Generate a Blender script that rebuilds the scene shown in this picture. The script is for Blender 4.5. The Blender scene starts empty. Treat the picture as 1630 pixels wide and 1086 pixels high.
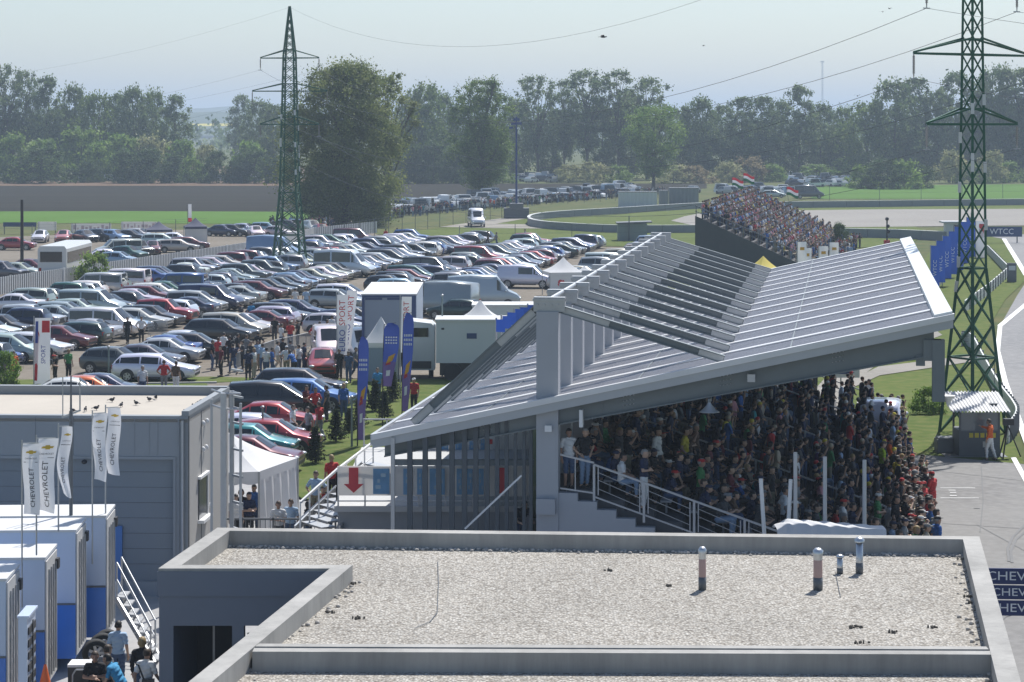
import bpy, math, random
import numpy as np
from mathutils import Vector, Matrix
random.seed(7); RNG = np.random.default_rng(7)
R = math.radians
F, H, CX, HY = 3600.0, 14.2, 815.0, 198.0      # focal length in photo pixels, camera height, optical axis
scene = bpy.context.scene
COL = scene.collection

def gp(x, y, Z=0.0):
    """where the sight line through photo pixel x, y meets height Z"""
    D = F*(H-Z)/(y-HY)
    return ((x-CX)*D/F, D, Z)
def pd(x, y, D):
    return ((x-CX)*D/F, D, H-(y-HY)*D/F)

# ------------------------------------------------------------------ materials
MATS = {}
def nodes_of(name):
    m = bpy.data.materials.new(name); m.use_nodes = True
    nt = m.node_tree
    return m, nt, nt.nodes['Principled BSDF']
def N(nt, t, **kw):
    n = nt.nodes.new(t)
    for k, v in kw.items(): setattr(n, k, v)
    return n
def pm(name, col=(.5,.5,.5), rough=.6, metal=0., var=.12, scale=4., bump=0., bscale=None, obcol=False, vcol=False,
       col2=None, spec=.5, detail=5., stretch=None, coat=0., trans=0., voro=False, thresh=None):
    if name in MATS: return MATS[name]
    m, nt, b = nodes_of(name); L = nt.links.new
    tc = N(nt, 'ShaderNodeTexCoord')
    src = tc.outputs['Object']
    if stretch:
        mp = N(nt, 'ShaderNodeMapping'); mp.inputs['Scale'].default_value = stretch
        L(src, mp.inputs['Vector']); src = mp.outputs['Vector']
    if voro:
        no = N(nt, 'ShaderNodeTexVoronoi'); no.inputs['Scale'].default_value = scale
        sep = N(nt, 'ShaderNodeSeparateColor'); L(no.outputs['Color'], sep.inputs[0]); fac = sep.outputs[0]
    else:
        no = N(nt, 'ShaderNodeTexNoise'); no.inputs['Scale'].default_value = scale; no.inputs['Detail'].default_value = detail
        no.inputs['Roughness'].default_value = .62
        fac = no.outputs['Fac']
    L(src, no.inputs['Vector'])
    if thresh:
        mr = N(nt, 'ShaderNodeMapRange'); mr.inputs[1].default_value = thresh[0]; mr.inputs[2].default_value = thresh[1]
        L(fac, mr.inputs[0]); fac = mr.outputs[0]
    mx = N(nt, 'ShaderNodeMix', data_type='RGBA')
    L(fac, mx.inputs[0])
    if obcol or vcol:
        if obcol:
            oi = N(nt, 'ShaderNodeObjectInfo'); c = oi.outputs['Color']
        else:
            at = N(nt, 'ShaderNodeAttribute', attribute_name='Col'); c = at.outputs['Color']
        d = N(nt, 'ShaderNodeMix', data_type='RGBA', blend_type='MULTIPLY'); d.inputs[0].default_value = 1
        L(c, d.inputs[6]); d.inputs[7].default_value = (1-var*1.6,)*3+(1,)
        L(d.outputs[2], mx.inputs[6]); L(c, mx.inputs[7])
    else:
        c1 = col; c2 = col2 or tuple(min(1, x*(1+var)) for x in col)
        if not col2: c1 = tuple(x*(1-var) for x in col)
        mx.inputs[6].default_value = (*c1, 1); mx.inputs[7].default_value = (*c2, 1)
    L(mx.outputs[2], b.inputs['Base Color'])
    b.inputs['Roughness'].default_value = rough; b.inputs['Metallic'].default_value = metal
    b.inputs['Specular IOR Level'].default_value = spec
    if coat: b.inputs['Coat Weight'].default_value = coat; b.inputs['Coat Roughness'].default_value = .16
    if trans:
        b.inputs['Subsurface Weight'].default_value = 0
        tr = N(nt, 'ShaderNodeBsdfTranslucent'); ms = N(nt, 'ShaderNodeMixShader'); ms.inputs[0].default_value = trans
        L(mx.outputs[2], tr.inputs[0]); L(b.outputs[0], ms.inputs[1]); L(tr.outputs[0], ms.inputs[2])
        L(ms.outputs[0], nt.nodes['Material Output'].inputs['Surface'])
    if bump:
        bn = N(nt, 'ShaderNodeBump'); bn.inputs['Strength'].default_value = 1; bn.inputs['Distance'].default_value = bump
        if voro and not bscale:
            L(no.outputs['Distance'], bn.inputs['Height'])
        elif bscale:
            n2 = N(nt, 'ShaderNodeTexNoise'); n2.inputs['Scale'].default_value = bscale; n2.inputs['Detail'].default_value = 3
            L(src, n2.inputs['Vector']); L(n2.outputs['Fac'], bn.inputs['Height'])
        else:
            L(no.outputs['Fac'], bn.inputs['Height'])
        L(bn.outputs['Normal'], b.inputs['Normal'])
    MATS[name] = m
    return m

# ------------------------------------------------------------------ mesh builder
class MB:
    def __init__(s): s.v = []; s.f = []; s.m = []; s.s = []
    def add(s, vs, fs, mi=0, sm=False):
        o = len(s.v); s.v += [tuple(p) for p in vs]
        for f in fs: s.f.append([o+i for i in f]); s.m.append(mi); s.s.append(sm)
        return s
    def quad(s, a, b, c, d, mi=0): return s.add([a,b,c,d], [(0,1,2,3)], mi)
    def poly(s, pts, mi=0): return s.add(pts, [tuple(range(len(pts)))], mi)
    def box(s, cx, cy, cz, sx, sy, sz, rz=0, mi=0):
        c, n = math.cos(rz), math.sin(rz); vs = []
        for dz in (-.5,.5):
            for dx, dy in ((-.5,-.5),(.5,-.5),(.5,.5),(-.5,.5)):
                x, y = dx*sx, dy*sy
                vs.append((cx+x*c-y*n, cy+x*n+y*c, cz+dz*sz))
        return s.add(vs, [(3,2,1,0),(4,5,6,7),(0,1,5,4),(1,2,6,5),(2,3,7,6),(3,0,4,7)], mi)
    def b2(s, x0, y0, z0, x1, y1, z1, mi=0):
        return s.box((x0+x1)/2,(y0+y1)/2,(z0+z1)/2,abs(x1-x0),abs(y1-y0),abs(z1-z0),0,mi)
    def prism(s, pts, z0, z1, mi=0):
        """vertical prism over plan points; z1 may be a list"""
        n = len(pts); zt = z1 if isinstance(z1, (list,tuple)) else [z1]*n
        area = sum(pts[i][0]*pts[(i+1)%n][1]-pts[(i+1)%n][0]*pts[i][1] for i in range(n))
        if area < 0: pts = pts[::-1]; zt = list(zt)[::-1]
        vs = [(p[0],p[1],z0) for p in pts]+[(p[0],p[1],z) for p, z in zip(pts, zt)]
        fs = [tuple(range(n))[::-1], tuple(range(n,2*n))]+[(i,(i+1)%n,n+(i+1)%n,n+i) for i in range(n)]
        return s.add(vs, fs, mi)
    def prof(s, pts, y0, y1, mi=0):
        """x-z profile pulled along y"""
        n = len(pts)
        vs = [(p[0],y0,p[1]) for p in pts]+[(p[0],y1,p[1]) for p in pts]
        fs = [tuple(range(n)), tuple(range(n,2*n))[::-1]]+[(i,n+i,n+(i+1)%n,(i+1)%n) for i in range(n)]
        return s.add(vs, fs, mi)
    def bar(s, p0, p1, w, h=None, up=(0,0,1), mi=0, w1=None, h1=None):
        h = h or w; p0, p1 = Vector(p0), Vector(p1); d = (p1-p0)
        if d.length < 1e-6: return s
        d.normalize(); u = Vector(up)
        if abs(d.dot(u)) > .98: u = Vector((1,0,0))
        a = d.cross(u).normalized(); b = a.cross(d).normalized(); vs = []
        for p, ww, hh in ((p0,w,h),(p1,w1 or w,h1 or h)):
            for i, j in ((-.5,-.5),(.5,-.5),(.5,.5),(-.5,.5)): vs.append(p+a*i*ww+b*j*hh)
        return s.add(vs, [(3,2,1,0),(4,5,6,7),(0,1,5,4),(1,2,6,5),(2,3,7,6),(3,0,4,7)], mi)
    def tube(s, p0, p1, r0, r1=None, n=8, mi=0, sm=True, caps=True):
        r1 = r0 if r1 is None else r1; p0, p1 = Vector(p0), Vector(p1); d = p1-p0
        if d.length < 1e-6: return s
        d.normalize(); u = Vector((0,0,1)) if abs(d.z) < .9 else Vector((1,0,0))
        a = d.cross(u).normalized(); b = a.cross(d)
        vs = []
        for p, r in ((p0,r0),(p1,r1)):
            for i in range(n):
                t = 2*math.pi*i/n; vs.append(p+a*math.cos(t)*r+b*math.sin(t)*r)
        s.add(vs, [(i,(i+1)%n,n+(i+1)%n,n+i) for i in range(n)], mi, sm)
        if caps:
            s.add(vs[:n], [tuple(range(n))[::-1]], mi); s.add(vs[n:], [tuple(range(n))], mi)
        return s
    def path(s, pts, r, n=6, mi=0):
        for a, b in zip(pts[:-1], pts[1:]): s.tube(a, b, r, None, n, mi, True, False)
        return s
    def ell(s, c, r, nu=10, nv=6, mi=0, M=None):
        vs = []; fs = []
        for j in range(nv+1):
            ph = -math.pi/2+math.pi*j/nv
            for i in range(nu):
                t = 2*math.pi*i/nu
                p = Vector((math.cos(ph)*math.cos(t)*r[0], math.cos(ph)*math.sin(t)*r[1], math.sin(ph)*r[2]))
                if M: p = M @ p
                vs.append((c[0]+p[0], c[1]+p[1], c[2]+p[2]))
        for j in range(nv):
            for i in range(nu):
                fs.append((j*nu+i, j*nu+(i+1)%nu, (j+1)*nu+(i+1)%nu, (j+1)*nu+i))
        return s.add(vs, fs, mi, True)
    def lathe(s, prof, c=(0,0,0), n=12, mi=0):
        vs = [(c[0]+r*math.cos(2*math.pi*i/n), c[1]+r*math.sin(2*math.pi*i/n), c[2]+z) for r, z in prof for i in range(n)]
        fs = [(j*n+i, j*n+(i+1)%n, (j+1)*n+(i+1)%n, (j+1)*n+i) for j in range(len(prof)-1) for i in range(n)]
        return s.add(vs, fs, mi, True)
    def grid(s, fn, nu, nv, mi=0, sm=True):
        vs = [fn(i/nu, j/nv) for j in range(nv+1) for i in range(nu+1)]
        fs = [(j*(nu+1)+i, j*(nu+1)+i+1, (j+1)*(nu+1)+i+1, (j+1)*(nu+1)+i) for j in range(nv) for i in range(nu)]
        return s.add(vs, fs, mi, sm)
    def mesh(s, name, mats):
        me = bpy.data.meshes.new(name); me.from_pydata(s.v, [], s.f)
        if not isinstance(mats, (list,tuple)): mats = [mats]
        for m in mats: me.materials.append(m)
        me.polygons.foreach_set('material_index', s.m); me.polygons.foreach_set('use_smooth', s.s)
        me.update(); return me
    def build(s, name, mats, parent=None, loc=None, rz=0, color=None):
        return mobj(name, s.mesh(name, mats), parent, loc, rz, color)

def mobj(name, me, parent=None, loc=None, rz=0, color=None):
    o = bpy.data.objects.new(name, me); COL.objects.link(o)
    if parent: o.parent = parent
    if loc is not None: o.location = loc
    o.rotation_euler.z = rz
    if color: o.color = (*color, 1)
    return o
def tag(o, label, cat, group=None):
    o['label'] = label; o['category'] = cat
    if group: o['group'] = group
    return o
def thing(name, label, cat, loc=(0,0,0), rz=0, group=None):
    o = bpy.data.objects.new(name, None); COL.objects.link(o)
    o.empty_display_size = .3; o.location = loc; o.rotation_euler.z = rz
    return tag(o, label, cat, group)
def kind(o, k): o['kind'] = k; return o
KIDS = {}
def dup(src, loc, rz, label=None, group=None, scale=None):
    r = src.copy(); COL.objects.link(r); r.location = loc; r.rotation_euler = (0,0,rz)
    if scale: r.scale = scale
    if label: r['label'] = label
    if group: r['group'] = group
    def rec(s, d):
        ch = KIDS.get(s.name)
        if ch is None: ch = KIDS[s.name] = list(s.children)
        for c in ch:
            k = c.copy(); COL.objects.link(k); k.parent = d; rec(c, k)
            OUT.append(k)
    OUT = []
    rec(src, r); r_children = OUT
    return r, r_children

def text_mesh(txt, size, mat, name='lettering', fn=None, align='CENTER', vertical=False, ext=.004):
    """lettering as a thin solid mesh in its own x-z plane, bent by fn(x, z) -> point"""
    cu = bpy.data.curves.new('txt', 'FONT'); cu.body = txt; cu.size = size; cu.align_x = align; cu.align_y = 'CENTER'
    cu.extrude = 0; cu.resolution_u = 2
    ob = bpy.data.objects.new('txt', cu); COL.objects.link(ob)
    dg = bpy.context.evaluated_depsgraph_get()
    me = bpy.data.meshes.new_from_object(ob.evaluated_get(dg))
    bpy.data.objects.remove(ob); bpy.data.curves.remove(cu)
    me.name = name
    for v in me.vertices:
        x, z = v.co.x, v.co.y
        if vertical: x, z = -z, x
        v.co = fn(x, z) if fn else (x, 0, z)
    me.materials.clear(); me.materials.append(mat); me.update()
    return me
# ------------------------------------------------------------------ camera, sun, sky
cam = bpy.data.cameras.new('camera'); cam_o = bpy.data.objects.new('camera', cam); COL.objects.link(cam_o)
cam_o.location = (0,0,H); cam_o.rotation_euler = (R(90),0,0)
cam.sensor_width = 36; cam.lens = 36*F/1630; cam.shift_y = -(543-HY)/1630
cam.clip_start = 1; cam.clip_end = 20000
scene.camera = cam_o
SUN_AZ, SUN_EL = R(24), R(56)         # azimuth from +Y towards +X
w = bpy.data.worlds.new('World'); scene.world = w; w.use_nodes = True
bg = w.node_tree.nodes['Background']; sky = w.node_tree.nodes.new('ShaderNodeTexSky'); sky.sky_type = 'NISHITA'
sky.sun_disc = False; sky.sun_elevation = SUN_EL; sky.sun_rotation = SUN_AZ
sky.air_density = 1.0; sky.dust_density = 0.9; sky.ozone_density = 2.6
w.node_tree.links.new(sky.outputs[0], bg.inputs[0]); bg.inputs[1].default_value = SKY_STRENGTH = .098
sl = bpy.data.lights.new('sun', 'SUN'); sl.energy = 4.6; sl.angle = R(.5); sl.color = (1,.97,.93)
so = bpy.data.objects.new('sun', sl); COL.objects.link(so)
so.rotation_euler = Vector((-math.sin(SUN_AZ)*math.cos(SUN_EL), -math.cos(SUN_AZ)*math.cos(SUN_EL), -math.sin(SUN_EL))).to_track_quat('-Z','Y').to_euler()
scene.view_settings.view_transform = 'Standard'; scene.view_settings.look = 'None'; scene.view_settings.exposure = 0.42
scene.cycles.max_bounces = 5; scene.cycles.diffuse_bounces = 3; scene.cycles.glossy_bounces = 3; scene.cycles.volume_bounces = 0
scene.cycles.transparent_max_bounces = 8; scene.cycles.use_denoising = True; scene.cycles.sample_clamp_indirect = 4
scene.cycles.volume_step_rate = 10

# ------------------------------------------------------------------ ground sheets
def ground_mat(name, c1, c2, s1, s2, c3=None, stretch=None, rough=.95, bump=0):
    m, nt, b = nodes_of(name); L = nt.links.new
    tc = N(nt,'ShaderNodeTexCoord'); src = tc.outputs['Object']
    n1 = N(nt,'ShaderNodeTexNoise'); n1.inputs['Scale'].default_value = s1; n1.inputs['Detail'].default_value = 6
    n2 = N(nt,'ShaderNodeTexNoise'); n2.inputs['Scale'].default_value = s2; n2.inputs['Detail'].default_value = 4
    if stretch:
        mp = N(nt,'ShaderNodeMapping'); mp.inputs['Scale'].default_value = stretch; L(src, mp.inputs[0]); L(mp.outputs[0], n1.inputs[0])
    else: L(src, n1.inputs[0])
    L(src, n2.inputs[0])
    r1 = N(nt,'ShaderNodeMapRange'); r1.inputs[1].default_value = .3; r1.inputs[2].default_value = .7; L(n1.outputs['Fac'], r1.inputs[0])
    mx = N(nt,'ShaderNodeMix', data_type='RGBA'); L(r1.outputs[0], mx.inputs[0]); mx.inputs[6].default_value = (*c1,1); mx.inputs[7].default_value = (*c2,1)
    r2 = N(nt,'ShaderNodeMapRange'); r2.inputs[1].default_value = .4; r2.inputs[2].default_value = .75; L(n2.outputs['Fac'], r2.inputs[0])
    mx2 = N(nt,'ShaderNodeMix', data_type='RGBA'); L(r2.outputs[0], mx2.inputs[0]); L(mx.outputs[2], mx2.inputs[6]); mx2.inputs[7].default_value = (*(c3 or c2),1)
    L(mx2.outputs[2], b.inputs['Base Color']); b.inputs['Roughness'].default_value = rough; b.inputs['Specular IOR Level'].default_value = .05
    if bump:
        bn = N(nt,'ShaderNodeBump'); bn.inputs['Distance'].default_value = bump; L(n2.outputs['Fac'], bn.inputs['Height']); L(bn.outputs[0], b.inputs['Normal'])
    return m
M_GRASS = ground_mat('mown_grass', (.072,.106,.028), (.105,.14,.04), .12, 1.4, (.145,.155,.055))
M_MEADOW = ground_mat('rough_meadow', (.07,.095,.04), (.11,.125,.05), .03, .3, (.14,.13,.06))
M_CROP = ground_mat('young_crop', (.075,.155,.026), (.095,.185,.036), .05, .6, (.09,.15,.04))
M_SOIL = ground_mat('ploughed_soil', (.022,.020,.018), (.038,.034,.029), .02, .5, (.034,.036,.025), stretch=(.25,6,1))
M_SOIL2 = ground_mat('bare_earth', (.12,.085,.06), (.17,.12,.085), .05, .5)
M_LOT = ground_mat('gravel_lot', (.155,.135,.108), (.215,.19,.155), .12, 1.6, (.235,.21,.18))
M_SAND = ground_mat('gravel_trap_stone', (.245,.23,.21), (.29,.275,.25), .06, 1.5, (.31,.295,.27))
M_ASPH = ground_mat('pit_asphalt', (.20,.195,.19), (.25,.245,.235), .15, 3., (.27,.265,.255), rough=.85)
M_TRACK = ground_mat('track_asphalt', (.21,.21,.21), (.26,.255,.25), .1, 2., (.29,.285,.28), rough=.8)
M_ROAD = ground_mat('service_road_asphalt', (.24,.225,.20), (.30,.28,.25), .2, 2.5, (.31,.295,.26))
M_PAVE = ground_mat('paddock_concrete', (.30,.30,.295), (.37,.365,.355), .3, 3., (.39,.38,.37))
M_YEL = ground_mat('rapeseed', (.5,.42,.05), (.6,.5,.06), .05, .5)
def patch(name, px, z, m, world=False):
    pts = px if world else [gp(x,y)[:2] for x, y in px]
    return kind(MB().poly([(p[0],p[1],z) for p in pts]).build(name, m), 'structure')
o = MB().poly([(-5000,-200,0),(5000,-200,0),(5000,9000,0),(-5000,9000,0)]).build('ground', M_MEADOW); kind(o,'structure')
patch('ploughed_field', [(-700,341),(-700,292.5),(1125,292.5),(1125,300),(1000,310),(850,320),(700,330),(560,345),(450,339),(200,338)], .02, M_SOIL)
patch('crop_strip', [(-700,339),(200,336.5),(445,337.5),(520,341),(520,352),(440,357),(200,356),(-700,354)], .04, M_CROP)
patch('crop_field', [(1290,317),(1300,297),(1800,292),(2200,292),(2200,317)], .04, M_CROP)
patch('parking_lot_ground', [(-500,690),(-500,380),(0,378),(300,366),(440,361),(560,352),(600,374),(790,391),(1000,394),(1060,420),(1000,470),(900,520),(760,600),(640,605),(420,600),(385,640),(330,760),(0,760)], .03, M_LOT)
patch('lawn', [(330,601),(560,606),(640,606),(760,602),(780,640),(650,760),(545,800),(480,800),(440,770),(452,728),(540,640),(420,607),(330,611)], .05, M_GRASS)
patch('lawn', [(-300,628),(-300,611),(330,601),(330,611),(330,626)], .05, M_GRASS)
patch('lawn', [(600,373),(760,358),(850,342),(1120,335),(1400,340),(1480,370),(1440,395),(1000,393),(790,390)], .05, M_GRASS)
patch('service_track', [(700,362),(770,352),(852,341),(858,345),(790,357),(1100,363),(1100,367),(780,364)], .07, M_ROAD)
patch('gravel_trap', [(1068,352),(1090,345),(1110,341),(1240,336),(1400,334),(2000,332),(2000,359),(1600,360),(1400,362),(1200,364),(1110,361)], .07, M_SAND)
patch('infield_grass', [(845,345),(860,338),(1000,330),(1110,325),(2200,318),(2200,345),(1240,340),(1110,340),(1060,352),(1110,362),(900,358)], .06, M_GRASS)
patch('race_track', [(1560,374),(1600,382),(1640,440),(1620,470),(1592,520),(1588,560),(1600,610),(1640,720),(1690,860),(1720,960),(2600,960),(2600,374)], .06, M_TRACK)
patch('track_verge', [(1560,372),(1600,383),(1640,440),(1600,478),(1575,520),(1568,560),(1582,620),(1630,740),(1560,742),(1480,742),(1180,720),(1250,600),(1330,560),(1440,470),(1480,400)], .05, M_GRASS)
patch('service_road', [(1255,690),(1290,630),(1330,585),(1400,545),(1480,520),(1500,535),(1420,565),(1378,596),(1350,625),(1330,690)], .075, M_ROAD)
patch('service_road', [(1378,596),(1398,586),(1560,566),(1560,576),(1400,600),(1352,622)], .085, M_ROAD)
patch('pit_lane', [(1180,733),(1330,728),(1480,727),(1630,741),(1760,1000),(1900,1500),(1400,1500),(1100,1100)], .055, M_ASPH)
patch('paddock_ground', [(-600,1600),(-600,770),(330,750),(440,770),(480,795),(560,810),(900,830),(1180,760),(1180,1000),(1390,1600)], .05, M_PAVE)
kind(MB().poly([pd(306,203,2240),pd(430,203,2240),pd(430,200.6,2300),pd(306,200.6,2300)]).build('field_slope', M_MEADOW),'structure'); kind(MB().poly([pd(306,200.6,2300),pd(374,200.6,2300),pd(374,196.6,2340),pd(306,197.2,2340)]).build('rapeseed_field', M_YEL),'structure')
patch('bare_field', [(-260,520),(-40,520),(-55,760),(-330,760)], .05, M_SOIL2, True)
# markings on the asphalt
M_LINE = pm('road_paint', (.72,.72,.70), .7, var=.12, scale=6)
def strip(name, pts, wdt, z, m):
    mb = MB()
    for a, b in zip(pts[:-1], pts[1:]):
        a = Vector((*gp(*a)[:2],z)); b = Vector((*gp(*b)[:2],z)); d = (b-a).normalized(); n = Vector((-d.y,d.x,0))*wdt/2
        mb.quad(a-n, b-n, b+n, a+n)
    return kind(mb.build(name, m), 'structure')
strip('track_edge_line', [(1598,381),(1634,440)], .5, .075, M_LINE)
strip('track_edge_line', [(1640,480),(1592,520)], .4, .075, M_LINE)
strip('track_edge_line', [(1592,520),(1588,560),(1600,610),(1622,672),(1640,720)], .3, .075, M_LINE)
strip('pit_lane_line', [(1613,731),(1640,780)], .22, .075, M_LINE)
strip('pit_marking', [(1497,780),(1552,780)], .10, .075, M_LINE)
strip('pit_marking', [(1497,796),(1558,796)], .10, .075, M_LINE)
for k, (x0, x1, y) in enumerate(((1510,1521,783.5),(1512,1522,787),(1512,1523,792))):
    strip('pit_marking', [(x0,y),(x1,y)], .12, .075, M_LINE)
M_TYREMARK = pm('rubber_on_asphalt', (.15,.15,.15), .8, var=.1)
for pts in ([(1632,838),(1612,858),(1604,876),(1606,897)],[(1640,842),(1617,862),(1609,880),(1611,899)],[(1560,812),(1550,812)],[(1572,1010),(1600,985),(1640,975)]):
    strip('tyre_mark', pts, .10, .07, M_TYREMARK)
strip('asphalt_joint', [(1562,745),(1565,800),(1560,850)], .05, .068, M_TYREMARK)
strip('asphalt_joint', [(1490,752),(1630,768)], .05, .069, M_TYREMARK)
strip('asphalt_joint', [(1555,838),(1650,890)], .06, .066, M_TYREMARK)
strip('asphalt_joint', [(1500,836),(1640,845)], .05, .071, M_TYREMARK)
# kerb of the lawn
M_KERB = pm('kerb_concrete', (.42,.41,.39), .8, var=.12, scale=3)
def low_wall(name, px, h, t, m, z=0.):
    mb = MB()
    for a, b in zip(px[:-1], px[1:]):
        a = Vector(gp(*a)); b = Vector(gp(*b)); mb.bar(a+Vector((0,0,z+h/2)), b+Vector((0,0,z+h/2)), t, h)
    return mb.build(name, m)
o = low_wall('lawn_kerb', [(452,726),(500,680),(545,640)], .12, .18, M_KERB); kind(o,'structure')
o = low_wall('lawn_kerb', [(-20,622),(200,613),(345,611)], .12, .18, M_KERB); kind(o,'structure')
# hills
M_HILL = ground_mat('wooded_hill', (.05,.075,.05), (.08,.105,.06), .01, .05, (.10,.12,.07))
def ridge(name, y, x0, x1, prof, depth):
    mb = MB(); n = 160
    rs = random.Random(int(y))
    ph = [rs.uniform(0,6.28) for _ in range(8)]
    def hh(t): return prof(t)*(1+.10*math.sin(t*23+ph[0])+.06*math.sin(t*57+ph[1])+.05*math.sin(t*131+ph[2])+.04*math.sin(t*211+ph[3]))
    rows = [(0,0.),(.25,.55),(.5,1.),(.8,.6),(1,0)]
    vs = [(x0+(x1-x0)*i/n, y+depth*a+ (30*math.sin(i*.9) if k else 0), hh(i/n)*b-2) for k,(a,b) in enumerate(rows) for i in range(n+1)]
    fs = [(j*(n+1)+i, j*(n+1)+i+1, (j+1)*(n+1)+i+1, (j+1)*(n+1)+i) for j in range(len(rows)-1) for i in range(n)]
    mb.add(vs, fs, 0, True); return kind(mb.build(name, M_HILL), 'structure')
ridge('hills', 3400, -2600, 2600, lambda t: 48+14*math.sin(t*7+1)+8*math.sin(t*17), 900)
ridge('hills', 2300, -1500, 2400, lambda t: 24+5*math.sin(t*9)+4*math.sin(t*21+2), 500)
# ------------------------------------------------------------------ materials for the buildings
def streak_concrete(name, c1, c2, joint=None):
    m, nt, b = nodes_of(name); L = nt.links.new
    tc = N(nt,'ShaderNodeTexCoord'); mp = N(nt,'ShaderNodeMapping'); mp.inputs['Scale'].default_value = (2.2,2.2,.25); L(tc.outputs['Object'], mp.inputs[0])
    n1 = N(nt,'ShaderNodeTexNoise'); n1.inputs['Scale'].default_value = 1.6; n1.inputs['Detail'].default_value = 7; n1.inputs['Roughness'].default_value = .7; L(mp.outputs[0], n1.inputs[0])
    n2 = N(nt,'ShaderNodeTexNoise'); n2.inputs['Scale'].default_value = .5; n2.inputs['Detail'].default_value = 5; L(tc.outputs['Object'], n2.inputs[0])
    mul = N(nt,'ShaderNodeMath', operation='MULTIPLY_ADD'); L(n1.outputs[0], mul.inputs[0]); mul.inputs[1].default_value = .7; L(n2.outputs[0], mul.inputs[2])
    r = N(nt,'ShaderNodeMapRange'); r.inputs[1].default_value = .6; r.inputs[2].default_value = 1.1; L(mul.outputs[0], r.inputs[0])
    mx = N(nt,'ShaderNodeMix', data_type='RGBA'); L(r.outputs[0], mx.inputs[0]); mx.inputs[6].default_value = (*c1,1); mx.inputs[7].default_value = (*c2,1)
    L(mx.outputs[2], b.inputs['Base Color']); b.inputs['Roughness'].default_value = .85; b.inputs['Specular IOR Level'].default_value = .25
    bn = N(nt,'ShaderNodeBump'); bn.inputs['Distance'].default_value = .004; L(n1.outputs[0], bn.inputs['Height']); L(bn.outputs[0], b.inputs['Normal'])
    return m
def pebbles(name, scale):
    m, nt, b = nodes_of(name); L = nt.links.new
    tc = N(nt,'ShaderNodeTexCoord')
    vo = N(nt,'ShaderNodeTexVoronoi'); vo.inputs['Scale'].default_value = scale; L(tc.outputs['Object'], vo.inputs['Vector'])
    sp = N(nt,'ShaderNodeSeparateColor'); L(vo.outputs['Color'], sp.inputs[0])
    cr = N(nt,'ShaderNodeValToRGB'); L(sp.outputs[0], cr.inputs[0])
    els = cr.color_ramp.elements; els[0].position = 0; els[0].color = (.25,.225,.19,1); els[1].position = 1; els[1].color = (.66,.635,.58,1)
    for p, c in ((.10,(.38,.345,.295)),(.3,(.48,.447,.39)),(.55,(.52,.487,.43)),(.8,(.56,.53,.472))):
        e = els.new(p); e.color = (*c,1)
    n2 = N(nt,'ShaderNodeTexNoise'); n2.inputs['Scale'].default_value = .35; n2.inputs['Detail'].default_value = 7; L(tc.outputs['Object'], n2.inputs[0])
    r = N(nt,'ShaderNodeMapRange'); r.inputs[1].default_value = .35; r.inputs[2].default_value = .65; r.inputs[3].default_value = .90; r.inputs[4].default_value = 1.04; L(n2.outputs[0], r.inputs[0])
    gp_ = N(nt,'ShaderNodeMapRange'); gp_.inputs[1].default_value = .25; gp_.inputs[2].default_value = .62; gp_.inputs[3].default_value = 1; gp_.inputs[4].default_value = .50; L(vo.outputs['Distance'], gp_.inputs[0])
    m1 = N(nt,'ShaderNodeMath', operation='MULTIPLY'); L(r.outputs[0], m1.inputs[0]); L(gp_.outputs[0], m1.inputs[1])
    mx = N(nt,'ShaderNodeMix', data_type='RGBA', blend_type='MULTIPLY'); mx.inputs[0].default_value = 1; L(cr.outputs[0], mx.inputs[6]); L(m1.outputs[0], mx.inputs[7])
    L(mx.outputs[2], b.inputs['Base Color']); b.inputs['Roughness'].default_value = .9; b.inputs['Specular IOR Level'].default_value = .2
    bn = N(nt,'ShaderNodeBump'); bn.inputs['Distance'].default_value = .03; bn.invert = True; L(vo.outputs['Distance'], bn.inputs['Height']); L(bn.outputs[0], b.inputs['Normal'])
    return m
M_PARA = streak_concrete('weathered_parapet', (.25,.245,.23), (.41,.40,.375))
M_RENDER = pm('grey_render', (.155,.175,.215), .85, var=.08, scale=1.2)
M_PEB = pebbles('roof_pebbles', 17.0)
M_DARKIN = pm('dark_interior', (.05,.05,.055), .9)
M_STEEL = pm('galvanised_steel', (.42,.43,.44), .45, .7, var=.15, scale=3)
M_STEELD = pm('dark_grey_steel', (.13,.14,.15), .55, .2, var=.12)
M_WHITE = pm('white_paint', (.72,.72,.71), .5, var=.06, scale=2)
M_BLACK = pm('black_plastic', (.025,.025,.027), .5)
M_ALU = pm('aluminium', (.55,.56,.57), .35, .9, var=.1)
M_REDP = pm('faded_red_plastic', (.46,.30,.26), .6, var=.15, scale=8)

# ------------------------------------------------------------------ pebble-roofed building in front
ZR = 4.0
A = {k: Vector(gp(x,y,ZR)) for k,(x,y) in dict(fl=(346,840), fr=(1559,854), nl=(252,905), no=(525,905), sl=(368,1031), sr=(1611,1036)).items()}
dR = (A['sr']-A['fr']); dR.z = 0; dR.normalize()
dL = (A['sl']-A['no']); dL.z = 0; dL.normalize()
E_r = A['fr'] + dR*28; E_l = A['no'] + dL*24
pb = thing('flat_roof_building', 'low grey building with a pebble covered flat roof behind a concrete parapet', 'building')
def inset_poly(pts, t):
    n = len(pts); out = []
    ar = sum(pts[i].x*pts[(i+1)%n].y-pts[(i+1)%n].x*pts[i].y for i in range(n)); s = 1 if ar > 0 else -1
    for i in range(n):
        p, a, c = pts[i], pts[i-1], pts[(i+1)%n]
        d1 = (p-a); d1.z = 0; d1.normalize(); d2 = (c-p); d2.z = 0; d2.normalize()
        n1 = Vector((-d1.y,d1.x,0))*s; n2 = Vector((-d2.y,d2.x,0))*s
        k = (n1+n2); k /= max(.2, k.dot(n1)); out.append(p+k*t)
    return out
outer = [A['fl'], A['nl'], A['no'], E_l, E_r, A['fr']]
inner = inset_poly(outer, .42)
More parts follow.
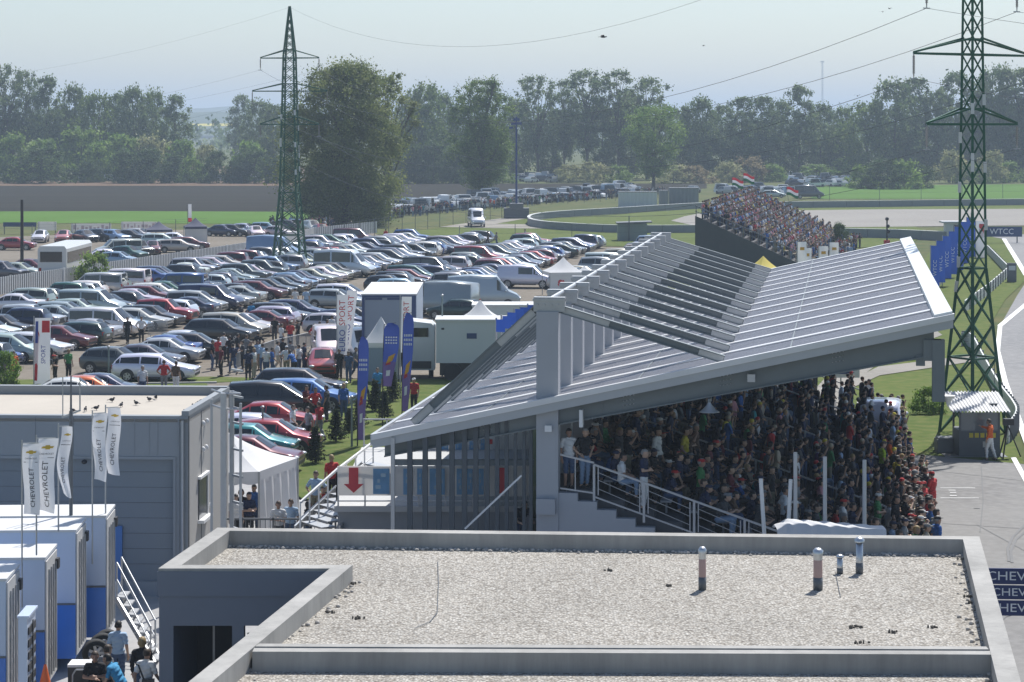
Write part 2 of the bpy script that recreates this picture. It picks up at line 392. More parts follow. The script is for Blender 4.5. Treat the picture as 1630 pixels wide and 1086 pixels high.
def ring(mb, out, inn, z0, z1, mi=0, skip=()):
    n = len(out)
    for i in range(n):
        if i in skip: continue
        j = (i+1) % n
        mb.prism([out[i], out[j], inn[j], inn[i]], z0, z1, mi)
mb = MB(); ring(mb, outer, inner, ZR-.62, ZR); mb.build('parapet', M_PARA, pb)
# roof split by the party wall
s0 = A['sl']; s1 = A['sr']; sd = (s1-s0).normalized(); 
def on_line(p, d, q):       # where the party wall line meets the inner parapet line p + d
    den = sd.x*d.y-sd.y*d.x; t = ((p.x-s0.x)*d.y-(p.y-s0.y)*d.x)/den
    return s0+sd*t
pl = on_line(inner[3], dL, None); pr = on_line(inner[4], dR, None)
ztop = ZR-.40
mb = MB()
nn = 90; 
mb.poly([(p.x,p.y,ztop) for p in inner][::-1]); mb.build('pebble_roof', M_PEB, pb)
# loose stones heaped along the parapets
rs = random.Random(5); mb = MB()
for a, b2_, nst in ((inner[5],inner[0],420),(inner[4],inner[5],150),(inner[2],inner[3],90),(pl,pr,300)):
    for k in range(nst):
        t = rs.random(); p = a.lerp(b2_, t); d = (b2_-a).normalized(); nrm = Vector((d.y,-d.x,0))
        c = sum(inner, Vector())/len(inner); 
        if (c-p).dot(nrm) < 0: nrm = -nrm
        q = p+nrm*abs(rs.gauss(0,.13)); r = rs.uniform(.03,.07)
        mb.ell((q.x,q.y,ztop+r*.35), (r,r*.8,r*.6), 5, 3)
so_ = mb.build('loose_stones', pm('loose_stone',(.46,.43,.39),.9,var=.3,scale=9), pb); so_['kind'] = 'stuff'
mb = MB(); pn = Vector((-sd.y, sd.x, 0))
if pn.y < 0: pn = -pn
e0 = A['sl']+sd*.45; e1 = A['sr']-sd*.42
mb.prism([e0-pn*.28, e1-pn*.28, e1+pn*.02, e0+pn*.02], ZR-.62, ZR-.01)
mb.prism([e0+pn*.16, e1+pn*.16, e1+pn*.40, e0+pn*.40], ZR-.62, ZR-.012)
mb.build('party_wall', M_PARA, pb)
mb = MB(); f0 = A['sl']+sd*.1; f1 = A['sr']-sd*.1
mb.prism([f0+pn*.03, f1+pn*.03, f1+pn*.15, f0+pn*.15], ZR-.2, ZR-.05); mb.build('roof_joint_flashing', M_STEELD, pb)
# outer walls
wi = inset_poly(outer, .3); wo = inset_poly(outer, .012)
mb = MB(); ring(mb, wo, wi, 0.02, ZR-.62, skip=(1,5)); mb.build('wall', M_RENDER, pb)
b0, b1 = wo[5], wo[0]; j0, j1 = wi[5], wi[0]
lp = lambda p, q, t: p+(q-p)*t
mb = MB(); mb.prism([b0, lp(b0,b1,.90), lp(j0,j1,.90), j0], .02, ZR-.62); mb.prism([lp(b0,b1,.985), b1, j1, lp(j0,j1,.985)], .02, ZR-.62); mb.prism([lp(b0,b1,.90), lp(b0,b1,.985), lp(j0,j1,.985), lp(j0,j1,.90)], 2.75, ZR-.62); mb.build('wall', M_RENDER, pb)
mb = MB(); ring(mb, inset_poly(outer, -.018), inset_poly(outer, -.001), ZR-.64, ZR-.07); mb.build('wall_face', M_RENDER, pb)
mb = MB(); zl = 2.68; a, b2_ = wo[1], wo[2]; d = (b2_-a).normalized(); nrm = Vector((-d.y,d.x,0))
def seg(t0, t1, z0, z1, mi=0, off=0., th=.3):
    p, q = a+d*t0, a+d*t1; mb.prism([p+nrm*off, q+nrm*off, q+nrm*(off+th), p+nrm*(off+th)], z0, z1, mi)
Lw = (b2_-a).length
seg(0, Lw, zl, ZR-.62); seg(0, .33, .02, zl); seg(1.68, 1.95, .02, zl); seg(Lw-.3, Lw, .02, zl)
mb.build('wall', M_RENDER, pb)
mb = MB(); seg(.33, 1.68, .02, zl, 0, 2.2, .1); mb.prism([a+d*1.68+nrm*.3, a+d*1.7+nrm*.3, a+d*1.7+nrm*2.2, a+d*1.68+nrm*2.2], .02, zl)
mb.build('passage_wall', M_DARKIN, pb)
mb = MB(); seg(.95, 1.0, 1.2, 2.2, 0, 2.15, .03); mb.build('door_handle', M_STEEL, pb)
mb = MB()
for z in (1.15, 2.35): seg(1.97, 3.2, z, z+.05, 0, .5, .05)
for k in range(9): seg(2.0+k*.14, 2.025+k*.14, .1, 2.35, 0, .51, .03)
mb.build('security_grille', M_STEELD, pb)
# roof vents, a drain box, lightning wire and rubbish
def vent(x, y, h, r, label, red, cap):
    p = gp(x, y, ztop); t = thing('roof_vent', label, 'roof vent', p, 0, 'vent pipes on the pebble roof')
    MB().lathe([(0,0),(r,0),(r,h*.3),(r*.96,h*.3)], n=14).build('base', M_STEELD, t)
    MB().lathe([(r*.94,h*.30),(r*.94,h*.72 if red else h*.86),(0,h*.86)], n=14).build('pipe', M_REDP if red else M_ALU, t)
    if red: MB().lathe([(r*.95,h*.72),(r*.95,h*.88)], n=14).build('collar', M_ALU, t)
    MB().lathe([(r*cap,h*.86),(r*cap,h*.93),(r*.6,h),(0,h)], n=14).build('cap', M_ALU, t)
vent(1118, 939, .98, .09, 'slim roof vent with a pale pinkish pipe standing alone on the pebbles', True, 1.1)
vent(1302, 939, .95, .11, 'roof vent with a strong red section on the pebble roof', True, 1.15)
vent(1337, 913, .45, .075, 'short grey roof vent between the two taller pipes', False, 1.25)
vent(1368, 913, .86, .09, 'pale grey roof vent with a wide metal cap near the far parapet', False, 1.35)
p = gp(941, 868, ztop); tag(MB().box(0,0,.14,.38,.12,.2).box(0,-.07,.14,.1,.04,.07).build('junction_box', M_WHITE, loc=p), 'small white junction box against the far parapet of the pebble roof', 'junction box')
def rpath(pts, r, name, label, cat, m, z=ztop+.03):
    tag(MB().path([gp(x,y,z) for x,y in pts], r).build(name, m), label, cat)
rpath([(697,893),(698,930),(696,975),(684,990),(660,1000)], .008, 'lightning_wire', 'thin dark lightning wire lying across the middle of the pebble roof', 'wire', M_STEELD)
rpath([(1330,912),(1338,950)], .007, 'lightning_wire', 'short dark wire running from the short grey vent over the pebbles', 'wire', M_STEELD)
M_RUB = pm('dark_debris', (.13,.115,.095), .9)
for k,(x,y,sz,lab) in enumerate(((970,909,.22,'dark clump of debris on the pebbles just beyond the middle of the roof'),(560,931,.26,'dark clump of moss by the inner corner of the roof'),(524,976,.2,'small dark rag on the pebbles by the lit side parapet'),(570,985,.28,'dark debris in front of the rag by the side parapet'),(1063,934,.2,'brownish debris beside the slim pinkish vent'),(1360,1000,.28,'flat dark debris on the near part of the pebble roof'),(1422,1008,.2,'round dark debris on the near part of the pebble roof'),(1486,1000,.26,'brown debris on the pebbles towards the track side parapet'),(1530,892,.2,'dark debris tucked in the far track side corner'),(1543,951,.2,'dark moss clump halfway along the track side parapet'),(1544,961,.16,'smaller dark moss clump along the track side parapet'),(1368,1025,.24,'dark debris against the roof joint'))):
    p = gp(x,y,ztop); mb = MB(); q = random.Random(k); sz *= .62
    for i in range(7): mb.ell((q.gauss(0,sz*.4), q.gauss(0,sz*.25), .015+q.random()*.02), (sz*q.uniform(.1,.28), sz*q.uniform(.08,.2), q.uniform(.02,.05)), 6, 4)
    tag(mb.build('roof_debris', M_RUB, loc=p), lab, 'debris')

# ------------------------------------------------------------------ service shed, flat roofed
ZS = 5.5
c_f = Vector(gp(299,661,ZS)); c_b = Vector(gp(364,622,ZS)); dB = (c_b-c_f); dB.z = 0
l_f = Vector((-22.5, c_f.y+.6, ZS)); l_b = l_f+dB
M_SHED = pm('shed_cladding', (.25,.27,.285), .6, var=.06, scale=.8)
M_SHEDR = pm('shed_side_panels', (.40,.385,.36), .7, var=.08, scale=.7)
M_SHEDROOF = pm('screed_roof', (.44,.40,.34), .9, var=.14, scale=.6)
M_DOORG = pm('roller_door_grey', (.185,.21,.23), .6, var=.05, scale=.7)
sh = thing('service_shed', 'large blue grey shed with a recessed roller door and pale flat roof', 'shed')
mb = MB(); fr = [l_f, c_f, c_f+dB.normalized()*.35, l_f+dB.normalized()*.35]
dF = (l_f-c_f).normalized(); nF = Vector((dF.y,-dF.x,0)); 
if nF.y > 0: nF = -nF
def fpt(t, o=0.): return c_f+dF*t-nF*o
def fseg(mb, t0, t1, z0, z1, o=0., th=.3, mi=0): mb.prism([fpt(t0,o), fpt(t1,o), fpt(t1,o+th), fpt(t0,o+th)], z0, z1, mi)
LF = (l_f-c_f).length
fseg(mb, 0, LF, 4.25, ZS-.03); fseg(mb, 0, .42, .02, 4.25); fseg(mb, .42, LF, .02, .5, .06)
mb.build('front_wall', M_SHED, sh)
mb = MB(); fseg(mb, .42, LF, .5, 4.25, .16, .1)
mb.build('roller_door', M_DOORG, sh)
mb = MB(); fseg(mb, .36, LF, 4.17, 4.25, -.03, .06); fseg(mb, .36, .44, .5, 4.17, -.03, .06); fseg(mb, .26, .30, .05, 5.4, -.02, .05)
for t in (.9, 1.15, 1.6): fseg(mb, t, t+.02, 4.3, 5.4, -.015, .03)
mb.build('door_frame', M_SHED, sh)
mb = MB()
for k in range(7): fseg(mb, .46, LF, 1.0+k*.46, 1.012+k*.46, .150, .02)
mb.build('door_seam', M_STEELD, sh)
mb = MB()
for k in range(9): fseg(mb, 2.3+k*1.15, 2.312+k*1.15, 4.27, 5.42, -.008, .02)
mb.build('panel_seam', M_STEELD, sh)
mb = MB(); p_ = fpt(.14, -.09); mb.tube((p_.x,p_.y,.1),(p_.x,p_.y,5.35),.05,None,8); mb.build('downpipe', M_STEEL, sh)
mb = MB(); p_ = fpt(3.1, -.12); mb.ell((p_.x,p_.y,4.1),(.09,.12,.07),8,5); mb.build('door_lamp', M_BLACK, sh)
mb = MB(); dn = dB.normalized(); sx = Vector((dn.y,-dn.x,0))
if sx.x < 0: sx = -sx
LB = dB.length
def sseg(mb, t0, t1, z0, z1, o=0., th=.25, mi=0):
    p, q = c_f+dn*t0, c_f+dn*t1; mb.prism([p+sx*o, q+sx*o, q+sx*(o-th), p+sx*(o-th)], z0, z1, mi)
sseg(mb, .02, LB, .02, ZS-.02); mb.build('side_wall', M_SHEDR, sh)
mb = MB()
for t in (1.9, 3.4): sseg(mb, t, t+.05, .1, ZS-.1, .015, .03)
sseg(mb, .05, .16, .05, ZS-.05, .02, .05); mb.build('panel_joint', M_STEELD, sh)
mb = MB(); sseg(mb, 1.5, 2.7, 2.1, 3.35, .03, .06); wn = mb.build('window', pm('dark_glass', (.02,.025,.03), .12, spec=.6), sh)
mb = MB(); sseg(mb, 1.42, 2.78, 2.0, 2.1, .2, .24); mb.build('sill', M_WHITE, wn)
mb = MB(); sseg(mb, 1.42, 2.78, 3.35, 3.43, .1, .14); sseg(mb, 2.7, 2.78, 2.1, 3.35, .06, .09); mb.build('window_frame', M_WHITE, wn)
mb = MB()
for t,z in ((1.95,5.0),(2.5,5.0),(1.95,4.2),(2.4,4.2),(3.0,2.3)):
    p = c_f+dn*t+sx*.06; mb.ell((p.x,p.y,z), (.07,.07,.09), 8, 5)
mb.build('wall_lamp', M_WHITE, sh)
mb = MB(); mb.prism([l_f, c_f, c_b, l_b], ZS-.22, ZS-.12, 0); mb.build('roof', M_SHEDROOF, sh)
mb = MB(); q = c_b-dn*.3; ql = l_b-dn*.3
mb.prism([ql, q, c_b, l_b], ZS-.12, ZS+.16); sseg(mb, 0, LB, ZS-.02, ZS+.12, .03, .22)
mb.build('parapet', M_SHED, sh)
dpos = fpt(2.02, 0); mb = MB(); fseg(mb, 2.0, 2.6, .5, 2.15, .05, .1)
fseg(mb, 2.0, 2.6, .02, .5, -.02, .05, 1); tag(mb.build('door_panel', [pm('blue_panel', (.06,.17,.42), .5, var=.1, scale=1), M_WHITE]), 'tall blue panel standing against the shed beside the truck', 'panel')
# pigeons along the roof edge
M_BIRD = pm('dark_feathers', (.04,.042,.05), .8)
k = 0
for x, y, lab in ((178,640,'pigeon pair-mate higher on the roof beside the back parapet'),(193,648,'pigeon on the pale shed roof, second from the flag'),(217,645,'pigeon alone midway on the pale shed roof'),(238,639,'pigeon near the back of the pale shed roof'),(248,636,'pigeon closest to the back parapet of the shed'),(153,653,'pigeon by the roof edge behind the white flags'),(136,655,'pigeon by the roof edge beside the mast'),(116,657,'pigeon on the roof edge touching the mast'),(309,650,'pigeon in the corner row by the side wall'),(316,645,'middle pigeon of the corner row by the side wall'),(321,642,'rearmost pigeon of the corner row by the side wall'),(293,660,'pigeon on the very corner of the shed roof'),(300,660,'pigeon beside the one on the very corner')):
    p = gp(x, y, ZS-.11); mb = MB(); mb.ell((0,0,.08), (.085,.05,.05), 8, 5); mb.ell((.07,0,.13), (.03,.027,.03), 6, 4); mb.bar((-.06,0,.08),(-.15,0,.06),.05,.015); mb.bar((.09,0,.13),(.115,0,.125),.01)
    mb.tube((.01,.03,.05),(.01,.03,0),.008,n=4); mb.tube((.01,-.03,.05),(.01,-.03,0),.008,n=4)
    tag(mb.build('pigeon', M_BIRD, loc=p, rz=k*1.3), lab, 'pigeon', 'pigeons on the shed roof'); k += 1
# steel access ladder tower beside the shed
def lad():
    P = [Vector(gp(x, 985, 0)) for x in (350,375)]
    t = thing('ladder_tower', 'galvanised steel access ladder tower standing beside the shed', 'ladder', (0,0,0))
    mb = MB(); zt = 6.3; D = 66.5
    px = lambda x, dd=0: Vector(((x-CX)/F*(D+dd), D+dd, 0))
    for x, dd, wd in ((356,0,.2),(369,.5,.16),(383,.0,.09),(337,1.0,.09)):
        p = px(x,dd); mb.bar(p+Vector((0,0,.05)), p+Vector((0,0,zt if wd > .1 else zt-.3)), wd, wd*.8)
    mb.build('post', M_STEEL, t)
    mb = MB()
    for k in range(9):
        z = .7+k*.78; mb.bar(px(369,.5)+Vector((0,0,z)), px(386,0)+Vector((0,0,z)), .07,.06)
    mb.build('rung', M_STEEL, t)
    mb = MB()
    for z in (zt, zt-.45): 
        a_ = [px(337,1.0), px(356,0), px(383,0), px(369,.5)]
        for i in range(3): mb.tube(a_[i]+Vector((0,0,z-.02)), a_[i+1]+Vector((0,0,z-.02)), .03)
    mb.build('cage_hoop', M_STEEL, t)
lad()
# roof mast with bracket on the trailers' side
D_ = 60.6
m0 = pd(113, 868, D_); mt = thing('aerial_mast', 'tall slim aerial mast with a cross bracket rising from a truck roof', 'mast', m0)
MB().tube((0,0,0),(0,0,3.6),.05,.05).tube((0,0,3.6),(0,0,4.55),.03,.02).build('pole', M_STEELD, mt)
MB().bar((-.24,0,3.42),(.26,0,3.62),.05).build('bracket', M_STEEL, mt)
MB().tube((-.22,0,3.4),(-.22,0,4.5),.015).tube((.24,0,3.6),(.24,0,4.5),.02).build('whip_aerial', M_STEEL, mt)
MB().box(-.55,-.2,-.04,1.5,.6,.08).box(.1,0,-.02,.5,.5,.1).build('foot_plate', M_STEELD, mt)
# ------------------------------------------------------------------ covered grandstand
GA = math.atan(.1486)
GO = Vector((1.0, 65.5, 0))
GX = Vector((math.cos(GA), -math.sin(GA), 0)); GY = Vector((math.sin(GA), math.cos(GA), 0))
def gl(x, y, z=0): return GO+GX*x+GY*y+Vector((0,0,z))
gs = thing('grandstand', 'long covered grandstand with a cable braced corrugated metal roof full of spectators', 'grandstand', GO, -GA)
def rz_(x): return 5.02+.2246*(x+5.1)
XL, XR, YL = -5.1, 11.55, 43.0
M_SHEET = pm('roof_sheet', (.395,.39,.405), .42, .25, var=.14, scale=1.1, stretch=(.18,2.2,1), spec=.5)
M_RIB = pm('roof_rib_white', (.66,.66,.66), .4, .1, var=.08, scale=1.5)
M_FASC = pm('fascia_metal', (.40,.42,.44), .45, .25, var=.08, scale=1.2)
M_FRAME = pm('frame_grey', (.16,.185,.195), .5, .15, var=.12, scale=1.2)
M_MAST = pm('mast_grey', (.36,.375,.40), .55, .1, var=.06, scale=1.0)
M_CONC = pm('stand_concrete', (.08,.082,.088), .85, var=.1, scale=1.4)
M_GALV = pm('rail_galvanised', (.45,.46,.47), .45, .5, var=.1, scale=3)
PITCH = 3.05
# sheet: fine trapezoid ribs run down the slope
mb = MB(); prof = []
nb = 14
def zadd(y):
    t = (y % .30)/.30
    return .0 if t < .55 else (.03 if .62 < t < .93 else .015)
ys = []
y = 0.
while y < YL:
    ys += [y, y+.165, y+.19, y+.275]; y += .30
vs = []; fs = []
for i, yy in enumerate(ys):
    dz = .0 if i % 4 < 2 else .035
    vs += [(XL, yy, rz_(XL)+dz), (XR-.5, yy, rz_(XR-.5)+dz)]
for i in range(len(ys)-1): fs.append((2*i, 2*i+1, 2*i+3, 2*i+2))
mb.add(vs, fs); 
roof = mb.build('roof', M_SHEET, gs)
MB().quad((XL,0,rz_(XL)-.06),(XL,YL,rz_(XL)-.06),(XR-.5,YL,rz_(XR-.5)-.06),(XR-.5,0,rz_(XR-.5)-.06)).build('underside', pm('roof_underside_dimmer',(.07,.075,.08),.7), roof)  # dark sheet added to cut bounced light and deepen shade on the crowd
for k in range(15):
    yy = .02+k*PITCH if k else .16
    mb = MB(); mb.prof([(XL+.02,rz_(XL)+.036),(XR-.52,rz_(XR-.5)+.036),(XR-.52,rz_(XR-.5)+.07),(XL+.02,rz_(XL)+.07)], yy-.19, yy+.19)
    mb.build('rib', M_RIB, roof)
for xx in (-1.9, 2.6, 7.0):
    MB().prof([(xx-.02,rz_(xx)+.034),(xx+.02,rz_(xx)+.042),(xx+.02,rz_(xx)+.052),(xx-.02,rz_(xx)+.046)][::-1], .2, YL-.2).build('lap_joint', M_FRAME, roof)
MB().prof([(XR-.5,rz_(XR-.5)-.1),(XR,rz_(XR)-.1),(XR,rz_(XR)+.17),(XR-.5,rz_(XR-.5)+.17)], 0.01, YL).build('eave_flashing', pm('eave_white', (.70,.72,.70), .4, var=.04), roof)
MB().prof([(XL-.02,rz_(XL)-.30),(XR+.02,rz_(XR)-.30),(XR+.02,rz_(XR)-.06),(XL-.02,rz_(XL)-.06)], -.1, .0).build('fascia', M_FASC, roof)
MB().prof([(XL-.05,rz_(XL)-.06),(XR+.05,rz_(XR)-.06),(XR+.05,rz_(XR)+.11),(XL-.05,rz_(XL)+.11)], -.15, .10).build('edge_flashing', M_RIB, roof)
MB().b2(XL-.1,-.05,rz_(XL)-.2,XL,YL,rz_(XL)+.1).build('gutter', M_FASC, roof)
# frames
posts_y = [.4+PITCH*i for i in range(14)]
for i, yy in enumerate(posts_y):
    zt = 8.75
    mast = MB().b2(-.32,yy-.25,.02,.32,yy+.25,zt).build('mast', M_MAST, gs)
    mb = MB(); mb.b2(-.42,yy-.13,zt,.5,yy+.13,zt+.42); mb.b2(-.44,yy-.16,zt+.30,.5,yy+.16,zt+.38)
    for q in range(4): mb.tube((-.3+q*.2,yy-.17,zt+.2),(-.3+q*.2,yy+.17,zt+.2),.035,n=6)
    mb.build('head_plate', M_STEEL, mast)
    # stay beams, I sections
    def ibeam(p0, p1, h, wd, name):
        p0, p1 = Vector(p0), Vector(p1); d = (p1-p0).normalized(); nrm = Vector((-d.z,0,d.x))
        if nrm.z < 0: nrm = -nrm
        m1 = MB(); m1.bar(p0,p1,.05,h); m1.bar(p0+nrm*h/2,p1+nrm*h/2,wd,.03); m1.bar(p0-nrm*h/2,p1-nrm*h/2,wd,.03)
        b = m1.build(name, M_FRAME, gs)
        e = p1-d*.75; MB().bar(e, p1-d*.02, .13, h*.92).build('end_plate', M_STEEL, b); MB().bar(p0+d*.1, p0+d*1.5, .13, h*.92).build('end_plate', M_STEEL, b)
    ibeam((.35,yy,zt+.08),(5.1,yy,rz_(5.1)+.12),.20,.22,'stay_beam')
    ibeam((-.35,yy,zt+.05),(-4.0,yy,rz_(-4.0)+.15),.24,.22,'stay_beam')
    # girder under the roof
    if i in (0,13) or i % 2 == 0:
        mb = MB(); x0, x1 = XL+.25, XR-.5
        mb.prof([(x0,rz_(x0)-.62),(x1,rz_(x1)-.98),(x1,rz_(x1)-.10),(x0,rz_(x0)-.10)], yy-.05, yy+.05)
        mb.prof([(x0,rz_(x0)-.66),(x1,rz_(x1)-1.02),(x1,rz_(x1)-.98),(x0,rz_(x0)-.62)], yy-.16, yy+.16)
        g = mb.build('girder', M_FRAME, gs)
        if i == 0:
            mb = MB()
            for xx in (-2.0, 2.2, 5.0, 8.2):
                for a_ in range(4):
                    for b_ in range(3): mb.ell((xx+a_*.1, yy-.06, rz_(xx)-.35-b_*.13+a_*.02), (.02,.02,.02), 6, 4)
            mb.build('bolt', M_GALV, g)
            for xx in (-2.0, 1.6, 5.0): MB().b2(xx-.02,yy-.075,rz_(xx)-.85,xx+.02,yy-.05,rz_(xx)-.12).build('stiffener', M_FRAME, g)
mb = MB()
for zz in (8.98,): mb.tube((.05,.3,zz+.12),(.05,posts_y[-1]+.2,zz+.12),.07)
mb.build('ridge_tube', M_STEEL, gs)
mb = MB()
for xx in (-3.4, -1.4, 2.4, 4.6, 7.2, 9.6): mb.b2(xx-.06,.1,rz_(xx)-.32,xx+.06,YL-.1,rz_(xx)-.1)
mb.build('purlin', M_FRAME, gs)
# bracket and loudspeakers at the outer end of the near girder
MB().b2(10.75,.25,rz_(11)-1.15,11.25,.6,rz_(11)-.55).b2(11.0,.2,rz_(11)-2.3,11.35,.6,rz_(11)-.55).b2(10.55,.3,rz_(11)-1.3,10.8,.5,rz_(11)-1.0).build('end_bracket', M_FRAME, gs)
MB().lathe([(.02,0),(.05,.08),(.10,.2),(.2,.3),(.21,.31),(.17,.28),(0,.12)], (11.45,.4,rz_(11)-2.45), 14).build('horn_speaker', M_WHITE, gs)
sp = MB(); sp.lathe([(.03,.3),(.08,.2),(.22,.05),(.30,0),(.27,.02),(.05,.18)], (4.7,.1,rz_(4.7)-1.28), 18); sp.build('horn_speaker', M_GALV, gs)
MB().b2(4.66,.06,rz_(4.7)-1.0,4.74,.5,rz_(4.7)-.9).build('speaker_arm', M_FRAME, gs)
MB().box(.05,.02,rz_(0)-.78,.2,.1,.18).b2(.95,0,rz_(1)-.95,1.05,.2,rz_(1)-.45).build('floodlight', M_WHITE, gs)
MB().box(5.9,.12,rz_(5.9)-.55,.22,.2,.22).build('camera_housing', M_GALV, gs)
# terraces
NROW, TR, ZT0, ZST = 12, .84, 3.55, .285
def row_x(i): return .55+i*TR
def row_z(i): return ZT0-i*ZST
mb = MB()
for i in range(NROW):
    mb.b2(row_x(i)-.02, .55, .02, row_x(i)+TR-.02, 42.5, row_z(i)-.002*i)
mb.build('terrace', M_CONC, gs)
mb = MB(); pts = [(.32,.02),(.32,3.5)]; x = .32; z = 3.5
while z > .3:
    pts += [(x+.6,z),(x+.6,z-.21)] if False else []
    x += .56; pts += [(x,z)]; z -= .235; pts += [(x,z)]
pts += [(x,.02)]
mb.prof(pts[::-1], .2, .5); mb.build('end_wall', M_MAST, gs)
MB().b2(-.30,-.05,2.9,.25,.12,3.35).build('switch_box', M_MAST, gs)
mb = MB()
for i in range(NROW):
    for y0 in (1.6, 12.6, 23.6, 34.2):
        mb.b2(row_x(i)+.1, y0, row_z(i)+.36, row_x(i)+.42, y0+9.6, row_z(i)+.42)
        for q in range(7): mb.b2(row_x(i)+.22, y0+.3+q*1.5, row_z(i), row_x(i)+.28, y0+.36+q*1.5, row_z(i)+.36)
mb.build('bench', pm('bench_grey', (.3,.3,.31), .6), gs)
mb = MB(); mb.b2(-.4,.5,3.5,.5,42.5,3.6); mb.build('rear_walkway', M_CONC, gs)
def stair_rail(yy, x0, x1, name, hgt=1.05, sz=.055, full=True):
    mb = MB(); zf = lambda x: max(.25, ZT0-(x-.55)*ZST/TR)
    zs = [(x, zf(x)) for x in np.arange(x0, x1+.01, 1.45)]
    for (xa,za),(xb,zb) in zip(zs[:-1], zs[1:]):
        mb.bar((xa,yy,za+hgt),(xb,yy,zb+hgt),sz); mb.bar((xa,yy,za+.12),(xb,yy,zb+.12),sz*.8)
        if full:
            for q in (.35,.6,.82): mb.bar((xa+.12,yy,za+.0+q),(xb-.12,yy,zb+q-(.0)),.014)
            mb.bar((xa+.12,yy,za+.16),(xa+.12,yy,za+hgt-.08),.03); mb.bar((xb-.12,yy,zb+.18),(xb-.12,yy,zb+hgt-.04),.03)
    for x, z in zs: mb.bar((x,yy,z-.1),(x,yy,z+hgt),sz*1.25)
    mb.build(name, M_GALV, gs)
stair_rail(.32, 1.35, 10.6, 'stair_railing')
mb = MB(); mb.bar((.36,.32,4.6),(1.35,.32,4.38),.055); mb.bar((.36,.32,3.62),(1.35,.32,3.5),.045); mb.bar((.8,.32,3.55),(.8,.32,4.5),.03); mb.build('stair_railing', M_GALV, gs)
for yy in (11.9, 22.9, 33.6): stair_rail(yy, 1.2, 10.2, 'aisle_railing', 1.0, .05, False)
stair_rail(42.6, .6, 10.6, 'stair_railing', 1.1, .05)
# screen of tall fins below the low end of the roof
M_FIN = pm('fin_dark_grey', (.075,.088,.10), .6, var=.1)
fx = [625,652,676.5,698,719,739,757,775,791,806,820,834,845]; fw = [9,12,12,12,12,12,11,11,10,9,8,8,8]
Df = 66.0
for k, (x, ww) in enumerate(zip(fx, fw)):
    X, Y, _ = pd(x, 700, Df); v = Vector((X,Y,0))-GO; lx, ly = v.dot(GX), v.dot(GY)
    wd = ww*Df/F*.68
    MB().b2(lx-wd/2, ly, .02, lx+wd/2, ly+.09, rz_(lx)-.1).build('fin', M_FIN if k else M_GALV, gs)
a_ = Vector((*pd(625,735,Df)[:2],0))-GO; b_ = Vector((*pd(848,735,Df)[:2],0))-GO
zt = pd(0,738,Df)[2]; zu = pd(0,797,Df)[2]
MB().bar((a_.dot(GX),a_.dot(GY)+.25,zt),(b_.dot(GX),b_.dot(GY)+.25,zt),.1,.17).build('transom', M_FRAME, gs)
# stair down behind the fins
mb = MB(); p0 = Vector((*pd(740,842,65.2)[:2],0))-GO; p1 = Vector((*pd(830,757,65.2)[:2],0))-GO
mb.bar((p0.dot(GX),p0.dot(GY),pd(0,842,65.2)[2]),(p1.dot(GX),p1.dot(GY),pd(0,757,65.2)[2]),.05); mb.build('handrail', M_WHITE, gs)

# rear access deck with railings
DK = 71.0
zd = pd(0,806,DK)[2]
def wx(x, D): return (x-CX)*D/F
dk = thing('access_deck', 'raised grey walkway deck behind the grandstand with steel railings', 'walkway')
MB().b2(wx(532,DK), DK, zd-.18, wx(846,DK), DK+13, zd).build('slab', pm('deck_concrete', (.46,.46,.45), .85, var=.1), dk)
MB().b2(wx(536,DK), DK+.4, .009, wx(846,DK), DK+12.6, zd-.18).build('wall', pm('deck_wall', (.3,.315,.335), .8, var=.08, scale=1), dk)
mb = MB()
for D in (DK+.1, DK+12.5):
    for k in range(8):
        X = wx(538,DK)+k*(wx(846,DK)-wx(538,DK))/7.2; mb.bar((X,D,zd),(X,D,zd+1.1),.05)
    mb.bar((wx(536,DK),D,zd+1.1),(wx(846,DK),D,zd+1.1),.05); mb.bar((wx(536,DK),D,zd+.15),(wx(846,DK),D,zd+.15),.04)
mb.build('railing', M_GALV, dk)
# stair on its left with white handrails
mb = MB(); s_a = Vector(pd(478,800,DK+1)); s_b = Vector(pd(602,700,DK+9))
a_, b_ = Vector(pd(495,838,DK)), Vector(pd(598,735,DK+8))
nst = 12
for k in range(nst):
    p = a_.lerp(b_, k/nst); mb.box(p.x+.2, p.y+.3, max(.1,p.z), 1.3, .5, .06, R(-55))
mb.bar(a_+Vector((-.5,0,-.1)), b_+Vector((-.5,0,-.1)), .06, .25); mb.bar(a_+Vector((.9,0,-.1)), b_+Vector((.9,0,-.1)), .06, .25)
mb.build('stair', M_STEEL, dk)
mb = MB()
for p, q in (((478,800,DK),(536,748,DK+2)),((536,748,DK+2),(594,704,DK+8)),):
    P, Q = Vector(pd(*p)), Vector(pd(*q)); mb.bar(P, Q, .07)
    for t in np.linspace(0,1,5): 
        m_ = P.lerp(Q,t); mb.bar(m_, m_-Vector((0,0,1.0)), .05)
    mb.bar(P-Vector((0,0,.5)), Q-Vector((0,0,.5)), .03)
mb.build('handrail', M_WHITE, dk)
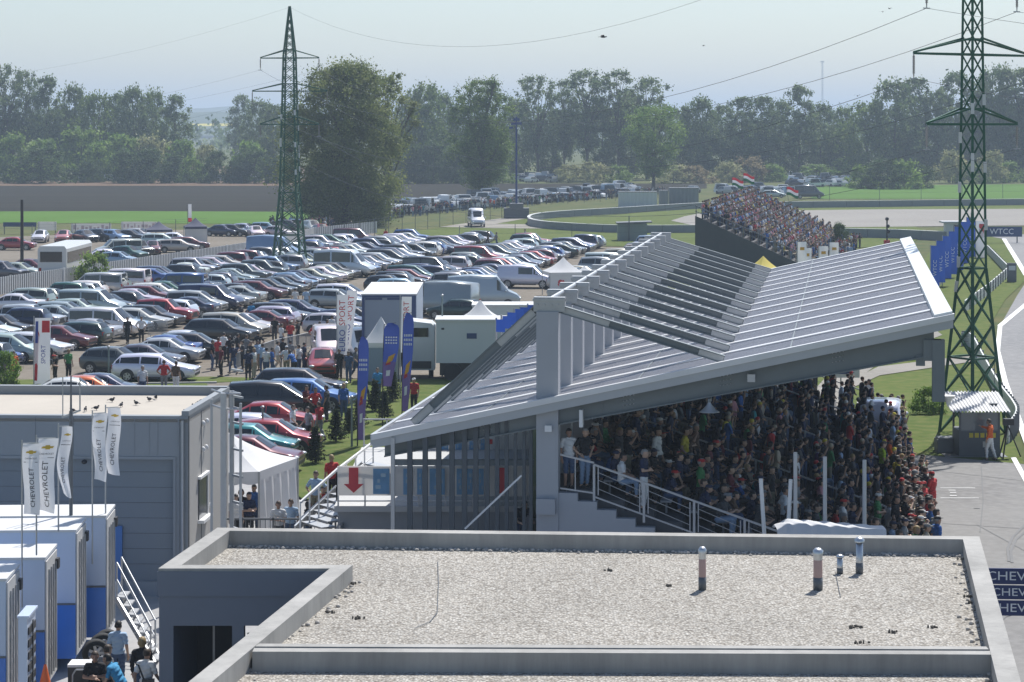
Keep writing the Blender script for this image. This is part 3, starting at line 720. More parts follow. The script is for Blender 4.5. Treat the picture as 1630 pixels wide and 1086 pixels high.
# banners on the deck railings
M_BAN = pm('white_banner', (.74,.73,.71), .7, var=.06, scale=1.2, trans=.45); M_BRED = pm('banner_red', (.62,.06,.07), .7, var=.06); M_BBLU = pm('banner_blue', (.24,.46,.68), .7, var=.22, scale=2.2, trans=.35)
M_BCYA = pm('banner_pale_blue', (.38,.52,.62), .7, var=.1, scale=2.)
def banner(x0, x1, y0, y1, D, label, squares, arrow=None, red=None):
    X0, X1 = wx(x0,D), wx(x1,D); z1, z0 = pd(0,y0,D)[2], pd(0,y1,D)[2]
    t = thing('rail_banner', label, 'banner', (X0,D,z0), 0, 'white banners on the walkway railing')
    n = 24; Wd = X1-X0; Hh = z1-z0
    mb = MB(); mb.grid(lambda u,v: (u*Wd, .025*math.sin(u*Wd*4)*v*(1-v)*4, v*Hh), n, 4); mb.grid(lambda u,v: (u*Wd, .012+.025*math.sin(u*Wd*4)*v*(1-v)*4, v*Hh), n, 4); mb.build('cloth', M_BAN, t)
    for sx0, sx1 in squares:
        a_, b_ = wx(sx0,D)-X0, wx(sx1,D)-X0
        q = MB().b2(a_,-.045,Hh*.06,b_,-.04,Hh*.92).build('printed_square', M_BBLU, t)
        c = (a_+b_)/2; w_ = b_-a_; r_ = random.Random(int(sx0))
        mm = MB()
        for i in range(3): mm.box(c+r_.uniform(-.25,.25)*w_, -.049, Hh*(.3+.2*i), w_*r_.uniform(.15,.4), .006, Hh*.12)
        mm.build('printed_figure', M_BCYA, q)
    if arrow:
        c = wx(arrow,D)-X0; MB().prof([(c-.15,Hh*.95),(c+.15,Hh*.95),(c+.15,Hh*.4),(c+.31,Hh*.4),(c,Hh*.1),(c-.31,Hh*.4),(c-.15,Hh*.4)], -.055,-.05).build('arrow', M_BRED, t)
    for rr in (red or []):
        a_, b_ = wx(rr[0],D)-X0, wx(rr[1],D)-X0; MB().b2(a_,-.045,Hh*rr[2],b_,-.04,Hh*rr[3]).build('red_block', M_BRED, t)
banner(537, 622, 742, 789, DK, 'white banner with a big red down arrow on the walkway railing', [(594,620)], 563)
banner(624, 846, 742, 790, DK+.02, 'long white banner with blue picture squares behind the lower fins', [(642,656),(664,672),(684,708),(727,735),(742,752),(762,770)], None, [(793,803,.1,.95)])
banner(660, 846, 684, 722, DK+12.4, 'upper white banner with blue pictures and a red cross behind the fins', [(702,714),(725,737),(747,757),(765,773)], None, [(684,694,.65,.95),(778,784,.4,.6)])

# ------------------------------------------------------------------ uncovered terrace stand far behind
fs_o = Vector((17.3, 210, 0)); FA = math.atan(.194)
fst = thing('open_terrace_stand', 'distant open terrace stand with a dark side wall packed with spectators', 'grandstand', fs_o, -FA)
FN, FT, FZ0, FZS, FLEN = 14, .74, 5.35, .34, 54
mb = MB()
for i in range(FN): mb.b2(i*FT-.02, 0.2, .02, i*FT+FT-.02, FLEN, FZ0-i*FZS)
mb.build('terrace', M_CONC, fst)
MB().prof([(-.3,.02),(FN*FT,.02),(FN*FT,.9),(-.3,FZ0+.35)][::-1], 0, .18).build('side_wall', pm('dark_green_boarding', (.055,.065,.065), .7, var=.2, scale=2), fst)
mb = MB(); mb.bar((-.3,0,FZ0+1.3),(FN*FT,0,1.95),.09); mb.bar((-.3,0,FZ0+.8),(FN*FT,0,1.45),.06)
for k in range(8): x = -.2+k*FN*FT/7.2; z = FZ0+.3-(k/7.2)*(FZ0-.6); mb.bar((x,0,z),(x,0,z+1.0),.07)
mb.build('railing', M_STEELD, fst)

# ------------------------------------------------------------------ lattice pylons and wires
M_PYL = pm('pylon_green_paint', (.018,.095,.05), .5, .2, var=.3, scale=1.5)
M_PYLW = pm('galvanised_patch', (.55,.56,.55), .4, .6)
def pylon_meshes(b0, b1, b2, pw=1.):
    def hw(z):
        if z < 7.6: return b0+(b1-b0)*(z/7.6)
        if z < 20.9: return b1+(b2-b1)*((z-7.6)/13.3)
        return b2+(.04-b2)*((z-20.9)/(25.6-20.9))
    M = {}
    mb = MB(); zs = [0,7.6,20.9,25.6]
    for sx in (-1,1):
        for sy in (-1,1):
            for a, b in zip(zs[:-1], zs[1:]): mb.bar((sx*hw(a),sy*hw(a),a),(sx*hw(b),sy*hw(b),b),.14*pw if a < 7 else .11*pw, None, (1,1,0))
    M['corner_post'] = (mb.mesh('corner_post', M_PYL))
    mb = MB(); lv = [0,1.8,3.5,5.0,6.4,7.6]; z = 7.6
    while z < 20.6: z += 1.02 if z < 14 else .88; lv.append(z)
    while z < 25: z += .7; lv.append(min(z,25.4))
    for a, b in zip(lv[:-1], lv[1:]):
        t = (.07 if a < 7.6 else .05)*pw
        for (p, q) in (((-1,-1),(1,-1)),((1,-1),(1,1)),((1,1),(-1,1)),((-1,1),(-1,-1))):
            A_, B_ = hw(a), hw(b)
            mb.bar((p[0]*A_,p[1]*A_,a),(q[0]*B_,q[1]*B_,b),t); mb.bar((q[0]*A_,q[1]*A_,a),(p[0]*B_,p[1]*B_,b),t)
    for a in (7.6, 14.2, 14.9, 17.4, 18.1, 20.6, 21.4, 3.5):
        for (p, q) in (((-1,-1),(1,-1)),((1,-1),(1,1)),((1,1),(-1,1)),((-1,1),(-1,-1))):
            A_ = hw(a); mb.bar((p[0]*A_,p[1]*A_,a),(q[0]*A_,q[1]*A_,a),.09)
    M['lattice'] = mb.mesh('lattice', M_PYL)
    mb = MB(); rr = random.Random(3)
    for k in range(16):
        z = rr.uniform(5,16); sx, sy = rr.choice((-1,1)), rr.choice((-1,1)); A_ = hw(z)+.02; B_ = hw(z+.55)+.02
        mb.bar((sx*A_,sy*A_,z),(sx*B_,sy*B_,z+.5),.155,None,(1,1,0))
    M['bare_patch'] = mb.mesh('bare_patch', M_PYLW)
    ARMS = ((14.2,2.9),(17.4,3.7),(20.6,2.9))
    arms = []
    for z, L_ in ARMS:
        for s in (-1,1):
            mb = MB(); h0 = hw(z)
            for sy in (-1,1):
                mb.bar((s*h0,sy*h0,z),(s*L_,0,z),.10); mb.bar((s*h0*.98,sy*h0*.98,z+.75),(s*L_,0,z+.06),.08)
            for q in (.3,.6):
                x = s*(h0+(L_-h0)*q); k = h0*(1-q); mb.bar((x,-k,z),(x,k,z),.04)
            ar = mb.mesh('cross_arm', M_PYL)
            m2 = MB(); m2.lathe([(.02,0),(.02,-.1)]+[(r,-.1-.09*i) for i in range(10) for r in (.07,.03)]+[(.02,-1.15)], (s*L_,0,z), 8); m2.bar((s*L_-.2,0,z-1.15),(s*L_+.2,0,z-1.15),.05)
            arms.append((s,z,L_,ar,m2.mesh('insulator', M_STEEL)))
    M['arms'] = arms
    return M
def pylon(x, y, rz, label, PM):
    p = gp(x, y); t = thing('power_pylon', label, 'pylon', p, rz, 'green lattice power pylons')
    for n in ('corner_post','lattice','bare_patch'): mobj(n, PM[n], t)
    tips = {}
    for s, z, L_, ar, ins in PM['arms']:
        a = mobj('cross_arm', ar, t); mobj('insulator', ins, a)
        q = Matrix.Rotation(rz,4,'Z') @ Vector((s*L_,0,z-1.15)); tips[(s,z)] = Vector(p)+q
    tips['top'] = Vector(p)+Vector((0,0,25.5)); return tips
PL = pylon(461, 432, R(-8), 'green lattice power pylon standing among the parked cars', pylon_meshes(1.42,.80,.50,1.15))
PR = pylon(1548, 690, R(34), 'green lattice power pylon rising behind the white roofed marshal booth', pylon_meshes(1.06,.43,.29))
M_WIRE = pm('power_wire', (.10,.11,.12), .5, .5)
def wire(p, q, sag, r, label):
    pts = [p.lerp(q,t)-Vector((0,0,4*sag*t*(1-t))) for t in np.linspace(0,1,25)]
    tag(MB().path(pts, r, 5).build('power_line', M_WIRE), label, 'power line', 'overhead wires between the pylons')
nm = {14.2:'lowest', 17.4:'middle', 20.6:'topmost'}
wire(PR['top'], PL['top'], 5.6, .009, 'thin earth wire sagging between the two pylon tops')
wire(PL['top'], Vector((-120,300,24)), 6, .006, 'thin earth wire running away from the far pylon top')
wire(PR['top'], Vector((75,25,24)), 4, .006, 'thin earth wire running off from the near pylon top')
for (s, z) in [k for k in PR if k != 'top']:
    sd_ = 'outer' if s < 0 else 'track side'
    wire(PR[(s,z)], PL[(s,z)], 5.2, .013, f'power wire between the pylons from the {nm[z]} {sd_} arm')
    wire(PL[(s,z)], Vector((-120+s*2,300+s,z-1.5)), 5.5, .006, f'power wire leading away beyond the far pylon from its {nm[z]} {sd_} arm')
    wire(PR[(s,z)], Vector((75+s*2,25,z-1)), 4, .009, f'power wire leading off the near pylon from its {nm[z]} {sd_} arm')
# ------------------------------------------------------------------ parked cars
M_PAINT = pm('car_paint', obcol=True, rough=.3, metal=.25, var=.04, scale=2, coat=1.0)
M_GLASS = pm('car_glass', (.018,.022,.026), .06, var=.05, spec=.8)
M_TYRE = pm('tyre_rubber', (.02,.02,.02), .85)
M_RIMM = pm('wheel_rim', (.42,.43,.44), .35, .7)
M_TRIM = pm('black_trim', (.022,.022,.024), .6)
M_HEADL = pm('headlamp_glass', (.62,.64,.66), .12, .2, spec=.9)
M_TAILL = pm('tail_lamp_red', (.34,.02,.02), .2)
M_PLATE = pm('number_plate', (.7,.7,.68), .5)
# stations from the tail (x<0) to the nose: x, underside, belt, roof (None on bonnet/boot), half width
CARS = {
 'hatchback': dict(L=4.0, st=[(-2.0,.42,.72,None,.74),(-1.93,.28,.93,None,.82),(-1.82,.24,.98,1.12,.85),(-1.5,.22,.97,1.40,.865),(-.6,.20,.95,1.475,.87),(.25,.20,.93,1.45,.87),(.98,.20,.94,1.0,.865),(1.55,.22,.84,None,.85),(1.92,.26,.76,None,.82),(2.0,.34,.68,None,.74)], gl=(2,6), wx=(1.28,-1.25)),
 'saloon': dict(L=4.6, st=[(-2.3,.42,.80,None,.74),(-2.22,.28,.98,None,.83),(-1.65,.24,1.0,None,.87),(-1.55,.23,1.0,1.04,.875),(-.85,.21,.97,1.41,.88),(-.1,.20,.94,1.46,.88),(.45,.20,.93,1.41,.88),(1.2,.20,.93,.97,.875),(1.85,.22,.83,None,.86),(2.22,.26,.75,None,.83),(2.3,.34,.67,None,.75)], gl=(3,7), wx=(1.42,-1.38)),
 'estate': dict(L=4.65, st=[(-2.33,.42,.75,None,.74),(-2.26,.28,.97,None,.83),(-2.15,.24,1.0,1.12,.86),(-1.85,.22,.99,1.43,.87),(-.7,.20,.97,1.49,.88),(.35,.20,.94,1.46,.88),(1.15,.20,.94,.99,.875),(1.85,.22,.83,None,.86),(2.25,.26,.75,None,.83),(2.33,.34,.67,None,.75)], gl=(2,6), wx=(1.42,-1.4)),
 'off_roader': dict(L=4.5, st=[(-2.25,.5,.85,None,.76),(-2.18,.36,1.08,None,.86),(-2.1,.32,1.1,1.3,.89),(-1.85,.32,1.1,1.66,.90),(-.6,.32,1.08,1.74,.91),(.3,.32,1.06,1.70,.91),(.95,.32,1.06,1.12,.905),(1.75,.34,1.0,None,.89),(2.17,.36,.92,None,.86),(2.25,.46,.84,None,.80)], gl=(2,6), wx=(1.38,-1.35)),
 'people_carrier': dict(L=4.6, st=[(-2.3,.42,.8,None,.76),(-2.23,.28,1.02,None,.85),(-2.15,.24,1.05,1.25,.88),(-1.95,.22,1.05,1.62,.89),(-.6,.20,1.03,1.70,.90),(.5,.20,1.0,1.64,.90),(1.5,.20,1.0,1.06,.89),(1.95,.22,.9,None,.87),(2.22,.26,.8,None,.83),(2.3,.36,.7,None,.76)], gl=(2,6), wx=(1.45,-1.4)),
 'van': dict(L=4.9, st=[(-2.45,.5,1.0,None,.86),(-2.42,.34,1.15,1.25,.93),(-2.36,.32,1.15,1.92,.94),(-.6,.32,1.15,1.97,.95),(.75,.32,1.14,1.92,.95),(1.5,.32,1.14,1.22,.94),(2.15,.34,1.0,None,.91),(2.4,.38,.8,None,.86),(2.45,.48,.66,None,.78)], gl=(1,5), wx=(1.6,-1.5)),
 'high_van': dict(L=5.6, st=[(-2.8,.6,1.2,None,.90),(-2.78,.4,1.3,1.4,.98),(-2.74,.36,1.3,2.42,.99),(-1,.36,1.3,2.56,1.0),(1.0,.36,1.3,2.5,1.0),(1.25,.36,1.3,2.2,.99),(1.95,.36,1.3,1.38,.98),(2.55,.38,1.08,None,.94),(2.75,.42,.9,None,.90),(2.8,.5,.7,None,.82)], gl=(1,6), wx=(1.85,-1.75)),
}
def car_meshes(k, panel=False):
    """body and fittings of one car type; panel: no side glass behind the front doors"""
    d = CARS[k]; st = d['st']; g0, g1 = d['gl']
    def ring(s):
        x, zb, zt, zr, w_ = s; tall = zr is not None
        zr = zr if tall else zt+.02
        ext = max(0., (zr-zt)); wr = w_*(.93 - .27*min(1, ext/.5)) if ext > .08 else w_*.80
        if k in ('van','high_van') and ext > .3: wr = w_*.86
        h = [(0,zb),(.78*w_,zb),(.965*w_,zb+.12),(w_,zb+.45*(zt-zb)),(.985*w_,zt-.09),(.94*w_,zt),(wr,zr-.06 if ext > .08 else zt+.01),(wr*.76,zr+.01),(0,zr+.03)]
        return [(x,y,z) for y,z in h]+[(x,-y,z) for y,z in h[-2:0:-1]]
    rings = [ring(s) for s in st]; n = len(rings[0])
    body = MB(); vs = [p for r in rings for p in r]
    fs = [(j*n+i, (j+1)*n+i, (j+1)*n+(i+1)%n, j*n+(i+1)%n) for j in range(len(rings)-1) for i in range(n)]
    body.add(vs, fs, 0, True)
    body.add(rings[0], [tuple(range(n))], 0); body.add(rings[-1], [tuple(range(n))[::-1]], 0)
    nose, tail = st[-1][0], st[0][0]
    body.b2(nose-.12,-.6,st[-1][1]+.02,nose+.012,.6,st[-1][1]+.16,1); body.b2(nose-.10,-.38,.60 if st[-1][2]>.62 else .5,nose+.008,.38,st[-1][2]-.02,1)
    body.b2(tail-.012,-.62,st[0][1]-.02,tail+.1,.62,st[0][1]+.08,1); body.b2(tail-.018,-.26,st[0][2]-.14,tail+.02,.26,st[0][2]-.03,2)
    # door shuts, sills and wheel arches as dark lines
    wm = max(s[4] for s in st)
    for sy in (-1,1):
        body.b2(-1.0,sy*(wm-.07),st[3][1]-.03,1.0,sy*(wm-.03),st[3][1]+.07,1)
        for wx_ in d['wx']: 
            prof_ = [(wx_+.40*math.cos(a_), .335+.40*math.sin(a_)) for a_ in np.linspace(0,math.pi,13)]
            body.prof([(p[0],p[1]) for p in prof_], sy*(wm-.25), sy*(wm+.004), 1)
        zl = st[4][2]
        for dx in (g0,): pass
    P = {'body': body.mesh('body', [M_PAINT, M_TRIM, M_PLATE])}
    def face_glass(pts, name, off):
        m_ = MB(); a, b, c, e = [Vector(p) for p in pts]; nn_ = (b-a).cross(e-a).normalized(); 
        m_.add([p+nn_*off for p in (a,b,c,e)], [(0,1,2,3)]); return m_
    def lerp4(a,b,c,e,u0,u1,v0,v1):
        f = lambda u,v: (a*(1-u)+b*u)*(1-v)+(e*(1-u)+c*u)*v
        return [f(u0,v0),f(u1,v0),f(u1,v1),f(u0,v1)]
    V = lambda j,i: Vector(rings[j][i])
    # windscreen: last glass station back to the roof
    for nm, ja, jb in (('windscreen', g1, g1-1),('rear_window', g0, g0+1)):
        m_ = MB()
        a,b,c,e = V(ja,7),V(ja,n-7),V(jb,n-7),V(jb,7)
        if nm == 'rear_window' and k in ('van','high_van'): a,b,c,e = V(1,7),V(1,n-7),V(2,n-7),V(2,7)
        q = lerp4(a,b,c,e,.03,.97,.06,.94); nn_ = (q[1]-q[0]).cross(q[3]-q[0]).normalized()
        if nn_.z < 0 and abs(nn_.z) > .05 or (abs(nn_.z) <= .05 and (nn_.x > 0) != (nm == 'windscreen')): nn_ = -nn_
        q[2] = q[2]+Vector((0,0,.012)); q[3] = q[3]+Vector((0,0,.012))
        mid0 = (q[0]+q[1])/2+Vector((0,0,.03)); mid1 = (q[2]+q[3])/2+Vector((0,0,.03))
        m_.add([p+nn_*.012 for p in (q[0],mid0,q[1],q[2],mid1,q[3])], [(0,1,4,5),(1,2,3,4)]); P[nm] = m_.mesh(nm, M_GLASS)
    for sd, i0, i1 in (('L',5,6),('R',n-5,n-6)):
        m_ = MB(); sy = 1 if sd == 'L' else -1
        js = list(range(g0, g1+1))
        segs = js[:-1] if not panel else js[-3:-1]
        for j in segs:
            a,b,c,e = V(j,i0),V(j+1,i0),V(j+1,i1),V(j,i1)
            u0 = .04 if j != g0 else .25; u1 = .96 if j != g1-1 else .72
            q = lerp4(a,b,c,e,u0,u1,.10,.86)
            nn_ = (q[1]-q[0]).cross(q[3]-q[0]).normalized()
            if nn_.y*sy < 0: nn_ = -nn_
            m_.add([p+nn_*.01 for p in q], [(0,1,2,3)])
        P['side_window'+sd] = m_.mesh('side_window', M_GLASS)
    m_ = MB(); r = .31 if k not in ('off_roader','van','high_van') else .36
    m_.tube((0,-.1,0),(0,.1,0),r,None,16,0,True,True); me = m_.mesh('wheel', M_TYRE); P['wheel'] = me
    m_ = MB(); 
    for s in (-1,1):
        m_.add([(math.cos(t)*r*.68, s*.106, math.sin(t)*r*.68) for t in np.linspace(0,2*math.pi,15)[:-1]], [tuple(range(14))], 0)
        for q in range(5): m_.box(math.cos(q*1.257)*r*.45, s*.108, math.sin(q*1.257)*r*.45, .07,.006,.09,0,1)
    P['rim'] = m_.mesh('rim', [M_RIMM, M_TRIM])
    P['r'] = r; P['wm'] = wm
    z = (st[-2][2]+st[-1][2])/2
    for sy, nm in ((1,'L'),(-1,'R')):
        xh = st[-2][0]; m_ = MB(); m_.ell((xh+.02, sy*st[-2][4]*.80, z-.02),(.14,.17,.085),8,5); P['headlight'+nm] = m_.mesh('headlight', M_HEADL)
        xt = st[1][0]; zt_ = st[1][2]; m_ = MB(); m_.b2(xt-.035, sy*st[1][4]*.99, zt_-.26, xt+.10, sy*st[1][4]*.70, zt_-.05); P['taillight'+nm] = m_.mesh('tail_light', M_TAILL)
        m_ = MB(); m_.ell((st[g1][0]-.25, sy*(wm+.07), st[g1][2]+.05),(.07,.10,.07),6,4); P['mirror'+nm] = m_.mesh('wing_mirror', M_PAINT)
    return P
CM = {k: car_meshes(k) for k in CARS}
CM['panel_van'] = car_meshes('van', True); CM['tall_panel_van'] = car_meshes('high_van', True)
CARS['panel_van'] = CARS['van']; CARS['tall_panel_van'] = CARS['high_van']
COLS = {'silver':(.46,.47,.48),'pale grey':(.34,.35,.36),'dark grey':(.085,.09,.10),'black':(.014,.014,.016),'white':(.78,.78,.77),'red':(.33,.02,.025),'dark red':(.12,.012,.02),
        'blue':(.03,.09,.28),'dark blue':(.015,.025,.075),'pale blue':(.22,.34,.48),'green':(.02,.10,.07),'beige':(.45,.42,.34),'turquoise':(.03,.22,.22),'dark green':(.012,.04,.03), 'bright blue':(.05,.17,.42),'pink':(.5,.16,.19),'yellow':(.6,.45,.03),'orange':(.6,.12,.02)}
def car(k, col, loc, rz, label, group, lamps=True, rims=True):
    P = CM[k]; c = COLS[col]; t = thing('parked_car' if 'van' not in k else 'parked_van', label, 'car' if 'van' not in k else 'van', loc, rz, group)
    c = tuple(x*random.uniform(.88,1.1) for x in c)
    mobj('body', P['body'], t, color=c); mobj('windscreen', P['windscreen'], t)
    if not (k == 'tall_panel_van' or k == 'panel_van'): mobj('rear_window', P['rear_window'], t)
    for s in 'LR':
        mobj('side_window', P['side_window'+s], t)
        if lamps:
            mobj('headlight', P['headlight'+s], t); mobj('tail_light', P['taillight'+s], t); mobj('wing_mirror', P['mirror'+s], t, color=c)
    for wx_ in CARS[k]['wx']:
        for sy in (-1,1):
            wl = mobj('wheel', P['wheel'], t, (wx_, sy*(P['wm']-.10), P['r']))
            if rims: mobj('rim', P['rim'], wl)
    return t
ORD = ['first','second','third','fourth','fifth','sixth','seventh','eighth','ninth','tenth','eleventh','twelfth','thirteenth','fourteenth','fifteenth','sixteenth','seventeenth','eighteenth','nineteenth','twentieth']+[f'{a}-{b}' for a in ('twenty','thirty') for b in ('first','second','third','fourth','fifth','sixth','seventh','eighth','ninth')]
PLAN = []      # (row, kind, colour, loc, rz)
CNAMES = {'hatchback':'hatchback','saloon':'saloon','estate':'estate car','off_roader':'off-roader','people_carrier':'people carrier','van':'minibus','panel_van':'small van','tall_panel_van':'high panel van','high_van':'high minibus'}
rc = random.Random(21)
POP = ['silver']*15+['pale grey']*10+['dark grey']*10+['black']*13+['white']*8+['red']*3+['dark red']*4+['blue']*4+['dark blue']*8+['pale blue']*3+['green']*2+['beige']*3+['dark green']*2
KPOP = ['hatchback']*9+['saloon']*9+['estate']*8+['off_roader']*4+['people_carrier']*4+['van']*1
WV = Vector((.1903,1,0)).normalized(); WA = math.atan(.1903)
def row_pt(s, y):       # s: sideways offset of the row line, y: photo row height on the ground
    return Vector(gp(1500-s*(y-198), y, 0.03))
def row(name, s, y0, y1, face, skip=(), special=None, ang=-.20, pitch=2.62):
    """one line of cars side by side; face +1: nose to the track side"""
    P0 = row_pt(s, y0); P1 = row_pt(s, y1); Ld = (P1-P0).length; t = 1.0; d = (P1-P0)/Ld
    special = dict(special or {}); used = set()
    while t < Ld:
        p = P0+d*t; y = HY+F*H/p.y
        if not any(a <= y <= b for a, b in skip):
            k = rc.choice(KPOP); c = rc.choice(POP)
            for (ys, sp) in special.items():
                if ys not in used and y <= ys: k, c = sp; used.add(ys)
            f = face if rc.random() < .82 else -face
            q = p + Vector((rc.uniform(-.35,.35), rc.uniform(-.1,.1), 0))
            PLAN.append((name, k, c, q, ang+rc.uniform(-.05,.05)+(0 if f > 0 else math.pi), t))
            if 'high' in CNAMES[k]: t += .5
        t += pitch*rc.uniform(.95,1.12)
row('row along the slat fence', 4.93, 500, 392, -1, [(455,462)], {476:('van','silver'), 415:('tall_panel_van','pale blue')})
row('fence side of the middle block', 4.42, 610, 388, 1, [], {505:('van','silver'), 490:('estate','dark red'), 470:('off_roader','black')})
row('aisle side of the middle block', 3.93, 640, 386, 1, [(560,566)], {540:('van','white'), 526:('estate','silver'), 498:('panel_van','dark blue'), 442:('high_van','white')}, -.26)
row('inner block beyond the aisle', 3.31, 597, 394, 1, [(578,592),(546,560),(495,507),(468,484)], {552:('estate','black')}, -.24)
row('truck side of the inner block', 2.90, 560, 392, 1, [(536,560),(470,520)], {}, -.24)
row('block behind the trucks', 2.25, 462, 398, 1, [(440,452)], {}, -.22)
row('block behind the white tent', 1.72, 440, 396, 1, [(425,440)], {}, -.2)
seen = {}
from collections import Counter
cnt = Counter((r, k, c) for r, k, c, *_ in PLAN)
PLAN.sort(key=lambda e: (e[0], e[5]))
for r, k, c, q, rz, t in PLAN:
    i = seen.get((r,k,c), 0); seen[(r,k,c)] = i+1
    nm = f'{c} {CNAMES[k]}'
    r_ = r.replace('fence side of the','fence side of').replace('aisle side of the','aisle side of')
    lab = f'the only {nm} in the {r}' if cnt[(r,k,c)] == 1 else f'{ORD[i]} {nm} along the {r}' 
    if not r.startswith('row') and not r.startswith('block') : pass
    car(k, c, q, rz, lab, 'cars parked in rows on the gravel lot', True, q.y < 235)
# one by one: x, y on the ground, kind, colour, heading, what singles it out
ONE = [
 (248,606,'estate','white',-.08,'white estate car side on at the corner of the inner block'),
 (228,588,'saloon','dark grey',-.10,'dark grey saloon just behind the white corner estate'),
 (262,577,'saloon','silver',-.12,'silver saloon between the dark grey one and the long dark estate'),
 (308,569,'estate','black',-.10,'long black estate in front of the mesh barrier'),
 (513,597,'hatchback','red',-1.45,'red hatchback facing the camera beside the barrier'),
 (524,572,'panel_van','white',-1.4,'white van behind the red hatchback by the promotional flags'),
 (575,575,'van','white',-1.3,'white minibus parked between the red white flags and the truck'),
 (432,662,'people_carrier','black',.02,'large black people carrier in the near row by the grass'),
 (492,651,'estate','bright blue',-.22,'bright blue car behind the black people carrier'),
 (478,632,'estate','black',-.14,'black estate at the back of the near row'),
 (432,690,'saloon','red',-.1,'red coupe in the near row with a long bonnet'),
 (408,712,'hatchback','white',-.12,'white hatchback beside the red coupe in the near row'),
 (398,730,'hatchback','turquoise',-.1,'turquoise and white hatchback in the near row'),
 (436,722,'hatchback','red',-.1,'red hatchback nosing out past the turquoise one'),
 (392,750,'saloon','dark red',-.14,'dark red saloon nearest the white pavilion'),
 (112,648,'saloon','white',.05,'white racing saloon behind the shed roof'),
 (136,644,'saloon','orange',.05,'orange racing saloon behind the shed roof'),
 (160,640,'saloon','dark blue',.03,'dark blue racing saloon behind the shed roof'),
 (24,398,'saloon','red',.0,'bright red saloon side on by the crop field'),
 (64,386,'hatchback','white',-1.5,'white hatchback facing the camera near the red saloon'),
 (101,386,'hatchback','pink',-1.5,'pinkish red hatchback facing the camera near the crop field'),
 (135,385,'saloon','dark grey',-.9,'dark grey saloon beside the pinkish hatchback'),
 (163,384,'estate','black',-.7,'black estate before the small dark tents'),
 (184,385,'estate','pale blue',-.8,'pale blue estate before the small dark tents'),
 (206,385,'saloon','black',-.3,'black saloon beside the pale blue estate'),
 (222,383,'hatchback','silver',-.4,'silver hatchback beside the small dark tents'),
 (168,419,'saloon','white',.3,'white saloon just behind the slat fence near the coach'),
 (188,410,'van','silver',-2.7,'silver minibus behind the slat fence'),
 (206,414,'hatchback','green',-.5,'green hatchback behind the slat fence'),
 (190,424,'hatchback','pale blue',-.2,'pale blue hatchback close behind the slat fence'),
 (222,408,'off_roader','black',-1.0,'black off-roader behind the slat fence'),
 (243,405,'hatchback','dark red',-1.4,'dark red hatchback tail on behind the slat fence'),
 (262,402,'saloon','white',.2,'white saloon tail on behind the slat fence'),
 (283,402,'estate','beige',.1,'beige estate behind the slat fence'),
 (300,398,'estate','dark red',.2,'dark red estate before the second small tent'),
 (256,392,'estate','silver',.1,'silver estate in the back file behind the slat fence'),
 (277,390,'saloon','white',.1,'white saloon in the back file behind the slat fence'),
 (4,446,'off_roader','dark grey',-.3,'dark grey off-roader at the picture edge beside the coach'),
 (30,443,'saloon','silver',-.3,'silver saloon between the coach and the dark off-roader'),
 (48,437,'saloon','dark red',-.3,'dark red saloon half hidden by the coach'),
 (407,378,'saloon','white',-1.3,'white saloon at the foot of the far pylon'),
 (392,374,'hatchback','silver',-.5,'silver hatchback in the grass beyond the lot'),
 (372,376,'estate','black',-.4,'black estate in the grass beyond the lot'),
 (354,376,'saloon','dark blue',-.4,'dark blue saloon in the grass beyond the lot'),
 (426,372,'estate','pale blue',-.4,'pale blue estate just behind the pylon'),
 (497,371,'people_carrier','silver',-1.2,'silver people carrier right under the big willow'),
 (512,375,'hatchback','red',-1.2,'red hatchback under the big willow'),
 (480,366,'hatchback','white',-.6,'white hatchback under the big willow'),
 (462,368,'estate','dark grey',-.4,'dark grey estate between the pylon and willow'),
 (446,378,'hatchback','silver',-.6,'silver hatchback right behind the pylon legs'),
 (564,390,'van','dark red',-.1,'dark red minibus parked under the willow edge'),
 (758,361,'high_van','white',-1.45,'white high van driving towards the camera on the grass track'),
 (1288,316,'high_van','dark grey',-.05,'dark grey van beyond the distant barrier'),
 (1232,315,'estate','silver',-.1,'silver estate beyond the distant barrier behind the flags'),
 (1404,705,'panel_van','white',1.35,'white van seen from behind beyond the end of the grandstand'),
 (702,502,'tall_panel_van','pale grey',2.75,'pale grey panel van angled behind the gallery of trucks'),
 (770,490,'tall_panel_van','silver',.02,'long silver panel van behind the grey trailers'),
 (838,458,'panel_van','white',-.2,'white box van beside the white logo tent'),
 (735,463,'off_roader','black',.05,'black off-roader side on behind the blue truck'),
 (640,472,'estate','pale blue',.0,'pale blue estate behind the blue truck roof'),
 (725,508,'hatchback','dark green',2.8,'dark green hatchback between the panel vans'),
]
for x, y, k, c, rz, lab in ONE:
    car(k, c, Vector(gp(x,y,.03)), rz, lab, 'cars and vans parked singly' if 'driving' not in lab else None)
print('CARS', len(PLAN)+len(ONE))
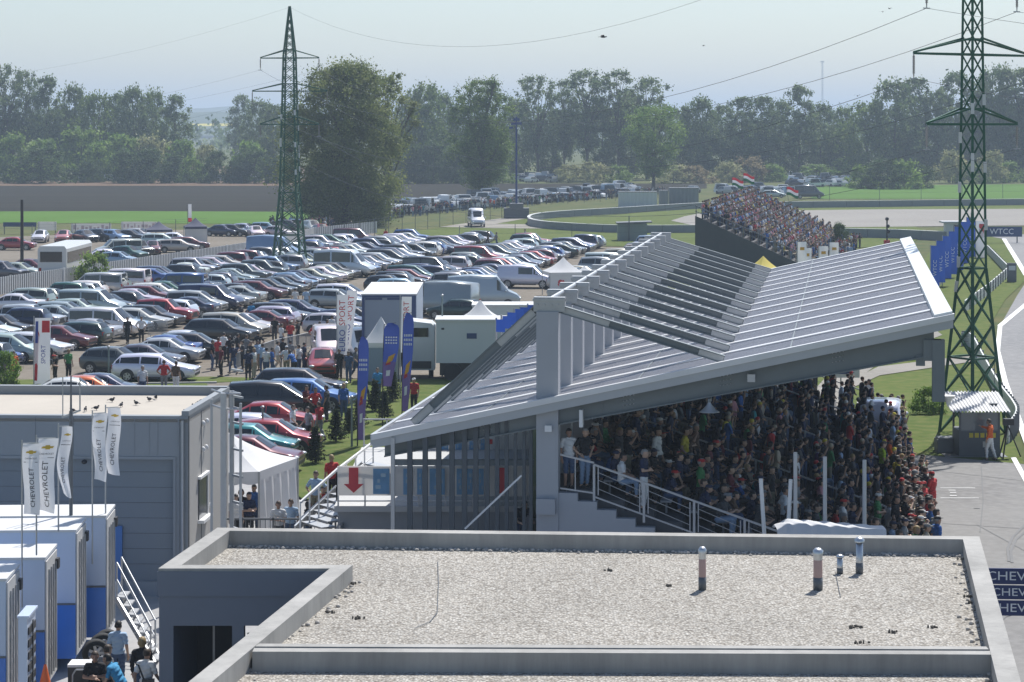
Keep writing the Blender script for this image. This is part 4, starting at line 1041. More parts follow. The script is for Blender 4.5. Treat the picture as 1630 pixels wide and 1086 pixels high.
# the far strips of cars: one mass
def far_cars(spots, name):
    mb = MB(); q = random.Random(4); cols = []
    for x, y in spots:
        p = Vector(gp(x,y,.05)); a = q.uniform(-.6,.6)+(math.pi/2 if q.random()<.4 else 0); L_ = q.uniform(3.8,4.7); h = q.uniform(1.4,1.6) if q.random() > .15 else q.uniform(1.9,2.5)
        c, s = math.cos(a), math.sin(a)
        T = lambda u,v,z: (p.x+u*c-v*s, p.y+u*s+v*c, p.z+z)
        pr = [(-.5*L_,.3),(-.5*L_,.9),(-.42*L_,h*.97),(-.2*L_,h),(.08*L_,h*.98),(.24*L_,.95),(.47*L_,.78),(.5*L_,.3)]
        n0 = len(mb.v); wd = (.86,.86,.68,.66,.66,.84,.82,.84)
        vs = [T(u,w_,z) for (u,z),w_ in zip(pr,wd)]+[T(u,-w_,z) for (u,z),w_ in zip(pr,wd)]
        n = 8
        mb.add(vs, [tuple(range(n)), tuple(range(n,2*n))[::-1]]+[(i,n+i,n+(i+1)%n,(i+1)%n) for i in range(n)], 0)
        cols += [COLS[q.choice(['white','white','white','white','silver','silver','pale grey','black','dark grey','pale blue'])]]*16  # weighted to white and silver: sun glints put into the car colours
        for sy in (-1,1):
            mb.add([T(-.40*L_,sy*.84,.98),T(.2*L_,sy*.84,.98),T(.06*L_,sy*.71,h*.93),T(-.36*L_,sy*.71,h*.93)], [(0,1,2,3)], 1); cols += [(0,0,0)]*4
            for u in (-.3,.3): mb.box(*T(u*L_,sy*.8,.3),.6,.14,.6,a,2); cols += [(0,0,0)]*8
        mb.add([T(.25*L_,-.72,.98),T(.25*L_,.72,.98),T(.10*L_,.62,h*.96),T(.10*L_,-.62,h*.96)], [(0,1,2,3)], 1); cols += [(0,0,0)]*4
    me = mb.mesh(name, [pm('far_car_paint_glints', vcol=True, rough=.3, var=.03, coat=.6), M_GLASS, M_TYRE])
    at = me.color_attributes.new('Col','FLOAT_COLOR','POINT'); at.data.foreach_set('color', np.array([(*c,1) for c in cols],'f').ravel())
    return kind(mobj(name, me), 'stuff')
q = random.Random(9); S = []
for i in range(150):
    t = i/150; x = 600+t*410; yb = 344-36*t**.85
    S.append((x+q.uniform(-4,4), yb+q.uniform(-1.5,3.5)))
    if q.random() < .6: S.append((x+q.uniform(-4,4), yb-5+q.uniform(-2,2)))
for i in range(70): S.append((q.uniform(1258,1350), q.uniform(281,298)))
for i in range(26): S.append((q.uniform(828,882), q.uniform(283,291)))
for i in range(14): S.append((q.uniform(1190,1260), q.uniform(305,310)))
for x in (4,10,34,116,176,182,322,330,338,346,352,408,412,466,478,1456,1462,345,1,60): S.append((x+q.uniform(-3,3), q.uniform(283,290)))
for i in range(10): S.append((q.uniform(1100,1200), 309+q.uniform(-2,1)))
far_cars(S, 'distant_cars')
# ------------------------------------------------------------------ people
M_SKIN = pm('skin', obcol=True, rough=.55, var=.05, scale=6)
M_CLOTH = pm('cloth', obcol=True, rough=.85, var=.16, scale=7, bump=.006, bscale=14)
M_HAIR = pm('hair', obcol=True, rough=.6, var=.2, scale=30)
M_SHOE = pm('shoe_leather', obcol=True, rough=.5, var=.1)
M_EYE = pm('eye_dark', (.02,.018,.016), .3)
M_LIP = pm('lip', (.30,.12,.10), .5)
def V3(*a): return Vector(a)
STAND = dict(pelvis=V3(0,0,.93), waist=V3(.005,0,1.08), chest=V3(.0,0,1.28), neck=V3(-.005,0,1.46), head=V3(.03,0,1.625),
 shL=V3(-.01,.175,1.405), elL=V3(-.03,.235,1.13), wrL=V3(.07,.235,.89), hdL=V3(.10,.225,.80),
 hpL=V3(0,.088,.90), knL=V3(.025,.098,.50), anL=V3(-.02,.10,.085), toL=V3(.15,.125,.035))
def mirror(j):
    for k in list(j):
        if k.endswith('L') and k[:-1]+'R' not in j: v = j[k]; j[k[:-1]+'R'] = V3(v.x,-v.y,v.z)
    return j
def pose(**kw):
    j = {k: v.copy() for k, v in STAND.items()}
    for k, v in kw.items(): j[k] = V3(*v)
    return mirror(j)
POSES = {
 'stand': pose(),
 'folded': pose(elL=(.02,.25,1.15), wrL=(.20,.02,1.19), hdL=(.20,-.08,1.22), elR=(.03,-.25,1.15), wrR=(.23,-.02,1.15), hdR=(.24,.08,1.13)),
 'walk': pose(knL=(.18,.09,.52), anL=(.24,.09,.10), toL=(.41,.10,.07), knR=(-.03,-.09,.50), anR=(-.30,-.09,.14), toR=(-.16,-.11,.035), elL=(-.13,.24,1.14), wrL=(-.12,.24,.90), hdL=(-.10,.23,.81), elR=(.06,-.24,1.13), wrR=(.24,-.22,.97), hdR=(.31,-.21,.91)),
 'hips': pose(elL=(-.08,.36,1.17), wrL=(.03,.20,1.0), hdL=(.08,.15,.96), elR=(-.08,-.36,1.17), wrR=(.03,-.20,1.0), hdR=(.08,-.15,.96)),
 'raised': pose(elL=(.12,.26,1.33), wrL=(.24,.10,1.52), hdL=(.25,.04,1.58), elR=(.12,-.24,1.31), wrR=(.25,-.06,1.50), hdR=(.26,-.02,1.56)),
 'reach': pose(head=(.05,0,1.615), elR=(.22,-.22,1.32), wrR=(.46,-.20,1.38), hdR=(.54,-.19,1.42), knL=(.12,.11,.51), anL=(.10,.12,.085), toL=(.27,.15,.035), knR=(-.06,-.12,.50), anR=(-.2,-.15,.085), toR=(-.03,-.19,.035)),
 'lean': pose(pelvis=(-.06,0,.92), waist=(.02,0,1.05), chest=(.12,0,1.21), neck=(.23,0,1.36), head=(.33,0,1.49), shL=(.19,.175,1.31), elL=(.26,.25,1.05), wrL=(.45,.22,1.0), hdL=(.53,.2,1.0), hpL=(-.06,.088,.90)),
 'sit': pose(pelvis=(0,0,.52), waist=(-.01,0,.67), chest=(-.01,0,.87), neck=(.0,0,1.05), head=(.045,0,1.21), shL=(.0,.175,.99), elL=(.06,.23,.73), wrL=(.28,.14,.67), hdL=(.36,.11,.64), hpL=(.02,.09,.50), knL=(.44,.12,.53), anL=(.42,.12,.09), toL=(.58,.14,.035)),
 'sit_fwd': pose(pelvis=(0,0,.52), waist=(.04,0,.66), chest=(.12,0,.84), neck=(.20,0,1.0), head=(.28,0,1.14), shL=(.18,.175,.95), elL=(.33,.22,.70), wrL=(.46,.06,.74), hdL=(.50,.01,.78), hpL=(.02,.09,.50), knL=(.44,.14,.53), anL=(.40,.13,.09), toL=(.56,.15,.035)),
}
def make_figure(name, j, long_sleeve=False, shorts=False, long_hair=False, vox=.0135):
    mb = MB(); segs = []
    def cap(a, b, ra, rb, lab, n=10):
        mb.ell(a,(ra,)*3,n,7); mb.ell(b,(rb,)*3,n,7); mb.tube(a,b,ra,rb,n); segs.append((a,b,(ra+rb)/2,lab))
    def blob(a, b, rx, ry, lab, ext=.08):
        d = (b-a); L_ = d.length/2+ext; z = d.normalized(); y = V3(0,1,0); x = y.cross(z).normalized(); y = z.cross(x)
        M_ = Matrix((x,y,z)).transposed(); mb.ell((a+b)/2, (rx,ry,L_), 14, 9, 0, M_); segs.append((a,b,(rx+ry)/2,lab))
    blob(j['pelvis']-V3(0,0,.03), j['waist'], .115, .16, 'pelvis', .07)
    blob(j['waist'], j['chest'], .108, .15, 'torso', .07)
    blob(j['chest']-(j['chest']-j['waist']).normalized()*.05, j['chest'].lerp(j['neck'],.6), .118, .172, 'torso', .07)
    for s in 'LR':
        sg = 1 if s == 'L' else -1
        cap(j['neck'].lerp(j['chest'],.28), j['sh'+s], .062, .060, 'torso')
        cap(j['sh'+s], j['el'+s], .055, .043, 'uarm'); cap(j['el'+s], j['wr'+s], .042, .029, 'farm')
        h = j['hd'+s]; w_ = j['wr'+s]; d = (h-w_).normalized(); side = d.cross(V3(0,0,1) if abs(d.z) < .9 else V3(1,0,0)).normalized(); nn_ = side.cross(d)
        m_ = w_+d*.075; cap(w_+d*.02, m_, .029, .034, 'hand')
        for q in range(4):
            o = side*(-.027+.018*q); ln = (.062,.074,.069,.052)[q]; k1 = m_+o+d*.015; k2 = k1+d*ln*.55+nn_*(-.006); k3 = k2+(d*.7-nn_*.7).normalized()*ln*.5
            cap(k1,k2,.0105,.0095,'hand',6); cap(k2,k3,.0095,.008,'hand',6)
        t1 = w_+d*.03+side*(-.03*sg); t2 = t1+(d*.7-side*sg*.7).normalized()*.045; cap(t1,t2,.013,.010,'hand',6); cap(t2,t2+d*.028,.010,.009,'hand',6)
        cap(j['hp'+s], j['kn'+s], .090, .058, 'thigh'); cap(j['kn'+s], j['an'+s], .058, .039, 'shin')
        k = j['kn'+s].lerp(j['an'+s],.3)-V3(.018,0,0); mb.ell(k,(.052,.05,.10),8,6)
        hl = j['an'+s]-V3(.035,0,.04); cap(hl, j['to'+s], .042, .034, 'foot')
    cap(j['neck']-V3(0,0,.02), j['head']-V3(.02,0,.06), .056, .052, 'neck')
    hc = j['head']; mb.ell(hc+V3(-.005,0,.015),(.102,.080,.112),14,10); mb.ell(hc+V3(.03,0,-.055),(.066,.060,.072),12,8)
    segs.append((hc-V3(0,0,.05),hc+V3(0,0,.05),.085,'head'))
    mb.ell(hc+V3(.098,0,-.02),(.022,.014,.028),8,6); mb.ell(hc+V3(.085,0,-.065),(.018,.026,.014),8,5)
    for s in (-1,1): mb.ell(hc+V3(-.01,s*.083,-.01),(.022,.012,.034),8,6); mb.ell(hc+V3(.078,s*.035,.022),(.02,.024,.008),8,5)
    me = mb.mesh('raw', M_SKIN); ob = bpy.data.objects.new('raw', me); COL.objects.link(ob)
    md = ob.modifiers.new('r','REMESH'); md.mode = 'VOXEL'; md.voxel_size = vox
    sm = ob.modifiers.new('s','SMOOTH'); sm.factor = .5; sm.iterations = 2
    dg = bpy.context.evaluated_depsgraph_get(); body = bpy.data.meshes.new_from_object(ob.evaluated_get(dg))
    bpy.data.objects.remove(ob); bpy.data.meshes.remove(me)
    body.name = 'body'; body.materials.clear(); body.materials.append(M_SKIN)
    nv = len(body.vertices); co = np.empty(nv*3,'f'); body.vertices.foreach_get('co', co); co = co.reshape(-1,3)
    no = np.empty(nv*3,'f'); body.vertices.foreach_get('normal', no); no = no.reshape(-1,3)
    best = np.full(nv, 1e9); lab = np.zeros(nv,'i'); tt = np.zeros(nv); names = []
    for k,(a,b,r,l) in enumerate(segs):
        A_ = np.array(a); d = np.array(b)-A_; t = np.clip(((co-A_)@d)/(d@d),0,1); dist = np.linalg.norm(co-(A_+t[:,None]*d),axis=1)-r
        m_ = dist < best; best[m_] = dist[m_]; lab[m_] = k; tt[m_] = t[m_]; names.append(l)
    L_ = np.array(names)[lab]
    np_ = len(body.polygons); lt = np.empty(np_,'i'); body.polygons.foreach_get('loop_total', lt); ls = np.empty(np_,'i'); body.polygons.foreach_get('loop_start', ls)
    lv = np.empty(len(body.loops),'i'); body.loops.foreach_get('vertex_index', lv)
    faces = [lv[s:s+n].tolist() for s, n in zip(ls, lt)]
    body.polygons.foreach_set('use_smooth', np.ones(np_,bool))
    hv = co-np.array(hc)
    def sub(mask, off, nm, mat, puff=None):
        fs = [f for f in faces if all(mask[i] for i in f)]
        ids = sorted({i for f in fs for i in f}); mp = {i:k for k,i in enumerate(ids)}
        o_ = off if puff is None else puff
        P = co[ids]+no[ids]*(o_ if np.isscalar(o_) else o_[ids][:,None])
        me = bpy.data.meshes.new(nm); me.from_pydata(P.tolist(), [], [[mp[i] for i in f] for f in fs]); me.materials.append(mat)
        me.polygons.foreach_set('use_smooth', np.ones(len(fs),bool)); me.update(); return me
    top = (L_ == 'torso') | ((L_ == 'pelvis') & (tt > .25)) | (L_ == 'uarm') & ((tt < .8) | long_sleeve) | (long_sleeve & (L_ == 'farm') & (tt < .93))
    leg = ((L_ == 'pelvis') & (tt < .6)) | (L_ == 'thigh') | ((L_ == 'shin') & (tt < (.12 if shorts else .93)))
    fold = .006*np.sin(co[:,2]*60+co[:,1]*25)+.004*np.sin(co[:,0]*70+co[:,2]*30)
    out = dict(body=body, shirt=sub(top,.015,'shirt',M_CLOTH,.016+fold), trousers=sub(leg,.012,'trousers',M_CLOTH,.013+fold*.8), shoes=sub((L_=='foot'),.008,'shoes',M_SHOE))
    hair = (L_ == 'head') & ((hv[:,2] > .045) | ((hv[:,0] < -.012) & (hv[:,2] > (-.10 if long_hair else -.035))))
    if long_hair: hair |= (L_ == 'neck') & (hv[:,0] < -.03)
    out['hair'] = sub(hair, .014 if not long_hair else .024, 'hair', M_HAIR)
    m_ = MB()
    for s in (-1,1): m_.ell(hc+V3(.0905,s*.033,.004),(.006,.012,.007),6,4)
    out['eyes'] = m_.mesh('eyes', M_EYE)
    m_ = MB(); m_.ell(hc+V3(.099,0,-.064),(.006,.02,.006),6,4); out['mouth'] = m_.mesh('mouth', M_LIP)
    m_ = MB(); m_.ell(hc+V3(-.008,0,.055),(.113,.092,.078),12,7); m_.ell(hc+V3(.115,0,.052),(.075,.07,.008),10,4); out['cap'] = m_.mesh('cap', M_CLOTH)
    return out
FIGS = {}
for k in POSES:
    FIGS[k] = make_figure(k, POSES[k])
FIGS['stand_long'] = make_figure('sl', POSES['stand'], True, False, True)
FIGS['stand_shorts'] = make_figure('ss', POSES['stand'], False, True)
FIGS['walk_shorts'] = make_figure('ws', POSES['walk'], False, True)
FIGS['folded_long'] = make_figure('fl', POSES['folded'], True, False, False)
FIGS['sit_long'] = make_figure('sil', POSES['sit'], True, False, True)
FIGS['reach_long'] = make_figure('rl', POSES['reach'], True)
CCOL = {'white':(.74,.74,.73),'black':(.015,.015,.017),'navy':(.02,.03,.075),'grey':(.22,.23,.24),'dark grey':(.06,.062,.067),'red':(.50,.03,.03),'blue':(.04,.14,.42),'pale blue':(.38,.52,.68),'sky blue':(.05,.30,.55),
        'green':(.05,.22,.07),'yellow':(.62,.52,.05),'orange':(.75,.14,.02),'beige':(.48,.42,.32),'brown':(.12,.075,.045),'maroon':(.14,.02,.03),'pink':(.6,.28,.32),'denim':(.06,.10,.19),'light denim':(.20,.29,.42),'khaki':(.26,.23,.15),'lime':(.42,.60,.03),'teal':(.03,.25,.28),'purple':(.16,.08,.25)}
HCOL = {'dark-haired':(.02,.015,.012),'brown-haired':(.06,.038,.022),'fair-haired':(.34,.24,.11),'grey-haired':(.32,.31,.30)}
rp = random.Random(99)
def person(fig, loc, rz, label, top, legs, hair='dark-haired', cap=None, group=None, s=1., shoes='black'):
    f = FIGS[fig]; t = thing('person', label, 'person', loc, rz, group); t.scale = (s,s,s)
    sk = rp.choice(((.42,.26,.18),(.34,.20,.14),(.48,.31,.22)))
    mobj('body', f['body'], t, color=sk); mobj('shirt', f['shirt'], t, color=CCOL[top]); mobj('trousers', f['trousers'], t, color=CCOL[legs]); mobj('shoes', f['shoes'], t, color=CCOL[shoes])
    if cap: mobj('cap', f['cap'], t, color=CCOL[cap])
    mobj('hair', f['hair'], t, color=HCOL[hair])
    mobj('eyes', f['eyes'], t); mobj('mouth', f['mouth'], t)
    return t
# ---- spectators in the covered stand
SEATS = []
def proj(p): return CX+F*p.x/p.y, HY+F*(H-p.z)/p.y
TOPS = ['black']*24+['navy']*18+['dark grey']*16+['grey']*6+['white']*6+['blue']*3+['red']*3+['pale blue']*4+['maroon']*3+['brown']*2+['beige']*3+['green']*2+['yellow']*1+['orange']*1+['teal']*1+['pink']*1+['purple']*1
LEGS = ['denim']*7+['black']*8+['light denim']*2+['khaki']*3+['dark grey']*3+['beige']
HAIRS = ['dark-haired']*12+['brown-haired']*6+['fair-haired']*1+['grey-haired']*1
def fascia(x): return 728-.2087*(x-595)
for i in range(NROW):
    y = 1.35+rp.random()*.3
    while y < 42:
        if rp.random() < .90 and not any(abs(y-a) < .45 for a in (11.9,22.9,33.6)):
            up = rp.random() < .30
            p = gl(row_x(i)+(.30 if not up else .50)+rp.uniform(-.2,.2), y, row_z(i)+.004)
            hx, hy = proj(p+Vector((0,0,1.25 if not up else 1.65)))
            if hy < 852 and hy+26 > fascia(hx) and hx < 1475: SEATS.append((p, i, y, up, hy))
        y += rp.uniform(.50,.62)
for k in range(3):
    y = 6.0
    while y < 41:
        if rp.random() < ((.93,.85,.5) if y < 24 else (.8,.35,.0))[k]:
            p = gl(10.62+.36*k+rp.uniform(-.1,.1), y, .06); hx, hy = proj(p+Vector((0,0,1.65)))
            if hy < 855 and hy+26 > fascia(hx): SEATS.append((p, 90+k, y, True, hy))
        y += rp.uniform(.5,.75)
def vis_rank(s):       # nearest first, the sunlit fence line a little earlier
    return s[0].y-(9 if s[1] >= 90 else 0)
SEATS.sort(key=vis_rank)
IND, REST = SEATS[:205], SEATS[205:]
ROWN = lambda i: ('against the trackside fence','one rank behind the fence','outermost at the trackside fence')[i-90] if i >= 90 else f'in the stand\'s {ORD[i]} row'
PL_ = []
for p, i, y, up, hy in sorted(IND, key=lambda s: (s[1], s[2])):
    top, legs, hair = rp.choice(TOPS), rp.choice(LEGS), rp.choice(HAIRS); cap = rp.choice([None]*6+['white','red','navy','black','grey'])
    PL_.append((p,i,up,top,legs,hair,cap))
PC = Counter((e[1],e[2],e[3],e[5] if not e[6] else e[6]) for e in PL_); PI = {}
for p, i, up, top, legs, hair, cap in PL_:
    key = (i,up,top,hair if not cap else cap); n_ = PI.get(key,0); PI[key] = n_+1
    who = f'{"standing" if up else "seated"} {hair if not cap else cap+"-capped"} spectator in {top}'
    where = ROWN(i)
    lab = f'{who} {where}' if PC[key] == 1 else f'{ORD[n_]} {who} {where}'
    fig = rp.choice(['stand','folded','raised','hips','stand_long','folded_long','stand']) if up else rp.choice(['sit','sit','sit_fwd','sit_long'])
    person(fig, p, -GA+rp.uniform(-.35,.35)+(.25 if i >= 90 else 0), lab, top, legs, hair, cap, 'spectators in the covered stand', rp.uniform(.95,1.05))
print('PEOPLE', len(IND), len(REST))
# ---- the rest of the crowds, one mass each
def crowd(name, spots, seed, TOPS=TOPS):
    q = random.Random(seed); mb = MB(); cols = []
    def put(c): cols.extend([c]*(len(mb.v)-len(cols)))
    for p, rz, up in spots:
        c, s = math.cos(rz), math.sin(rz); b = 0 if up else -.42
        T = lambda x,y,z: (p.x+x*c-y*s, p.y+x*s+y*c, p.z+z)
        top = CCOL[q.choice(TOPS)]; lg = CCOL[q.choice(LEGS)]; hr = HCOL[q.choice(HAIRS)]; sk = (.46,.29,.2)
        if q.random() < .2: hr = CCOL[q.choice(['white','red','navy','beige','yellow'])]
        ln = q.uniform(-.02,.08); tilt = q.uniform(-.05,.05)
        rings = [(.13,.17,.88+b,0),(.12,.16,1.05+b,ln*.3),(.13,.20,1.28+b,ln),(.09,.19,1.42+b,ln),(.05,.06,1.47+b,ln)]
        vs = []; 
        for rx, ry, z, dx in rings:
            for a in range(8): t = a*.785; vs.append(T(dx+rx*math.cos(t), tilt*(z-.9-b)+ry*math.sin(t), z))
        fs = [(j*8+i, j*8+(i+1)%8, (j+1)*8+(i+1)%8, (j+1)*8+i) for j in range(4) for i in range(8)]
        mb.add(vs, fs, 0, True); put(top)
        hx = ln+.03; hd = T(hx,tilt*.6,1.62+b); mb.ell(hd,(.085,.08,.115),8,6); put(sk); mb.ell((hd[0]-.015*c,hd[1]-.015*s,hd[2]+.035),(.096,.09,.09),8,5); put(hr)
        for sy in (-1,1):
            e = T(.05+q.uniform(-.05,.12), sy*.26, 1.13+b); h = T(.22+q.uniform(-.1,.05), sy*q.uniform(.08,.22), (1.05 if q.random() < .8 else 1.5)+b)
            mb.tube(T(ln,sy*.18,1.39+b), e, .055,.045,5); put(top); mb.tube(e,h,.042,.03,5); put(sk)
            if up: mb.tube(T(0,sy*.09,.93),T(.02,sy*.1,.5),.09,.06,5); mb.tube(T(.02,sy*.1,.5),T(0,sy*.1,.03),.06,.045,5)
            else: mb.tube(T(0,sy*.09,.5),T(.42,sy*.11,.52),.09,.065,5); mb.tube(T(.42,sy*.11,.52),T(.42,sy*.11,.05),.06,.045,5)
            put(lg)
    me = mb.mesh(name, pm('crowd_cloth', vcol=True, rough=.85, var=.12, scale=6))
    at = me.color_attributes.new('Col','FLOAT_COLOR','POINT'); at.data.foreach_set('color', np.array([(*c,1) for c in cols],'f').ravel())
    return kind(mobj(name, me), 'stuff')
crowd('covered_stand_crowd', [(p, -GA+rp.uniform(-.4,.4), up) for p, i, y, up, hy in REST], 1)
fx_ = Vector((math.cos(FA),-math.sin(FA),0)); fy_ = Vector((math.sin(FA),math.cos(FA),0)); S = []
for i in range(FN):
    y = .5
    while y < FLEN:
        if rp.random() < .94: S.append((fs_o+fx_*(i*FT+.35+rp.uniform(-.1,.1))+fy_*y+Vector((0,0,FZ0-i*FZS)), -FA+rp.uniform(-.5,.5), rp.random() < .8))
        y += rp.uniform(.5,.66)
for i in range(60): S.append((fs_o+fx_*rp.uniform(FN*FT+.3,FN*FT+2.5)+fy_*rp.uniform(4,FLEN)+Vector((0,0,.05)), rp.uniform(-1,1), True))
crowd('far_stand_crowd', S, 2, ['white']*8+['pale blue']*6+['black']*6+['navy']*5+['grey']*6+['pink']*4+['red']*4+['maroon']*2+['blue']*4+['beige']*5+['dark grey']*4+['yellow']*1+['light denim']*3)
S = []
for i in range(210):
    x = rp.uniform(585,1060); yb = 352-40*max(0,(x-600)/420)**.8 if x > 600 else 352
    S.append((Vector(gp(x, yb+rp.uniform(-1.5,2.))), rp.uniform(0,6.28), True))
crowd('distant_roadside_crowd', S, 3)
S = []
for i in range(46): S.append((Vector(gp(rp.uniform(430,530), rp.uniform(362,372))), rp.uniform(0,6.28), True))
crowd('crowd_under_the_willow', S, 4)
# ---- people told apart: x, y of the feet, height of the ground, figure, heading, clothes
FOLK = [
 (470,496,0,'walk',1.5,'white','denim','dark-haired',None,'man in a white shirt walking up the lot aisle with a bag'),
 (487,496,0,'walk_shorts',1.5,'pale blue','light denim','brown-haired',None,'companion in pale blue walking beside the white-shirted man in the aisle'),
 (383,523,0,'stand',2.6,'dark grey','khaki','dark-haired',None,'man in dark grey standing in the aisle beside the turquoise shirt'),
 (400,521,0,'walk',1.6,'sky blue','beige','dark-haired',None,'person in a bright turquoise shirt walking in the lot aisle'),
 (203,548,0,'walk',-1.6,'black','black','dark-haired',None,'person all in black between the white minibus and silver estate'),
 (225,547,0,'hips',-1.4,'white','black','brown-haired',None,'person in a white top and black trousers by the silver estate'),
 (64,611,0,'folded',.3,'black','black','dark-haired',None,'person in black closest to the red and white flag'),
 (76,612,0,'lean',.3,'dark grey','dark grey','dark-haired','red','red-capped person bending over beside the red and white flag'),
 (88,610,0,'stand',2.9,'black','black','dark-haired',None,'person in black facing the red-capped one by the flag'),
 (109,606,0,'stand',-.8,'green','black','fair-haired',None,'fair-haired person in a dark green jacket beside the flag group'),
 (22,610,0,'stand',-1.,'orange','red','dark-haired',None,'marshal in an orange top beside the bush at the picture edge'),
 (227,636,0,'stand',-1.2,'white','denim','grey-haired',None,'person in white showing head and shoulders above the shed roof'),
 (261,626,0,'hips',1.6,'red','grey','brown-haired',None,'person in a red top on the grass behind the shed'),
 (280,628,0,'stand_shorts',1.2,'brown','white','brown-haired',None,'person in a brown top and pale shorts on the grass behind the shed'),
 (347,585,0,'stand',1.,'red','dark grey','brown-haired',None,'person in a red top by the mesh barrier'),
 (366,582,0,'folded',2.,'black','black','dark-haired',None,'person in black beside the red top at the mesh barrier'),
 (378,578,0,'stand',.5,'black','denim','dark-haired',None,'second person in black along the mesh barrier'),
 (392,580,0,'stand',1.,'grey','denim','brown-haired',None,'person in a grey top among the group at the barrier'),
 (411,575,0,'hips',1.9,'black','black','dark-haired',None,'burly person in black at the middle of the barrier'),
 (437,547,0,'stand',-1.7,'black','dark grey','dark-haired',None,'lone person in black behind the mesh barrier'),
 (404,604,0,'stand',-.5,'white','beige','fair-haired',None,'person in a white top and pale trousers before the barrier'),
 (424,603,0,'folded',1.2,'white','denim','dark-haired',None,'person in a white top with folded arms before the barrier'),
 (433,603,0,'walk',.3,'blue','denim','brown-haired',None,'person in a royal blue top before the barrier'),
 (418,596,0,'stand',2.,'pale blue','denim','brown-haired',None,'person in a pale blue top behind the two white tops'),
 (456,600,0,'hips',1.5,'white','khaki','dark-haired','white','white-capped person in white next to the royal blue top'),
 (476,598,0,'stand',2.6,'white','denim','brown-haired',None,'person in a white top standing by the red hatchback'),
 (484,594,0,'stand',.6,'navy','navy','dark-haired',None,'person in a navy outfit nearest the red hatchback'),
 (462,590,0,'stand',1.4,'grey','black','dark-haired',None,'person in grey behind the white-capped one'),
 (395,606,0,'stand',1.8,'navy','black','dark-haired',None,'person in navy before the barrier beside the pale trousers'),
 (466,707,0,'walk_shorts',-.3,'white','black','brown-haired',None,'tall person in white shirt and black shorts walking by the red coupe'),
 (491,711,0,'walk',-2.6,'grey','black','dark-haired',None,'person in grey shirt and black trousers on the lawn edge'),
 (508,702,0,'walk',2.4,'red','grey','brown-haired',None,'person in red shirt and grey trousers walking on the lawn'),
 (487,672,0,'folded',-.5,'maroon','black','dark-haired',None,'person in maroon at the nose of the black people carrier'),
 (502,676,0,'hips',-1.,'red','black','dark-haired',None,'person in red standing hands on hips beside the bright blue car'),
 (520,672,0,'stand',2.9,'dark grey','black','dark-haired',None,'person in dark grey beside the red one at the blue car'),
 (547,668,0,'stand',-1.2,'blue','denim','fair-haired',None,'person in a blue top leaning by the thin lamp post'),
 (580,642,0,'walk',-.4,'red','black','dark-haired',None,'person in red striding between the blue flags'),
 (601,640,0,'stand',-1.5,'sky blue','denim','brown-haired',None,'person in a light blue top between the first two blue flags'),
 (659,658,0,'stand',-1.9,'red','black','dark-haired','white','person in red polo and white cap beside the tallest blue flag'),
 (555,610,0,'stand',-1.9,'denim','denim','dark-haired',None,'person in denim under the yellow sign by the truck'),
 (548,560,0,'stand',-1.9,'pale blue','denim','dark-haired',None,'person in pale blue behind the red and white flags'),
 (528,545,0,'stand',1.2,'white','denim','dark-haired',None,'person in white just left of the red and white flags'),
 (500,560,0,'hips',1.,'red','denim','dark-haired',None,'first person in red along the far barrier end'),
 (509,556,0,'stand',2.,'red','black','brown-haired',None,'second person in red along the far barrier end'),
 (520,552,0,'stand',.4,'black','black','dark-haired',None,'person in black behind the two red tops'),
 (700,545,0,'stand',.4,'pink','beige','dark-haired',None,'person in pink between the truck and panel van'),
 (688,552,0,'stand',1.4,'maroon','denim','dark-haired',None,'person in maroon between the truck and panel van'),
 (614,388,0,'stand',1.4,'red','black','dark-haired',None,'person in red on the grass under the willow edge'),
 (632,386,0,'walk',.4,'navy','denim','dark-haired',None,'person in navy on the grass past the willow'),
 (777,392,0,'walk',2.8,'black','black','dark-haired',None,'dark dressed walker at the end of the parked rows'),
 (790,394,0,'walk',.4,'grey','denim','dark-haired',None,'walker in grey crossing the grass at the end of the rows'),
 (836,388,0,'walk',3.,'grey','denim','brown-haired',None,'walker in grey beyond the silver cars near the fence'),
 (1484,828,0,'folded',2.4,'red','red','dark-haired','red','marshal in a red overall standing on the pit lane'),
 (1471,846,0,'stand',2.6,'red','black','dark-haired','red','red-capped marshal at the corner of the crowd'),
 (1576,733,0,'reach_long',2.6,'orange','white','brown-haired',None,'marshal in orange shirt and white trousers leaning on the booth'),
]
for k,(x,y,top,legs,fig,lab) in enumerate(((338,590,'black','denim','stand','person in black at the ladder end of the barrier group'),(356,576,'white','black','hips','white top far back in the barrier group by the ladder'),(371,596,'navy','denim','walk','person in navy walking just in front of the barrier group'),(386,590,'dark grey','black','folded','person in dark grey with folded arms inside the barrier group'),(399,592,'black','black','stand_long','long-haired person in black inside the barrier group'),(410,590,'pale blue','khaki','stand','pale blue top and khaki trousers inside the barrier group'),(442,592,'white','beige','walk','white top and beige trousers walking towards the red hatchback'),(450,586,'black','denim','stand','black top and jeans between the barrier group and red hatchback'),(468,604,'blue','black','lean','person in blue bending forward before the red hatchback'),(352,600,'maroon','black','stand','person in maroon nearest the shed among the barrier group'),(540,606,'black','black','stand','person in black under the red and white flags'),(566,603,'grey','denim','walk','person in grey walking behind the first blue flag'),(448,560,'white','denim','stand','white top directly behind the mesh barrier'),(462,556,'red','denim','folded','red top directly behind the mesh barrier'),(474,553,'black','black','stand','black top directly behind the mesh barrier'))):
    FOLK.append((x,y,0,fig,1.1*k,top,legs,HAIRS[k%len(HAIRS)] if fig != 'stand_long' else 'brown-haired',None,lab))
for x, y, z, fig, rz, top, legs, hair, cap, lab in FOLK:
    person(fig, gp(x,y,z+.04), rz, lab, top, legs, hair, cap)
